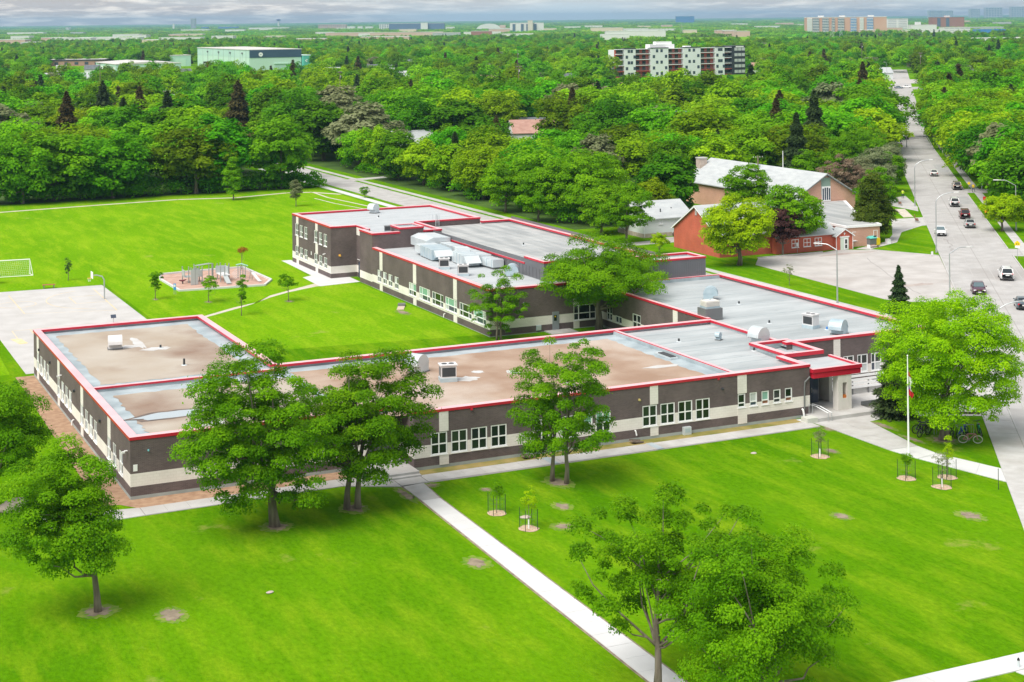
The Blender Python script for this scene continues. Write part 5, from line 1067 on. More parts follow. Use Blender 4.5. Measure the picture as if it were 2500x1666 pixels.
# red brick church: west gable, long roof, lower front wall, porch
t = gable('red brick church with steep white shingle roof and blank gable wall', 'church', (95.8, 75.9, 0), 18.6, 12.2, 2.9, 6.45, RBRICK, SHING, name='church', ov=.3)
v = MB().box(-.08, 0, 5.75, 6.25, 5.2, 6.0).build('gable_vent', mat('grey_wood', (.35, .3, .27), .8), t)
for k in range(4): MB().box(-.1, -.08, 5.8, 6.2, 5.28 + k * .18, 5.34 + k * .18).build('louvre', ACW, v)
fr_ = MB().box(8.5, 18.2, -1.2, -.02, 0, 2.25).build('front_wall', RBRICK, t); MB().extr([(-1.5, 2.2), (.3, 3.05), (.3, 3.2), (-1.5, 2.35)], 8.2, 18.4).build('front_roof', SHING, t)
for a0 in (11.0, 13.0, 14.9): window('Y', -1.26, a0, a0 + 1.2, .75, 1.9, parent=t)
pr = thing('church_porch', 'small red gabled porch with pale green double doors', 'porch', (113.85, 74.05, 0))
MB().extr([(0, 0), (2.95, 0), (2.95, 2.0), (1.475, 2.85), (0, 2.0)], 0, 1.9, 'y').build('wall', RBRICK, pr)
for a in ([(-.2, 1.86), (1.475, 2.88), (1.475, 3.02), (-.2, 2.0)], [(1.475, 2.88), (3.15, 1.86), (3.15, 2.0), (1.475, 3.02)]): MB().extr(a, -.2, 2.0, 'y').build('roof', SHING, pr); MB().extr([(p[0], p[1] - .06) for p in a], -.24, -.2, 'y').build('bargeboard', WHITE, pr)
MB().box(.75, 2.15, -.06, 0, 0, 1.75).build('door_surround', mat('pale_green_paint', (.62, .72, .62), .5), pr)
d = MB().box(1.35, 2.0, -.1, -.06, .02, 1.6).build('door', WHITE, pr); MB().box(1.5, 1.85, -.11, -.1, .2, .7).build('door_light', GLASS, d); MB().box(1.5, 1.85, -.11, -.1, .85, 1.45).build('door_light', GLASS, d)
MB().box(.65, 2.25, -.12, 0, 1.75, 1.9).build('sign_board', WHITE, pr); MB().box(1.42, 1.5, -.07, 0, 2.05, 2.45).box(1.33, 1.59, -.072, 0, 2.25, 2.32).build('cross', WHITE, pr)
for x in (.02, 2.85): MB().box(x, x + .08, -.05, 0, 0, 2.0).build('corner_board', WHITE, pr)
# salmon brick flat block and hall
t = thing('church_annex', 'flat roofed salmon brick annex with white eaves beside the porch', 'church hall', (116.9, 75.7, 0))
MB().prism([(0, 0), (5.6, -.35), (9.5, 10), (19, 26.2), (10, 26.2), (0, 12)], 0, 2.75).build('wall', SBRICK, t); MB().prism([(-.15, -.15), (5.8, -.55), (9.8, 10), (19.4, 26.2), (10, 26.2), (-.15, 12)], 2.752, 3.06).build('roof', WHITE, t); MB().sheet([(.2, .2), (5.4, -.15), (9.4, 10), (18.6, 25.9), (10.2, 25.9), (.2, 11.8)], 3.07).build('roof_membrane', MEMBG, t)
window('Y', -.12, .95, 1.75, .85, 2.15, parent=t, cols=(), rows=(), glass=[GLASSB]); window('Y', -.36, 4.5, 5.2, .9, 2.2, parent=t, cols=(), rows=(), glass=[GLASSB])
for x, y in ((5, 14), (9, 19)): MB().box(x, x + 1.1, y, y + .9, 3.07, 3.6).build('roof_unit', ACW, t)
t = gable('large church hall with long pale shingle roof and salmon gable', 'church hall', (126.8, 102.2, 0), 11.6, 34.2, 4.0, 7.45, SBRICK, SHING, ridge_along='y', name='church_hall', ov=.5, gapw=GREYD)
MB().box(4.9, 6.7, -.06, -.01, 4.2, 6.9).build('gable_panel', mat('sage_panel', (.26, .36, .31), .6), t); wd = MB().box(4.95, 6.65, -.14, -.06, 3.1, 5.5).build('gable_window', WHITE, t)
for k in range(4): MB().box(5.05 + k * .41, 5.05 + k * .41 + .27, -.16, -.14, 3.3, 5.35 - abs(k - 1.5) * .12).build('pane', GLASSB, wd)
ch = MB().box(2.8, 4.2, 33.5, 35, 3.5, 7.6).build('chimney', STONE, t); MB().box(2.7, 4.3, 33.4, 35.1, 7.6, 7.8).build('cap', CONC, ch)
MB().path([(5.8, 12, 7.5), (5.8, 12, 10.4)], [.07, .05], 6).build('spire', WHITE, t)
# houses near the church
t = gable('white sided house with grey roof and stone basement by the red church', 'house', (96.6, 98.3, 0), 8.4, 8.0, 2.85, 4.9, SIDING, SHING, wins=[('Y', 2.6, 3.3, 1.9, 2.55), ('Y', 6.3, 6.95, 1.4, 2.4), ('X', 2.5, 3.6, 1.5, 2.4)], base=(.63, STONE))
MB().path([(.1, -.1, 2.8), (.1, -.1, .1)], .05, 6).build('downpipe', WHITE, t); MB().box(2.1, 2.8, -.05, -.03, .2, .5).build('basement_window', GLASSG, t)
for i, (x, y) in enumerate(((5.9, 1.9), (3.6, 1.2))): MB().path([(x, y, 3.2), (x, y, 4.1)], .09, 6).build('roof_vent_pipe', DARK, t)
gable('brown roofed bungalow half hidden behind the white house', 'house', (106.5, 117.0, 0), 9, 8, 1.7, 3.4, SIDING, SHINGB, wins=[('Y', 1.5, 2.8, .6, 1.4), ('Y', 5.5, 6.8, .6, 1.4)])
t = gable('dark roofed house showing among the trees in the middle', 'house', (166, 288, 0), 19, 10, 2.9, 5.6, mat('dark_brick_house', (.16, .12, .10), .9), SHINGD, R(-20), wins=[('Y', 2, 4, 1, 2.2), ('Y', 9, 11, 1, 2.2)], base=(.4, CONC))
MB().extr([(-3.0, 2.6), (1.0, 4.9), (1.0, 5.05), (-3.0, 2.75)], 2.0, 4.6).extr([(-3.0, 2.6), (1.0, 4.9), (1.0, 5.05), (-3.0, 2.75)], 4.7, 7.2).build('porch_roof', SHINGD, t)
HL = [((169, 972), 9, 8, 'white house with dark blue roof before the low mint shed', SHINGD), ((153, 986), 6, 7, 'small white gabled house left of the dark roofed one', SHING), ((318, 834), 15, 9, 'long white house with slate roof left of the pinkish tree', SHINGD), ((277, 795), 9, 8, 'white gabled house below the teal annex', SHING), ((381, 938), 9, 8, 'dark roofed house behind the long white house', SHINGD), ((507, 690), 5, 6, 'small white house right of the apartment block', SHINGB), ((500, 566), 10, 8, 'white house with grey roof at the end of the main road', SHING), ((300, 760), 7, 7, 'pale house with flat roof in the distant trees', SHING), ((352, 842), 8, 7, 'white house with reddish roof by the dark spruces', SHINGB), (at(1425, 850), 8, 8, 'beige roofed house left of the apartment block', SHINGB), ((300, 480), 9, 9, 'brown round roofed house among trees left of the road', SHINGB)]
for (x, y), lx, ly, lb, rm in HL: gable(lb, 'house', (x, y, 0), lx, ly, 3.2, 5.8, SIDING, rm, R(-15), wins=[('Y', lx * .15, lx * .15 + 1.3, 1.0, 2.2), ('Y', lx * .6, lx * .6 + 1.3, 1.0, 2.2)])
CLEAR.append((300, 480, 8))
for k, (pxh, dh) in enumerate(HX):
    x, y = at(pxh, dh)
    rm = rgh.choice([SHING, SHING, SHINGD, SHINGB, SHINGB]); rw_ = {SHING: 'grey', SHINGD: 'dark', SHINGB: 'brown'}[rm]; od = '%d%s' % (k + 1, {1: 'st', 2: 'nd', 3: 'rd'}.get((k + 1) % 10 if k + 1 not in (11, 12, 13) else 0, 'th'))
    gable('%s roofed house showing between the trees, %s such house from left' % (rw_, od), 'house', (x, y, 0), rgh.uniform(9, 13), rgh.uniform(8, 10), 3.6, 6.6, rgh.choice([SIDING, SIDING, STONE]), rm, rgh.choice([R(-15), R(0), R(75 - 90), R(20)]), wins=[('Y', 1.5, 3.0, 1.0, 2.4), ('Y', 6, 7.5, 1.0, 2.4)])
# apartment block
ax, ay = at(1505, 893); AL = 84.0
ap = thing('apartment_block', 'white and red apartment block with balconies and a black end bay', 'apartment block', (ax, ay, 0))
WPAN = mat('white_panel', (.74, .76, .80), .6, (.78, .80, .83), .1); RPAN = mat('red_panel', (.42, .08, .05), .7, (.46, .10, .07), .1); BPAN = mat('black_panel', (.035, .038, .045), .5)
seg = [(505, 590, 'r'), (590, 722, 'w'), (722, 895, 'r'), (895, 1105, 'w'), (1105, 1280, 'r'), (1280, 1490, 'w'), (1490, 1665, 'r'), (1665, 1780, 'w'), (1780, 1870, 'r'), (1870, 2030, 'b')]
fx = lambda p: AL * (p - 505) / 1525.0
MB().box(0, AL, 3.2, 10, 0, 15.4).build('core', WPAN, ap)
ST = 3.2; apw = MB().box(0, 1.5, 0, .2, 0, 1.7).mesh('window', GLASSB); apw2 = MB().box(0, 2.2, 0, .2, 0, 2.1).mesh('window', GLASS)
for p0, p1, k in seg:
    x0, x1 = fx(p0), fx(p1)
    if k == 'w':
        MB().box(x0 + .02, x1 - .02, 0, 3.19, 0, 15.9).build('wall', WPAN, ap); MB().box(x0 - .1, x1 + .1, -.15, 3.3, 15.9, 16.35).build('parapet', BPAN, ap)
        for s in range(5):
            for u in ((.12, .80) if s % 2 else (.30, .55)): put('window', apw, ap, (x0 + (x1 - x0) * u, -.06, s * ST + .9))
    elif k == 'r':
        MB().box(x0 + .01, x1 - .01, 2.2, 3.18, 0, 15.5).build('wall', RPAN, ap)
        MB().box(x0 - .1, x1 + .1, .2, 3.0, 15.5, 15.8).build('parapet', WPAN, ap)
        for s in range(5):
            MB().box(x0 + .05, x1 - .05, .1, 2.19, s * ST + .05, s * ST + .38).build('balcony_slab', WPAN if s > 1 else RPAN, ap)
            rl = MB().box(x0 + .1, x1 - .1, .15, .2, s * ST + 1.25, s * ST + 1.35)
            for q in range(int((x1 - x0) / .45)): rl.box(x0 + .12 + q * .45, x0 + .17 + q * .45, .15, .2, s * ST + .38, s * ST + 1.25)
            rl.build('balcony_rail', GREYD, ap)
            for u in (.14, .56): put('window', apw2, ap, (x0 + (x1 - x0) * u, 2.12, s * ST + .5))
    else:
        MB().box(x0 + .02, x1, -.3, 9.9, 0, 16.6).build('wall', BPAN, ap)
        for s in range(5):
            for u in (.18, .46, .74): MB().box(x0 + (x1 - x0) * u, x0 + (x1 - x0) * (u + .24), -.36, -.28, s * ST + .9, s * ST + 2.6).build('window', BLIND, ap)
        MB().box(x0 + 2.5, x1 - 1.0, -.4, -.3, 15.6, 16.3).build('sign', WHITE, ap)
MB().box(fx(930), fx(1220), 4, 9, 15.4, 18.1).build('penthouse', WHITE, ap); MB().box(fx(1010), fx(1200), 5, 8, 18.1, 19.6).build('plant_room', WHITE, ap); MB().box(fx(1360), fx(1430), 5, 8, 15.4, 16.9).build('roof_unit', WHITE, ap)
CLEAR += [(ax + k, ay + 8, 14) for k in range(0, 90, 10)]
# mint industrial hall and neighbours
mi = thing('industrial_hall', 'tall mint industrial hall with navy panel and round white logo', 'industrial hall', (278, 962, 0))
MB().box(0, 37, 0, 145, 0, 8.6).build('wall', MINT2, mi); MB().box(-.05, 37, .02, 145, 8.6, 14.0).build('upper_wall', MINT, mi); MB().box(-.4, 37.3, -.2, 145.3, 14.0, 14.4).build('roof', PALER, mi)
MB().box(.2, 37.02, -.25, .02, 8.7, 14.02).build('navy_panel', NAVY, mi)
lg = MB().path([(8.0, -.26, 10.9), (8.0, -.40, 10.9)], [1.45, 1.45], 24).build('logo_disc', WHITE, mi)
for k, w in enumerate((.22, .16, .2)): MB().box(7.25 + k * .5, 7.25 + k * .5 + .34, -.46, -.40, 10.75 - .08 * (k % 2), 11.05).build('logo_mark', NAVY, lg)
MB().box(18, 28, -.08, .0, 0, 4.2).build('loading_door', MINT, mi); MB().box(17.5, 28.5, -.6, 0, 4.2, 4.7).build('door_canopy', MINT2, mi)
for k in range(4):
    y = 16 + k * 32; MB().box(-.9, -.05, y, y + 1.2, 11, 12.2).build('vent_hood', GREYD, mi); MB().box(-.2, -.05, y + 1.5, y + 1.8, 0, 11).build('vent_duct', GALV, mi)
for k in range(9): MB().box(-.09, -.05, 8 + k * 15, 8.3 + k * 15, 0, 14).build('panel_joint', GREYD, mi)
an = thing('industrial_annex', 'teal annex at the right end of the mint hall', 'industrial annex', (315.5, 959, 0)); MB().box(0, 9, 0, 30, 0, 9.6).build('wall', TEAL, an); MB().box(-.1, 9.1, -.1, 30, 9.6, 9.9).build('roof', MINT2, an)
for x, z in ((1.6, 6.2), (2.6, 6.8), (2.4, 5.6)): MB().path([(x, 0, z), (x, -.1, z)], [.45, .45], 8).build('painted_mark', WHITE, an)
an = thing('industrial_annex', 'pale mint shed at the left end of the mint hall', 'industrial annex', (258, 1112, 0)); MB().box(0, 16, 0, 40, 0, 8.2).build('wall', MINT, an); MB().box(-.2, 16.2, -.2, 40.2, 8.2, 8.6).build('roof', PALER, an); MB().box(4, 12, -.1, 0, 0, 6).build('loading_door', MINT2, an)
lo = thing('warehouse', 'long low mint warehouse with pale roof left of the tall hall', 'warehouse', (193, 988, 0)); MB().box(0, 44, 0, 74, 0, 5.4).build('wall', MINT, lo); MB().extr([(-.4, 5.4), (44.4, 5.4), (44.4, 5.8), (22, 7.0), (-.4, 5.8)], -.3, 74.3, 'y').build('roof', PALER, lo)
for k in range(5): MB().box(-.1, 0, 6 + k * 14, 11 + k * 14, 0, 3.6).build('loading_door', WHITE, lo)
for k in range(3): MB().box(4 + k * 12, 10 + k * 12, -.1, 0, 0, 3.6).build('loading_door', MINT2, lo)
RB2 = mat('faded_brick', (.36, .20, .15), .9, (.42, .26, .2), .1)
bs = thing('warehouse', 'low brown brick strip building with black roof edge left of mint warehouse', 'warehouse', (176, 1205, 0), -YAW); MB().box(0, 50, 0, 30, 0, 4.0).build('wall', RB2, bs); MB().box(-.4, 50.4, -.4, 30, 4.0, 5.0).build('roof', mat('black_roof', (.05, .05, .055), .7), bs); MB().box(0, 50, 3, 29, 5.0, 5.1).build('roof_deck', PALER, bs)
for k in range(6): MB().box(3 + k * 8, 6 + k * 8, -.1, 0, 1, 3).build('window', GLASSB, bs)
bb = thing('billboard', 'black and red billboard on posts before the mint hall', 'billboard', (*at(503, 985), 0), -YAW); MB().box(-1.9, 1.9, 0, .5, 5.2, 9.4).build('panel', BLACK, bb); MB().box(.3, 1.8, -.06, 0, 5.6, 9.2).build('poster', mat('poster_red', (.55, .03, .06), .5), bb); MB().box(-1.5, .1, -.06, 0, 6.2, 8.4).build('poster', ACW, bb)
for x in (-1.4, 1.4): MB().path([(x, .25, 0), (x, .25, 5.2)], .2, 6).build('post', GREYD, bb)
# far distance
FARW = mat('far_white', (.70, .70, .70), .7, (.62, .60, .58), .01); FSALM = mat('far_salmon', (.56, .31, .22), .8, (.60, .36, .27), .02); FBROWN = mat('far_brown', (.32, .15, .11), .8); FBLUE = mat('far_blue', (.06, .22, .55), .5); FGREY = mat('far_grey', (.40, .42, .44), .7); FPINK = mat('far_pink_roof', (.55, .36, .29), .8, (.62, .48, .42), .02); FGLS = mat('far_glass', (.10, .14, .20), .2)
def farb(label, pos, w, h, dep, wm, rm=None, name='distant_building', cat='building', rows=0, cols=0, gm=None, ww=.6, wh=.5, rz=None, extra=None):
    t = thing(name, label, cat, (pos[0], pos[1], 0), -YAW if rz is None else rz)
    MB().box(-w / 2, w / 2, 0, dep, 0, h).build('wall', wm, t)
    MB().box(-w / 2 - .3, w / 2 + .3, -.3, dep + .3, h, h + max(.5, h * .04)).build('roof', rm or PALER, t)
    if rows and cols:
        cw, rh = w / cols, h / rows; me = MB().box(-cw * ww / 2, cw * ww / 2, -.25, .1, -rh * wh / 2, rh * wh / 2).mesh('window', gm or FGLS)
        for i in range(cols):
            for j in range(rows): put('window', me, t, (-w / 2 + cw * (i + .5), 0, rh * (j + .55)))
    FARB.append((pos[0], pos[1], w / 2 + 12, dep)); return t
t = farb('long salmon apartment slab with white balcony columns on the skyline', (1901, 2470), 156, 30, 30, FSALM, FARW, rows=9, cols=0)
for i, (u0, u1, m) in enumerate([(.0, .065, FARW), (.07, .15, FGLS), (.19, .27, FGLS), (.31, .345, FGLS), (.385, .465, FGLS), (.545, .62, FBLUE), (.66, .71, FARW), (.75, .83, FBLUE)]):
    c = MB().box(-78 + 156 * u0, -78 + 156 * u1, -1.2, .1, 1, 29).build('balcony_column', m, t)
    for j in range(9): MB().box(-78 + 156 * u0, -78 + 156 * u1, -1.8, -1.2, 2 + j * 3.1, 3.2 + j * 3.1).build('balcony', FARW, c)
for u in (.16, .43, .79): MB().box(-78 + 156 * u, -78 + 156 * u + 9, 5, 20, 30, 34).build('plant_room', FARW, t)
farb('white apartment block joined to the salmon slab', (2119, 2590), 44, 25, 25, FARW, rows=7, cols=2, ww=.8, wh=.35, gm=FGREY)
t = farb('low white building with a tower beside the brown block', (2130, 2518), 51, 12.8, 30, FARW); MB().box(-16, -6, 3, 14, 12.8, 19).build('tower', FARW, t)
t = farb('brown brick block with two dark stair columns', (2650, 3061), 79, 26, 40, FBROWN, FBROWN)
for x in (-24, -2): MB().box(x - 4, x + 4, -.6, .1, 2, 25).build('stair_column', FGLS, t)
MB().box(-6, 5, 5, 20, 26, 31).build('plant_room', FARW, t)
farb('white ribbed building below the brown block', (1662, 1868), 41, 13, 30, FARW, rows=4, cols=5, ww=.85, wh=.25, gm=FGREY)
farb('bright blue warehouse on the right horizon', (1680, 1810), 42, 9.6, 30, FBLUE, FBLUE, cat='warehouse')
t = farb('long white warehouse with orange doors at the right', (1208, 1268), 62, 6.6, 25, FARW, FARW, cat='warehouse')
for x in (-26, 6): MB().box(x, x + 3, -.3, .1, 0, 5).build('loading_door', ORANGE, t)
farb('white tower block with a tall beige core in the centre distance', (1795, 3707), 89, 23, 30, FARW, FARW)
t = FARB and bpy.data.objects.get('distant_building.006')
t = farb('beige lift core of the white tower block', (1797, 3690), 13, 29.6, 12, mat('far_beige', (.62, .56, .48), .8), cat='tower')
for i, x in enumerate((-34, -12, 2, 22)): farb('dark glazed bay %s of the white tower block' % ('at the far left', 'second from left', 'third from left', 'right of the core')[i], (1795 + rtv.x * x - fwv.x * 1.5, 3707 + rtv.y * x - fwv.y * 1.5), 7, 21, 2, FGLS, cat='window bay')
# arched dome
dm = thing('sports_dome', 'white arched sports dome in the centre distance', 'dome', (2155, 4758, 0), -YAW); MB().extr([(41 * math.cos(a), 20 * math.sin(a)) for a in [math.pi * i / 18 for i in range(19)]], 0, 90, 'y').build('shell', FARW, dm); MB().box(36, 56, 2, 40, 0, 15).build('end_block', FPINK, dm); FARB.append((2155, 4758, 60, 80))
t = thing('water_tower', 'white water tower with dark blue tank on the horizon', 'water tower', (2792, 9290, 0)); MB().path([(0, 0, 0), (0, 0, 40)], [6, 4.5], 10).build('shaft', FARW, t); MB().path([(0, 0, 40), (0, 0, 44), (0, 0, 49), (0, 0, 52)], [6, 13, 13, 3], 14).build('tank', mat('tank_blue', (.07, .08, .22), .5), t)
farb('tall grey tower left on the horizon', (2024, 8279), 25, 55, 25, FGREY, FGREY, cat='tower', rows=12, cols=3)
farb('thin white stack left of the grey tower', (1864, 8034), 8, 29, 8, FARW, FARW, cat='stack')
farb('wide blue glass office block on the horizon', (4910, 8074), 108, 41, 40, mat('office_blue', (.05, .14, .28), .3), FGREY, rows=8, cols=12, gm=FBLUE, ww=.8, wh=.6, cat='office block')
rgn0 = random.Random(31)
FLIST = [('long white warehouse left of centre, nearest of its group', (463, 2768), 70, 9, FARW), ('white warehouse right of the nearest left one', (540, 2745), 74, 9, FARW), ('pale low warehouse at the far left', (493, 3602), 41, 8, FARW), ('long pale warehouse above the mint hall', (656, 2771), 75, 7, FARW), ('small white shed between the left warehouses', (692, 3288), 30, 9, FARW), ('small bright blue shed on the left horizon', (1956, 7768), 30, 13, FBLUE), ('long blue shed on the left horizon', (2063, 7722), 95, 13, FBLUE), ('very long white shed under the water tower', (1980, 6727), 176, 9.5, FARW), ('row of beige apartments on the horizon', (2156, 6382), 118, 20, FPINK), ('square white block, left of three on the horizon', (2170, 6183), 32, 12, FARW), ('narrow white block, middle of three on the horizon', (2177, 6091), 20, 12, FARW), ('wide white block, right of three on the horizon', (2183, 6000), 30, 11, FARW), ('long blue and white apartments below the cumulus cloud', (2011, 5042), 190, 23, mat('far_navy', (.10, .15, .26), .6)), ('white apartment left of the blue ones', (2084, 5561), 36, 21, FARW), ('long pink roofed retail strip in the centre distance', (1177, 2987), 150, 9, FPINK), ('pink roofed retail strip further left', (1100, 3123), 100, 9, FPINK), ('brick sheds in front of the sports dome', (1654, 3572), 53, 9, FPINK), ('beige arena with a red end wall', (1796, 3265), 75, 11, mat('far_cream', (.66, .55, .42), .8)), ('big white warehouse left of the green field', (1352, 2335), 104, 10.5, FARW), ('white roof behind the big warehouse', (1950, 3290), 85, 6, FARW), ('pinkish house group left by the green field', (1487, 2245), 18, 9, FPINK), ('pinkish house group right by the green field', (1463, 2166), 22, 9, FPINK), ('white shed with grey doors right of centre', (1700, 2900), 30, 8, FARW), ('grey slab below the pink retail strip', (1205, 2840), 55, 8, FGREY), ('dark brick block right of the pink strip', (1290, 2860), 42, 10, FBROWN), ('small white cube on the left horizon', (1380, 8300), 14, 18, FARW), ('far white sheds in a row at left', (760, 5400), 120, 8, FARW), ('far white sheds near the left edge', (560, 5200), 90, 8, FARW), ('far pale sheds before the grey tower', (1500, 6100), 110, 8, FARW)]
for lb, pos, w, h, m in FLIST: farb(lb, pos, w, h, 40, m, FARW if m in (FARW, FBLUE) else None, rows=3 if h > 12 and w < 130 else 0, cols=max(3, int(w / 8)) if h > 12 and w < 130 else 0)
strip_ = []
for k in range(46):
    pxk = 20 + 2460 * (k + rgn0.random() * .8) / 46; dk = rgn0.choice([2500, 2900, 3300, 3900, 4600, 5400, 6300]) * rgn0.uniform(.95, 1.05); strip_.append((pxk, dk))
for k, (pxk, dk) in enumerate(strip_):
    if 1650 < pxk < 1960 and dk < 2700: continue
    farb('pale distant roof, %s from the left in the far strip' % ('%dth' % (k + 1) if k not in (0, 1, 2, 20, 21, 22, 30, 31, 32, 40, 41, 42) else {1: '%dst', 2: '%dnd', 3: '%drd'}[(k + 1) % 10] % (k + 1)), at(pxk, dk), rgn0.uniform(22, 80), rgn0.uniform(6, 10), 36, rgn0.choice([FARW, FARW, FARW, FPINK, FGREY, mat('far_cream', (.66, .55, .42), .8)]), FARW, name='distant_shed', cat='shed')
t = farb('blue and white balcony tower of the far apartments', (2030, 5020), 24, 25, 20, FARW, cat='tower')
for i, (px, w, h, wd) in enumerate([(2283, 100, 42, 'leftmost'), (2312, 105, 40, 'second from left'), (2381, 80, 52, 'third from left'), (2427, 140, 62, 'tallest, fourth from left'), (2488, 130, 66, 'rightmost')]):
    x, y = at(px, 13500); farb('hazy block on the right skyline, %s of five' % wd, (x, y), w, h + 25, 60, FGREY, FGREY, rows=6, cols=6, gm=FGLS)
# green field
struct('meadow', MB().sheet([(1371, 2283), (1550, 2050), (1367, 1923), (1240, 1650), (1203, 1483), (1030, 1431), (1040, 1650), (1112, 1768)], .05), FIELD)
CLEARF = [(1200, 1720, 300), (1300, 1950, 220), (1130, 1560, 130)]
# transmission pylons
for i, (px, d, h) in enumerate([(2031, 2100, 24), (2053, 2050, 24), (142, 3300, 26), (153, 3350, 26), (1664, 3000, 22)]):
    x, y = at(px, d); t = thing('pylon', 'lattice power pylon %s' % ('right of the meadow, left of a pair', 'right of the meadow, right of a pair', 'far left horizon, left of a pair', 'far left horizon, right of a pair', 'behind the apartment block')[i], 'pylon', (x, y, 0), -YAW, 'lattice power pylons'); mb = MB()
    for sx in (-1, 1): mb.path([(sx * 2.6, 0, 0), (sx * .9, 0, h * .6), (sx * .5, 0, h)], [.28, .22, .16], 4)
    for k in range(6): z0, z1 = h * k / 6, h * (k + 1) / 6; a0, a1 = 2.6 - 2.1 * k / 6, 2.6 - 2.1 * (k + 1) / 6; mb.path([(-a0, 0, z0), (a1, 0, z1)], .12, 4)
    mb.build('tower', STEEL, t)
    for z in (.7, .85): MB().path([(-4.5, 0, h * z), (4.5, 0, h * z)], .16, 4).build('crossarm', STEEL, t)

# scatter of distant tree clumps, leaving the clearings
dd = 1290.0; rgn = random.Random(9)
def farfree(x, y):
    for cx, cy, r_, dp in FARB:
        v = Vector((x - cx, y - cy)); a = v.dot(rtv); b = v.dot(fwv)
        if abs(a) < r_ + 4 and -max(40, .06 * math.hypot(cx, cy)) < b < dp + 20: return False
    for cx, cy, r_ in CLEARF:
        if (x - cx) ** 2 + (y - cy) ** 2 < r_ ** 2: return False
    for cx, cy, r_ in CLEAR:
        if (x - cx) ** 2 + (y - cy) ** 2 < r_ ** 2: return False
    return True
while dd < 15500:
    st = 11 + (dd - 1290) * .0062 if dd < 2600 else 30 + (dd - 2600) * .010
    half = dd * .33 + 20; k = int(2 * half / st)
    for i in range(k + 1):
        l_ = -half + i * st + rgn.uniform(-.5, .5) * st; e_ = dd + rgn.uniform(-.5, .5) * st
        x = CAM.x + fwv.x * e_ + rtv.x * l_; y = CAM.y + fwv.y * e_ + rtv.y * l_
        if not farfree(x, y): continue
        if dd < 2600: pts.append((x, y, 0, rgn.choices(range(8), weights=[3, 3, 3, 1.5, 3, .5, .3, .2])[0], rgn.uniform(.55, .95), rgn.uniform(0, 6.28)))
        else: pts.append((x, y, -1.5, 8 + rgn.randrange(4), rgn.uniform(.6, 1.0) * (1 + (dd - 2600) / 16000), rgn.uniform(0, 6.28)))
    dd += st * (.9 if dd < 2600 else 1.25)
pm = bpy.data.meshes.new('distant_woods'); pm.vertices.add(len(pts)); PA = np.array(pts); pm.vertices.foreach_set('co', PA[:, :3].astype(np.float32).ravel())
for nm, col_, ty in (('kind', 3, 'INT'), ('size', 4, 'FLOAT'), ('turn', 5, 'FLOAT')):
    a = pm.attributes.new(nm, ty, 'POINT'); a.data.foreach_set('value', PA[:, col_].astype(np.int32 if ty == 'INT' else np.float32))
dw_o = put('distant_woods', pm, kind='stuff', label='mass of distant trees stretching to the horizon', cat='woods')
gn = bpy.data.node_groups.new('scatter', 'GeometryNodeTree'); gn.interface.new_socket('Geometry', in_out='INPUT', socket_type='NodeSocketGeometry'); gn.interface.new_socket('Geometry', in_out='OUTPUT', socket_type='NodeSocketGeometry')
gi = N(gn, 'NodeGroupInput'); go = N(gn, 'NodeGroupOutput'); ip = N(gn, 'GeometryNodeInstanceOnPoints'); ci = N(gn, 'GeometryNodeCollectionInfo'); ci.inputs['Collection'].default_value = pc; ci.inputs['Separate Children'].default_value = True; ci.inputs['Reset Children'].default_value = True
def nat(nm, ty): n = N(gn, 'GeometryNodeInputNamedAttribute', data_type=ty); n.inputs['Name'].default_value = nm; return n.outputs['Attribute']
cb_ = N(gn, 'ShaderNodeCombineXYZ'); gl = gn.links.new
gl(gi.outputs[0], ip.inputs['Points']); gl(ci.outputs[0], ip.inputs['Instance']); ip.inputs['Pick Instance'].default_value = True; gl(nat('kind', 'INT'), ip.inputs['Instance Index']); gl(nat('turn', 'FLOAT'), cb_.inputs[2]); gl(cb_.outputs[0], ip.inputs['Rotation']); gl(nat('size', 'FLOAT'), ip.inputs['Scale']); gl(ip.outputs[0], go.inputs[0])
md = dw_o.modifiers.new('scatter', 'NODES'); md.node_group = gn
# air
hz = MB().box(-9000, 16500, -200, 17500, -1.0, 96.0).build('haze', mat('haze_skin', (1, 1, 1)), None, kind='stuff', label='pale summer haze over the whole place', cat='haze')
hm = bpy.data.materials.new('haze_air'); hm.use_nodes = True; t_ = hm.node_tree; t_.nodes.clear(); ho = N(t_, 'ShaderNodeOutputMaterial'); pv = N(t_, 'ShaderNodeVolumePrincipled'); pv.inputs['Color'].default_value = (.40, .68, .95, 1); pv.inputs['Density'].default_value = 7.5e-5; pv.inputs['Anisotropy'].default_value = .2
t_.links.new(pv.outputs[0], ho.inputs['Volume']); hz.data.materials.clear(); hz.data.materials.append(hm)
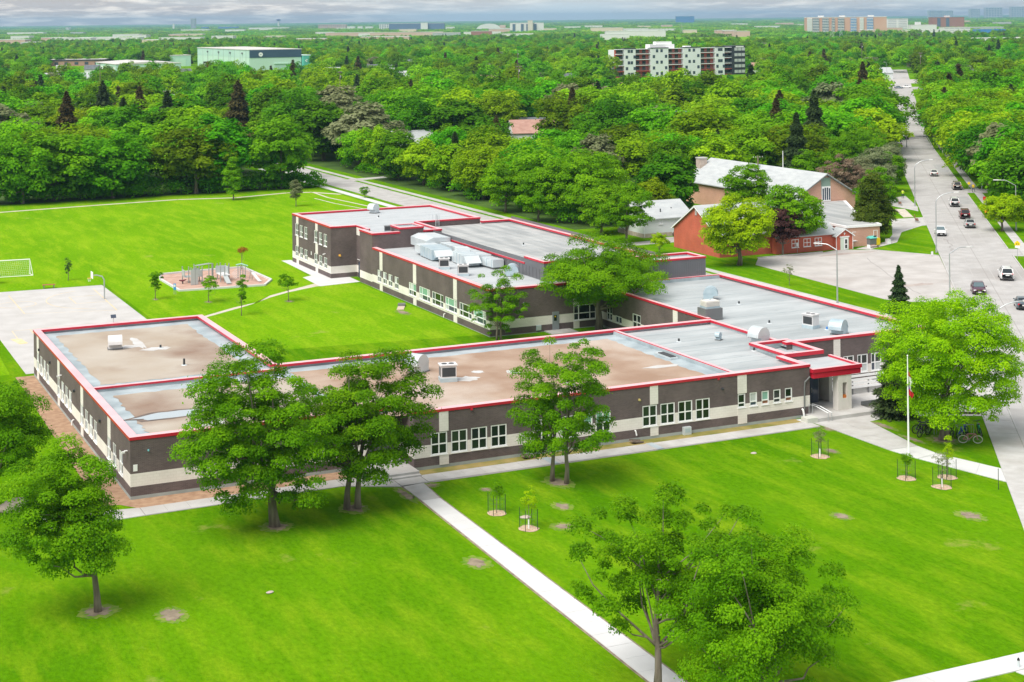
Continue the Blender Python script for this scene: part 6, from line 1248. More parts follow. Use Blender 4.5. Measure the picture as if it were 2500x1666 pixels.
# ------------------------------------------------------------------ vehicles
CARGL = mat('car_glass', (.02, .028, .034), .04, spec=.7); CARGL2 = mat('windscreen_glass', (.10, .15, .17), .05, spec=.7); HEADL = mat('headlight', (.8, .8, .8), .1); TAILL = mat('taillight', (.55, .01, .02), .25); RIM = mat('wheel_rim', (.42, .43, .45), .3, metal=.6); PLATE = mat('number_plate', (.75, .76, .76), .4); CHROME = mat('grille_dark', (.03, .03, .033), .35)
def car(label, loc, rz, paint, kind='sedan', group='cars on the main road', S=.88):
    t = thing('car', label, 'car', loc, rz, group); t.scale = (S, S, S)
    L_, Wd = (4.6, 1.82) if kind == 'sedan' else (4.6, 1.88); H1 = .92 if kind == 'sedan' else 1.08; H2 = 1.45 if kind == 'sedan' else 1.74
    hw = Wd / 2
    # lower body: stations nose (+x) to tail
    if kind == 'sedan': st = [(2.3, .62, .36, .62), (2.2, .78, .26, .74), (1.6, .90, .22, .84), (.85, .92, .20, .93), (-1.3, .92, .20, .98), (-1.9, .90, .22, 1.0), (-2.2, .80, .28, .95), (-2.3, .66, .40, .84)]
    else: st = [(2.3, .64, .40, .74), (2.2, .82, .30, .92), (1.5, .93, .26, 1.04), (1.0, .94, .24, 1.08), (-1.6, .94, .24, 1.10), (-2.1, .92, .28, 1.10), (-2.28, .84, .34, 1.06), (-2.32, .76, .44, .98)]
    mb = MB(); ring = []
    for x, w, z0, z1 in st:
        b_ = len(mb.v); zm = z0 + (z1 - z0) * .62
        for p in ((-w * .86, z0), (-w, z0 + .12), (-w, zm), (-w * .90, z1 - .02), (-w * .45, z1 + .03), (w * .45, z1 + .03), (w * .90, z1 - .02), (w, zm), (w, z0 + .12), (w * .86, z0)): mb.v.append((x, p[0], p[1]))
        ring.append(b_)
    for a, b_ in zip(ring[:-1], ring[1:]):
        for k in range(10): mb.f.append((a + k, a + (k + 1) % 10, b_ + (k + 1) % 10, b_ + k)); mb.m.append(0)
    mb.f.append(tuple(ring[0] + k for k in range(10))); mb.f.append(tuple(ring[-1] + k for k in range(9, -1, -1))); mb.m += [0, 0]
    body = mb.build('body', paint, t, True)
    # cabin
    if kind == 'sedan': fx0, fx1, rx1, rx0 = 1.0, .25, -1.0, -1.75
    else: fx0, fx1, rx1, rx0 = 1.15, .5, -1.85, -2.2
    rw = hw * .72; bw = hw * .90; zt = H2; zb = H1
    c = MB(); c.face([(fx1, -rw, zt), (rx1, -rw, zt), (rx1, rw, zt), (fx1, rw, zt)][::-1] if False else [(rx1, -rw, zt), (fx1, -rw, zt), (fx1, rw, zt), (rx1, rw, zt)])
    A = [(fx0, -bw, zb), (fx0, bw, zb), (rx0, bw, zb), (rx0, -bw, zb)]; B = [(fx1, -rw, zt), (fx1, rw, zt), (rx1, rw, zt), (rx1, -rw, zt)]
    for i in range(4): j = (i + 1) % 4; c.face([A[i], A[j], B[j], B[i]])
    c.build('cabin', paint, t)
    def inset(q, k, off):
        ce = sum((Vector(p) for p in q), Vector()) / 4; n = (Vector(q[1]) - Vector(q[0])).cross(Vector(q[3]) - Vector(q[0])).normalized()
        if n.dot(ce - Vector((-.4, 0, .9))) < 0: n = -n
        return [ce + (Vector(p) - ce) * k + n * off for p in q]
    MB().face(inset([A[0], A[1], B[1], B[0]], .90, .012)).build('windscreen', CARGL2, t); MB().face(inset([A[2], A[3], B[3], B[2]], .86, .012)).build('rear_window', CARGL, t)
    for s in (0, 1):
        q = [A[1], A[2], B[2], B[1]] if s else [A[3], A[0], B[0], B[3]]
        lerp = lambda u, a, b: Vector(a).lerp(Vector(b), u)
        for u0, u1 in ((.02, .49), (.52, .98)): MB().face(inset([lerp(u0, q[0], q[1]), lerp(u1, q[0], q[1]), lerp(u1, q[3], q[2]), lerp(u0, q[3], q[2])], .86, .012)).build('side_window', CARGL, t)
        MB().obox((.72, (1 if s else -1) * (hw + .06), H1 + .08), (.14, .2, .13)).build('mirror', paint, t)
    for x in (1.42, -1.38):
        for y in (-hw + .12, hw - .12):
            w = MB().path([(x, y - .11, .33), (x, y + .11, .33)], [.33, .33], 16).build('wheel', RUBBER, t); sg = 1 if y > 0 else -1; MB().path([(x, y + sg * .112, .33), (x, y + sg * .125, .33)], [.21, .19], 12).build('rim', RIM, w)
    zf = .62 if kind == 'sedan' else .80
    for s in (-1, 1):
        MB().obox((2.2, s * .60, zf + .05), (.16, .34, .15), s * R(-14)).build('headlight', HEADL, t); MB().obox((-2.24, s * .64, zf + .18), (.12, .28, .2), s * R(10)).build('taillight', TAILL, t)
    MB().box(2.24, 2.34, -.46, .46, zf - .26, zf - .04).build('grille', CHROME, t); MB().box(-2.36, -2.28, -.26, .26, zf - .02, zf + .12).build('number_plate', PLATE, t); MB().box(2.335, 2.35, -.2, .2, zf - .24, zf - .13).build('number_plate', PLATE, t)
    MB().box(-2.36, -2.16, -.72, .72, .34, .50).build('rear_bumper', CHROME, t); MB().box(2.16, 2.33, -.70, .70, .26, .38).build('front_bumper', CHROME, t)
    if kind == 'suv':
        for s in (-1, 1): MB().path([(fx1 - .1, s * rw * .9, zt + .06), (rx1 + .1, s * rw * .9, zt + .06)], .025, 5).build('roof_rail', CHROME, t)
    return t
def paint(n, c, r_=.25, metal=.2): return mat('paint_' + n, c, r_, metal=metal, coat=.6, spec=.5)
P_W = paint('white', (.78, .78, .79), .3, 0); P_S = paint('silver', (.50, .51, .51)); P_T = paint('champagne', (.42, .38, .33)); P_P = paint('plum', (.085, .015, .045)); P_K = paint('black', (.02, .02, .023)); P_R = paint('dark_red', (.16, .02, .025)); P_B = paint('blue_grey', (.10, .14, .17)); P_N = paint('navy', (.02, .03, .08))
UPR = math.atan2(T_.y, T_.x); DNR = UPR + math.pi      # driving away / towards the viewer
car('white sedan driving away, farthest on the open stretch of road', (194.6, 150.7, .006), UPR, P_W)
car('champagne SUV parked at the right kerb beyond the white one', (181.5, 128.3, .006), UPR, P_T, 'suv')
car('white SUV driving away behind the champagne one', (163.2, 107.4, .006), UPR, P_W, 'suv')
car('dark car with red tail lights behind the white SUV', (153.6, 93.6, .006), UPR, P_R, 'suv')
car('grey sedan with bright red tail lights, last of the queue', (146.8, 84.5, .006), UPR, P_S)
car('white car coming towards the viewer beside the street lamp', (137.0, 79.6, .006), DNR, P_W)
car('white SUV driving away nearest the viewer', (117.4, 43.8, .006), UPR, P_W, 'suv')
car('plum sedan coming towards the viewer', (107.6, 37.6, .006), DNR, P_P)
car('blue grey car cut by the right picture edge', (105.2, 27.6, .006), UPR, P_B)
car('white car half hidden in the gap of far trees', (354.2, 359, .006), UPR, P_W, 'suv')
car('navy car ahead of the white one between far trees', (374, 384, .006), UPR, P_N)
car('white car parked under trees at the far left kerb', (238, 216.5, .006), UPR, P_W)
car('dark car parked behind the white one under trees', (252.4, 232, .006), UPR, P_K, 'suv')
car('silver car parked farther along under the left trees', (262, 245, .006), UPR, P_S)
x, y = rd(318, 63.6); car('white car on the far road under overhanging crowns', (x, y, .006), DNR, P_W)
car('white car on the cross street at the road end', (432, 478, .012), R(-40), P_W)
car('blue car on the cross street beside the white one', (440, 471, .012), R(-40), P_B)
car('white car, right of three on the cross street', (447, 474, .012), R(-40), P_W)
car('dark SUV on the driveway between white house and red church', (101.6, 95.0, .02), R(95), P_K, 'suv', 'parked cars')
car('black car parked beside the brown roofed bungalow', (105.5, 128, .0), R(20), P_K, 'suv', 'parked cars')

# ------------------------------------------------------------------ street furniture
def lamp(label, base, h, arm, rz, style='curve', group='street lamps'):
    t = thing('street_lamp', label, 'street lamp', (base[0], base[1], 0), rz, group)
    MB().path([(0, 0, 0), (0, 0, h * .5), (0, 0, h)], [.10, .085, .06], 8).build('pole', STEEL, t); MB().path([(0, 0, 0), (0, 0, .5)], [.16, .13], 8).build('base', STEEL, t)
    if style == 'curve': pp = [(arm * (1 - math.cos(a)) , 0, h + arm * .55 * math.sin(a)) for a in [R(90) * i / 8 for i in range(9)]]
    else: pp = [(0, 0, h), (arm * .5, 0, h + arm * .28), (arm * .62, 0, h + arm * .31), (arm, 0, h + arm * .32)]
    MB().path(pp, [.055] * len(pp), 6).build('arm', STEEL, t)
    e = pp[-1]; MB().prism([(e[0] - .1, -.13), (e[0] + .55, -.17), (e[0] + .7, 0), (e[0] + .55, .17), (e[0] - .1, .13)], e[2] - .05, e[2] + .08).build('lamp_head', ACW, t); return t
A_ = math.atan2(N_.y, N_.x)
lamp('street lamp between the school verge and the church car park', (88.0, 38.6), 6.3, 2.0, A_ + R(165), 'bent')
lamp('street lamp at the near edge of the church car park', (103.0, 37.2), 5.0, 2.2, A_ + R(22), 'bent')
lamp('curved street lamp beside the white oncoming car', (124.6, 65.6), 6.9, 2.6, A_ + R(12))
lamp('curved street lamp beside the small lawn and bus stop', (157.0, 110.2), 6.6, 2.6, A_ + R(12))
lamp('curved street lamp under the far left trees of the road', (236, 211), 6.6, 2.6, A_)
lamp('curved street lamp in the distance left of the road', (342, 352), 7.0, 2.8, A_)
lamp('street lamp rising right of the bright maple, arm over the road', (*rd(42.7, 61.6),), 6.4, 2.6, A_ + R(10))
lamp('street lamp among right hand trees, nearest of three', (*rd(152, 74.9),), 6.8, 2.6, A_ + R(180), 'bent')
lamp('street lamp among right hand trees, middle of three', (*rd(212, 75),), 6.8, 2.6, A_ + R(180), 'bent')
lamp('street lamp among right hand trees, farthest of three', (*rd(330, 76),), 6.8, 2.6, A_ + R(180), 'bent')
lamp('street lamp by the house at the road end', (478, 528), 9, 2.0, R(200)); lamp('tall street lamp in the right distance', (560, 480), 10, 2.2, R(180)); lamp('street lamp left of the billboard sign in the right distance', (455, 600), 10, 2.2, R(180))
def upole(label, base, h, arms=1, rz=0):
    t = thing('utility_pole', label, 'utility pole', (base[0], base[1], 0), rz, 'utility poles'); MB().path([(0, 0, 0), (0, 0, h)], [.17, .11], 7).build('pole', WOODP, t)
    for k in range(arms): MB().box(-1.1, 1.1, -.06, .06, h - .45 - k * .9, h - .28 - k * .9).build('crossarm', WOODP, t)
    for x in (-.9, -.4, .4, .9): MB().path([(x, 0, h - .28), (x, 0, h - .08)], .05, 5).build('insulator', ACW, t)
    MB().path([(.25, 0, h - 2.1), (.25, 0, h - 1.4)], .2, 8).build('transformer', GALV, t)
upole('dark wooden pole rising before the long church roof', (128.8, 116), 9.6, 0); upole('pole with crossarm above the wood at far left', (70, 296), 16, 1, R(10)); upole('pole with double crossarm above the trees right of centre', (214, 392), 17, 2, R(-20)); upole('pole with crossarm behind the trees left of centre', (150, 395), 16.5, 1, R(30)); upole('utility pole at the end of the main road', (480, 505), 15, 2, 0); upole('utility pole right of the apartment block', (548, 640), 17, 2, 0)
upole('pale pole beside the dark roofed house', (183, 280), 9.5, 0); upole('pole at the left above the distant spruces', (95, 520), 18, 1, R(15)); upole('pole over the trees between warehouse and apartment', (330, 640), 17, 1, R(15))
def sign(label, base, h, shape, m, rz, w=.6, extra=None):
    t = thing('road_sign', label, 'road sign', (base[0], base[1], 0), rz, 'road signs'); MB().path([(0, 0, 0), (0, 0, h)], .03, 6).build('post', STEEL, t)
    if shape == 'pent': pr_ = [(-w / 2, h - w * .9), (w / 2, h - w * .9), (w / 2, h - w * .4), (0, h), (-w / 2, h - w * .4)]
    elif shape == 'diamond': pr_ = [(0, h - w * 1.3), (w * .65, h - w * .65), (0, h), (-w * .65, h - w * .65)]
    else: pr_ = [(-w / 2, h - w * 1.3), (w / 2, h - w * 1.3), (w / 2, h), (-w / 2, h)]
    MB().extr([(p[0], p[1]) for p in pr_], -.06, -.03, 'y').build('panel', m, t)
    if extra == 'tab': MB().box(-w * .42, w * .42, -.06, -.03, h - w * 1.35, h - w * .95).build('tab', WHITE, t)
    if extra in ('tab', 'fig'):
        for x in (-.12, .1): MB().box(x - .035, x + .035, -.07, -.06, h - w * .78, h - w * .45).build('figure', BLACK, t)
    return t
FACE = -YAW - R(14)
sign('yellow pentagon school crossing sign with white tab beside the footway', (130.2, 55.8), 2.45, 'pent', YELLOW, FACE, .72, 'tab')
sign('orange yellow square warning sign by the side road', (155.4, 90.4), 1.85, 'rect', ORANGE, FACE, .62, 'fig')
sign('small yellow sign on the verge near the champagne SUV', (179.2, 122.2), 2.1, 'diamond', YELLOW, FACE, .5)
sign('red and white disc sign at the side road corner', (168.9, 106.3), 1.4, 'rect', mat('sign_red', (.6, .02, .02), .5), FACE, .5)
sign('white parking sign left of the church porch', (107.7, 74.6), 1.45, 'rect', WHITE, 0, .42); sign('white parking sign nearest the church porch', (112.7, 75.0), 1.3, 'rect', WHITE, 0, .42)
sign('white sign facing traffic beside the utility pole', (466, 540), 7.5, 'rect', WHITE, 0, 2.6); sign('white hydrant marker post at lawn corner', (121.6, 62.9), .7, 'rect', WHITE, 0, .35)
def bench(label, base, rz, m=BROWNW, w=2.2, back=True, group='benches'):
    t = thing('bench', label, 'bench', (base[0], base[1], 0), rz, group)
    for k in range(3): MB().box(-w / 2, w / 2, -.25 + k * .17, -.11 + k * .17, .42, .47).build('seat_plank', m, t)
    for x in (-w / 2 + .2, w / 2 - .2): MB().box(x - .05, x + .05, -.22, .22, 0, .42).build('leg', CONC if back else GREYD, t)
    if back:
        for k in range(3): MB().box(-w / 2, w / 2, .28, .33, .55 + k * .2, .72 + k * .2).build('back_plank', m, t)
bench('brown bus stop bench seen from behind on the pavement pad', (143.6, 93.2), A_ + R(90), BROWNW, 2.6); bench('brown bench farther along by the next path', (156.0, 113.0), A_ + R(90), BROWNW, 2.4); bench('low red plank bench at the edge of the ball court', (9.3, 95.0), R(-5), mat('bench_red', (.42, .10, .05), .6), 1.6, False)
# kiosk by the annex
t = thing('display_kiosk', 'small glazed kiosk with teal roof and yellow panel on the church lawn', 'kiosk', (120.2, 73.9, 0), R(5))
MB().box(-.9, .3, -.35, .35, .45, 1.35).build('cabinet', GREYD, t); MB().box(.32, 1.0, -.37, .33, .35, 1.3).build('yellow_panel', YELLOW, t); MB().extr([(-.45, 1.35), (.45, 1.35), (0, 1.68)], -1.0, .4).build('roof', TEAL, t); MB().obox((.1, -.2, 1.5), (.5, .04, .5), 0, R(30)).build('solar_panel', GLASSB, t)
for x in (-.85, .95): MB().box(x - .05, x + .05, -.3, .3, 0, .45).build('leg', WHITE, t)
t = thing('electrical_box', 'small white utility box on the church lawn path', 'utility box', (124.6, 76.2, 0)); MB().box(-.3, .3, -.25, .25, 0, .55).build('cabinet', WHITE, t); MB().box(-.33, .33, -.28, .28, .55, .62).build('lid', ACW, t)
t = thing('fire_hydrant', 'red fire hydrant on the side street verge', 'fire hydrant', (79.9, 203.6, 0)); rm_ = mat('hydrant_red', (.55, .02, .02), .4); MB().path([(0, 0, 0), (0, 0, .1), (0, 0, .12), (0, 0, .7), (0, 0, .82)], [.22, .22, .15, .15, .05], 10).build('barrel', rm_, t)
for s in (-1, 1): MB().path([(0, 0, .5), (s * .25, 0, .5)], .07, 8).build('nozzle', rm_, t)
# flagpole
t = thing('flagpole', 'white flagpole on the lawn edge by the curving entrance walk', 'flagpole', (55.0, -15.05, 0)); MB().path([(0, 0, 0), (0, 0, 4), (0, 0, 7.35)], [.075, .06, .035], 10).build('pole', WHITE, t); MB().path([(0, 0, 7.35), (0, 0, 7.41), (0, 0, 7.48)], [.03, .07, .02], 8).build('finial', WHITE, t)
f_ = MB(); nx, nzv = 6, 16
FLW, FLR, FLV = WHITE, mat('flag_red', (.62, .02, .03), .8), mat('flag_violet', (.20, .06, .42), .8)
for j in range(nzv + 1):
    for i in range(nx + 1): u = i / nx; z = 5.0 - 1.75 + 1.75 * j / nzv + .0; f_.v.append((.05 + .42 * u * (.8 + .3 * math.sin(j * .7)), .07 * math.sin(u * 9 + j * .5), z + 1.25 - u * .35))
for j in range(nzv):
    for i in range(nx):
        a = j * (nx + 1) + i; f_.f.append((a, a + 1, a + nx + 2, a + nx + 1)); f_.m.append(1 if j < 4 or j > 12 else (2 if i < 3 and j > 3 and j < 9 else 0))
f_.build('flag', [FLW, FLR, FLV], t, True)
# bicycles
def bike(label, loc, rz, m, tilt=R(8), wm=None):
    t = thing('bicycle', label, 'bicycle', loc, rz, 'bicycles under the bright maple'); t.rotation_euler = (tilt, 0, rz); t.scale = (1.1, 1.1, 1.1)
    for x in (-.5, .5):
        w = MB().ring((x, 0, .33), .31, .034, 'y', 20, 5).build('wheel', wm or RUBBER, t); sp = MB()
        for k in range(8): a = math.pi * k / 8; sp.path([(x + .3 * math.cos(a), 0, .33 + .3 * math.sin(a)), (x - .3 * math.cos(a), 0, .33 - .3 * math.sin(a))], .004, 3, False)
        sp.build('spokes', STEEL, w)
    fr = MB(); A, B, C, D, E_ = (-.5, 0, .33), (-.12, 0, .30), (-.22, 0, .78), (.34, 0, .80), (.5, 0, .33)
    for a, b in ((A, B), (A, C), (B, C), (B, D), (C, D), (D, E_)): fr.path([a, b], .036, 6)
    fr.build('frame', m, t); MB().path([D, (.32, 0, .95)], .018, 6).path([(.36, -.27, .98), (.32, 0, .95), (.36, .27, .98)], .026, 6).build('handlebar', BLACK, t)
    MB().path([C, (-.24, 0, .86)], .016, 6).build('seat_post', STEEL, t); MB().prism([(-.38, -.08), (-.38, .08), (-.12, .03), (-.12, -.03)], .86, .92).build('saddle', BLACK, t); MB().ring((-.12, -.04, .30), .09, .012, 'y', 12, 4).build('chainring', STEEL, t)
bike('pinkish bicycle lying foremost in front of the others', (61.2, -14.7, 0), R(-35), mat('bike_pink', (.45, .20, .22), .4), R(22), mat('tyre_pale', (.55, .55, .5), .7))
bike('blue bicycle behind the pinkish one', (61.9, -12.9, 0), R(20), mat('bike_blue', (.02, .06, .5), .4)); bike('dark bicycle leaning left of the blue one', (61.2, -12.2, 0), R(70), BLACK); bike('green bicycle, rightmost of the group', (63.5, -13.2, 0), R(60), mat('bike_green', (.05, .40, .20), .4), R(-10)); bike('grey bicycle farthest back in the right group', (62.6, -11.4, 0), R(100), GALV)
bike('black bicycle left of the maple trunk, front', (59.4, -11.4, 0), R(15), BLACK); bike('navy bicycle left of the maple trunk, rear', (59.9, -10.6, 0), R(-10), P_N); bike('dark bicycle beside the entrance spruce', (61.9, -3.9, .03), R(80), BLACK)
t = thing('bike_rack', 'low grey bike rack between the bicycles', 'bike rack', (61.9, -12.0, 0), R(-20)); mb = MB().path([(-1.6, 0, .02), (-1.6, 0, .7), (1.6, 0, .7), (1.6, 0, .02)], .03, 6).build('rail', STEEL, t)
for k in range(9): MB().path([(-1.4 + k * .35, 0, .05), (-1.4 + k * .35, 0, .7)], .015, 5).build('bar', STEEL, t)
t = thing('marker_post', 'thin black post at the lawn corner by the pavement', 'post', (54.7, -25.1, 0)); MB().path([(0, 0, 0), (0, 0, 1.4)], [.025, .022], 6).build('shaft', STAKE, t); MB().path([(0, 0, 1.4), (0, 0, 1.46)], [.035, .02], 6).build('cap', STAKE, t)
t = thing('bollard', 'small black topped bollard at the bottom right walk', 'bollard', (34.4, -49.3, .05)); MB().path([(0, 0, 0), (0, 0, .34)], [.07, .06], 10).build('post', GALV, t); MB().path([(0, 0, .34), (0, 0, .46)], [.08, .04], 10).build('cap', BLACK, t)
def rock(label, loc, s, seed):
    import bmesh
    rg = random.Random(seed); bm = bmesh.new(); bmesh.ops.create_icosphere(bm, subdivisions=3, radius=1)
    ph = [rg.uniform(0, 6) for _ in range(6)]
    for v in bm.verts: v.co *= 1 + .16 * math.sin(3 * v.co.x + ph[0]) * math.cos(2.5 * v.co.y + ph[1]) + .1 * math.sin(5 * v.co.z + ph[2]); v.co = Vector((v.co.x * s[0], v.co.y * s[1], v.co.z * s[2]))
    me = bpy.data.meshes.new('rock'); bm.to_mesh(me); bm.free(); me.materials.append(STONE); put('rock', me, None, loc, 0, label, 'rock')
rock('pale boulder under the tree at the left picture edge', (-7.4, 1.2, .3), (1.1, .8, .55), 3)
for i, (x, y, lb) in enumerate([(3.5, -21.9, 'scrap of white litter on the lower left lawn'), (44.8, -9.6, 'scrap of litter on the lawn below the facade'), (22.7, -15.9, 'broken grey stone between the two staked saplings')]): rock(lb, (x, y, .04), (.22, .16, .07) if i < 2 else (.35, .25, .12), 30 + i)
# timber ramps against the foundation
for i, x in enumerate((28.9, 38.2)):
    t = thing('splash_board', 'dark wooden splash board below the %s facade spout' % ('left', 'right')[i], 'board', (x, -2.95, 0)); MB().obox((.2, 0, .13), (1.0, .6, .05), 0, 0, R(8)).build('board', WOODP, t)
    for s in (-.28, .28): MB().obox((.2, s, .19), (1.0, .04, .1), 0, 0, R(8)).build('side', WOODP, t)
t = thing('splash_pad', 'dark mat and pale slab beneath the entrance drain spout', 'splash pad', (54.0, -3.1, 0)); MB().box(-.5, .5, -.75, .4, 0, .05).build('slab', CONC_N, t); MB().box(-.1, .45, -.7, .35, .05, .07).build('mat', DARK, t)
t = thing('wooden_mat', 'weathered board on the courtyard grass beside the middle wing', 'board', (43.4, 61.0, 0), R(65)); MB().box(-1.5, 1.5, -.4, .4, 0, .08).build('board', mat('weathered_board', (.55, .45, .36), .9), t); MB().box(.6, 1.5, -.42, .42, .08, .3).build('ramp_end', GREYD, t)
# ball court and playground
t = thing('basketball_hoop', 'basketball hoop with white backboard on a curved pole', 'basketball hoop', (14.0, 83.5, 0)); MB().path([(0, 0, 0), (0, 0, 2.3), (-.25, 0, 2.75), (-.9, 0, 2.95), (-1.4, 0, 2.95)], [.08, .08, .075, .07, .06], 8).build('pole', STEEL, t)
MB().obox((-1.45, 0, 3.0), (.05, 1.25, .8)).build('backboard', WHITE, t); MB().ring((-1.75, 0, 2.65), .23, .02, 'z', 16, 5).build('rim', ORANGE, t); nm = MB()
for k in range(10): a = 2 * math.pi * k / 10; nm.path([(-1.75 + .22 * math.cos(a), .22 * math.sin(a), 2.65), (-1.75 + .13 * math.cos(a + .4), .13 * math.sin(a + .4), 2.25)], .008, 3, False)
nm.build('net', WHITE, t)
t = thing('soccer_goal', 'white soccer goal at the left edge of the playing field', 'soccer goal', (8.9, 108.1, 0), R(-3)); MB().path([(0, 0, 0), (0, 0, 1.95), (-5.6, .2, 1.95), (-5.6, .2, 0)], .07, 8).build('frame', WHITE, t); MB().path([(0, 0, .03), (.25, -1.6, .03), (-5.4, -1.4, .03), (-5.6, .2, .03)], .05, 6).path([(0, 0, 1.95), (.25, -1.6, .03)], .03, 6).build('rear_frame', WHITE, t)
nm = MB()
for k in range(23): nm.path([(-.25 * k, .01 * k, 1.95), (.25 - .25 * k, -1.6, .05)], .006, 3, False)
for k in range(9): u = k / 9; nm.path([(.25 * u, -1.6 * u, 1.95 * (1 - u)), (-5.6 + .2 * u, .2 - 1.6 * u, 1.95 * (1 - u))], .006, 3, False)
nm.build('net', ACW, t)
PGR = mat('play_grey', (.42, .46, .46), .5); PGD = mat('play_post', (.30, .33, .33), .5); PBL = mat('play_blue', (.04, .26, .62), .5); PGN = mat('play_green', (.30, .58, .46), .5)
t = thing('play_structure', 'grey climbing tower with wall panels at the left of the playground', 'play structure', (26.2, 90.2, .03))
for x, y, h in ((-.9, 1.2, 2.0), (-.4, -.1, 2.1), (-.5, -1.8, 2.2), (.0, -1.9, 2.2), (1.2, .9, 2.0), (1.3, -.2, 2.0), (.4, .4, 2.3), (.3, -1.1, 2.2)): MB().path([(x, y, 0), (x, y, h)], .07, 8).build('post', PGD, t)
MB().box(-.9, 1.3, -.2, 1.2, .72, .8).build('deck', PGR, t); MB().box(-.55, .35, -1.95, -1.85, .05, 1.9).build('climbing_panel', PGR, t); MB().box(-.95, -.85, 0, 1.2, .85, 1.6).build('panel', PGR, t); MB().box(.5, 1.3, -.25, -.2, .85, 1.6).build('panel', PGR, t); MB().box(.4, 1.3, 1.15, 1.2, .85, 1.6).build('panel', PGR, t)
MB().path([(.4, .4, 2.1), (2.7, 1.9, 2.05)], .04, 6).path([(.9, .1, 2.1), (3.0, 1.5, 2.05)], .04, 6).build('monkey_bar_rail', PGR, t)
for k in range(8): u = k / 7; MB().path([(.4 + 2.3 * u, .4 + 1.5 * u, 2.1 - .05 * u), (.9 + 2.1 * u, .1 + 1.4 * u, 2.1 - .05 * u)], .025, 5).build('rung', PGR, t)
for x, y in ((2.7, 1.9), (3.0, 1.5)): MB().path([(x, y, 0), (x, y, 2.05)], .06, 8).build('post', PGD, t)
t = thing('play_structure', 'grey play deck with slide and panels in the middle of the playground', 'play structure', (29.9, 90.2, .03))
for x, y in ((-.5, 1.8), (.0, 1.5), (-.3, -1.3), (.1, -1.8), (.9, -.6), (.9, .9), (.5, 1.9), (1.4, 1.0)): MB().path([(x, y, 0), (x, y, 2.0)], .07, 8).build('post', PGD, t)
MB().box(-.3, .9, -1.5, 1.0, .8, .88).build('deck', ACW, t); MB().box(-.35, .9, .95, 1.05, .88, 1.75).build('panel', PGR, t); MB().box(.85, .95, -.5, .9, .88, 1.75).build('panel', PGR, t)
MB().extr([(-1.5, .85), (-3.2, .15), (-3.6, .1), (-3.6, .18), (-3.2, .24), (-1.5, .95)], -.1, .5).build('slide', PGR, t)
t = thing('play_climber', 'arched bar climber with a green top at the right of playground', 'play structure', (32.8, 90.4, .03))
for x, y in ((-.4, .5), (.3, .7), (-.3, -.3), (.4, -.1)): MB().path([(x, y, 0), (x, y, 1.75)], .06, 8).build('post', PGD, t)
MB().path([(-.6, .7, 1.7), (0, .3, 1.85), (.7, -.2, 1.6)], .09, 6).build('top_bar', PGN, t)
for k in range(5):
    a = [( -.2 + 1.6 * math.sin(b), -2.2 - .4 * k + 1.4, 1.5 * math.cos(b) * (1 - .1 * k)) for b in [R(-60) + R(120) * i / 8 for i in range(9)]]; MB().path(a, .025, 5).build('arch_bar', STEEL, t)
t = thing('spring_slide', 'small white slide with grey ladder at the right corner', 'slide', (33.7, 87.4, .03), R(20)); MB().extr([(.6, 1.0), (-.8, .15), (-1.1, .1), (-1.1, .16), (-.8, .22), (.6, 1.1)], -.22, .22).build('chute', ACW, t)
for s in (-.25, .25): MB().path([(s, 1.1, 0), (s, .6, 1.25)], .03, 6).build('ladder_rail', PGD, t)
for k in range(4): MB().path([(-.25, 1.0 - .1 * k, .25 + .22 * k), (.25, 1.0 - .1 * k, .25 + .22 * k)], .02, 5).build('rung', PGD, t)
t = thing('spring_rider', 'low dark spring rider left in the playground', 'spring rider', (25.0, 90.0, .03)); MB().path([(0, 0, 0), (0, 0, .35)], .08, 8).build('spring', DARK, t); MB().path([(-.45, 0, .45), (0, 0, .38), (.45, 0, .5)], [.08, .13, .06], 8).build('seat', mat('rider_maroon', (.16, .04, .05), .5), t)
t = thing('notice_board', 'blue playground sign on two posts', 'sign', (22.3, 82.7, 0), FACE); MB().prism([(-.16, -.03), (.16, -.03), (.16, .03), (-.16, .03)], .55, 1.32).build('panel', PBL, t)
for s in (-.12, .12): MB().path([(s, .04, 0), (s, .04, .6)], .03, 6).build('post', PGD, t)
MB().box(-.11, .11, -.036, -.03, .9, 1.2).build('print', ACW, t)

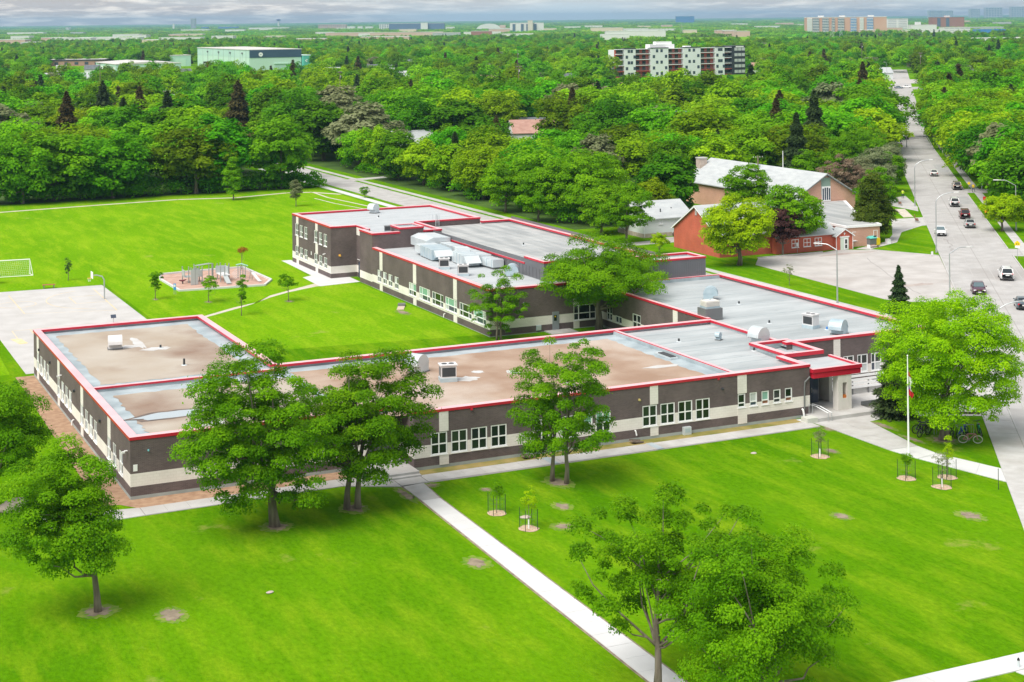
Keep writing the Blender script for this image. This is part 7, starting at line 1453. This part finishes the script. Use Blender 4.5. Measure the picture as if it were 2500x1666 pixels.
# ------------------------------------------------------------------ people
def person(label, loc, rz, top, bottom, s=.95):
    me = bpy.data.meshes.new('person'); J = [(0, 0, .95), (0, 0, 1.15), (0, 0, 1.38), (0, 0, 1.5), (0, .02, 1.62), (.1, 0, .9), (.13, .16, .5), (.13, .05, .08), (.13, .2, .04), (-.1, 0, .9), (-.13, -.1, .5), (-.13, -.28, .12), (-.13, -.15, .05), (.2, 0, 1.38), (.27, -.06, 1.12), (.26, .1, .9), (-.2, 0, 1.38), (-.27, .06, 1.12), (-.26, .2, .95)]
    E = [(0, 1), (1, 2), (2, 3), (3, 4), (0, 5), (5, 6), (6, 7), (7, 8), (0, 9), (9, 10), (10, 11), (11, 12), (2, 13), (13, 14), (14, 15), (2, 16), (16, 17), (17, 18)]
    me.from_pydata(J, E, []); rr = [.14, .14, .15, .06, .11, .10, .07, .05, .045, .10, .07, .05, .045, .075, .05, .038, .075, .05, .038]
    o = put('person', me, None, loc, rz, label, 'person'); o.scale = (s, s, s); sk = o.modifiers.new('skin', 'SKIN')
    for i, r_ in enumerate(rr): me.skin_vertices[0].data[i].radius = (r_, r_ * .85)
    me.skin_vertices[0].data[0].use_root = True; o.modifiers.new('sub', 'SUBSURF').levels = 1
    dg = bpy.context.evaluated_depsgraph_get(); m2 = bpy.data.meshes.new_from_object(o.evaluated_get(dg)); o.modifiers.clear(); o.data = m2
    SK = mat('skin', (.45, .27, .19), .6); HR = mat('hair_dark', (.03, .022, .018), .8); m2.materials.clear()
    for m_ in (bottom, top, SK, HR): m2.materials.append(m_)
    for p in m2.polygons:
        z = p.center.z; p.use_smooth = True; p.material_index = 0 if z < .93 else (1 if z < 1.44 and not (z < 1.0 and abs(p.center.x) > .2) else (3 if z > 1.62 or (z > 1.54 and p.center.y < .0) else 2))
    return o
person('person in a yellow top and dark trousers walking on the right footway', (180.3, 122.3, .05), FACE + R(150), mat('top_yellow', (.80, .55, .02), .8), mat('trousers_dark', (.04, .05, .09), .8))
person('person in a lime hi vis vest standing by the next side path', (163.0, 121.0, 0), FACE, mat('vest_lime', (.55, .75, .05), .8), _M['trousers_dark'])
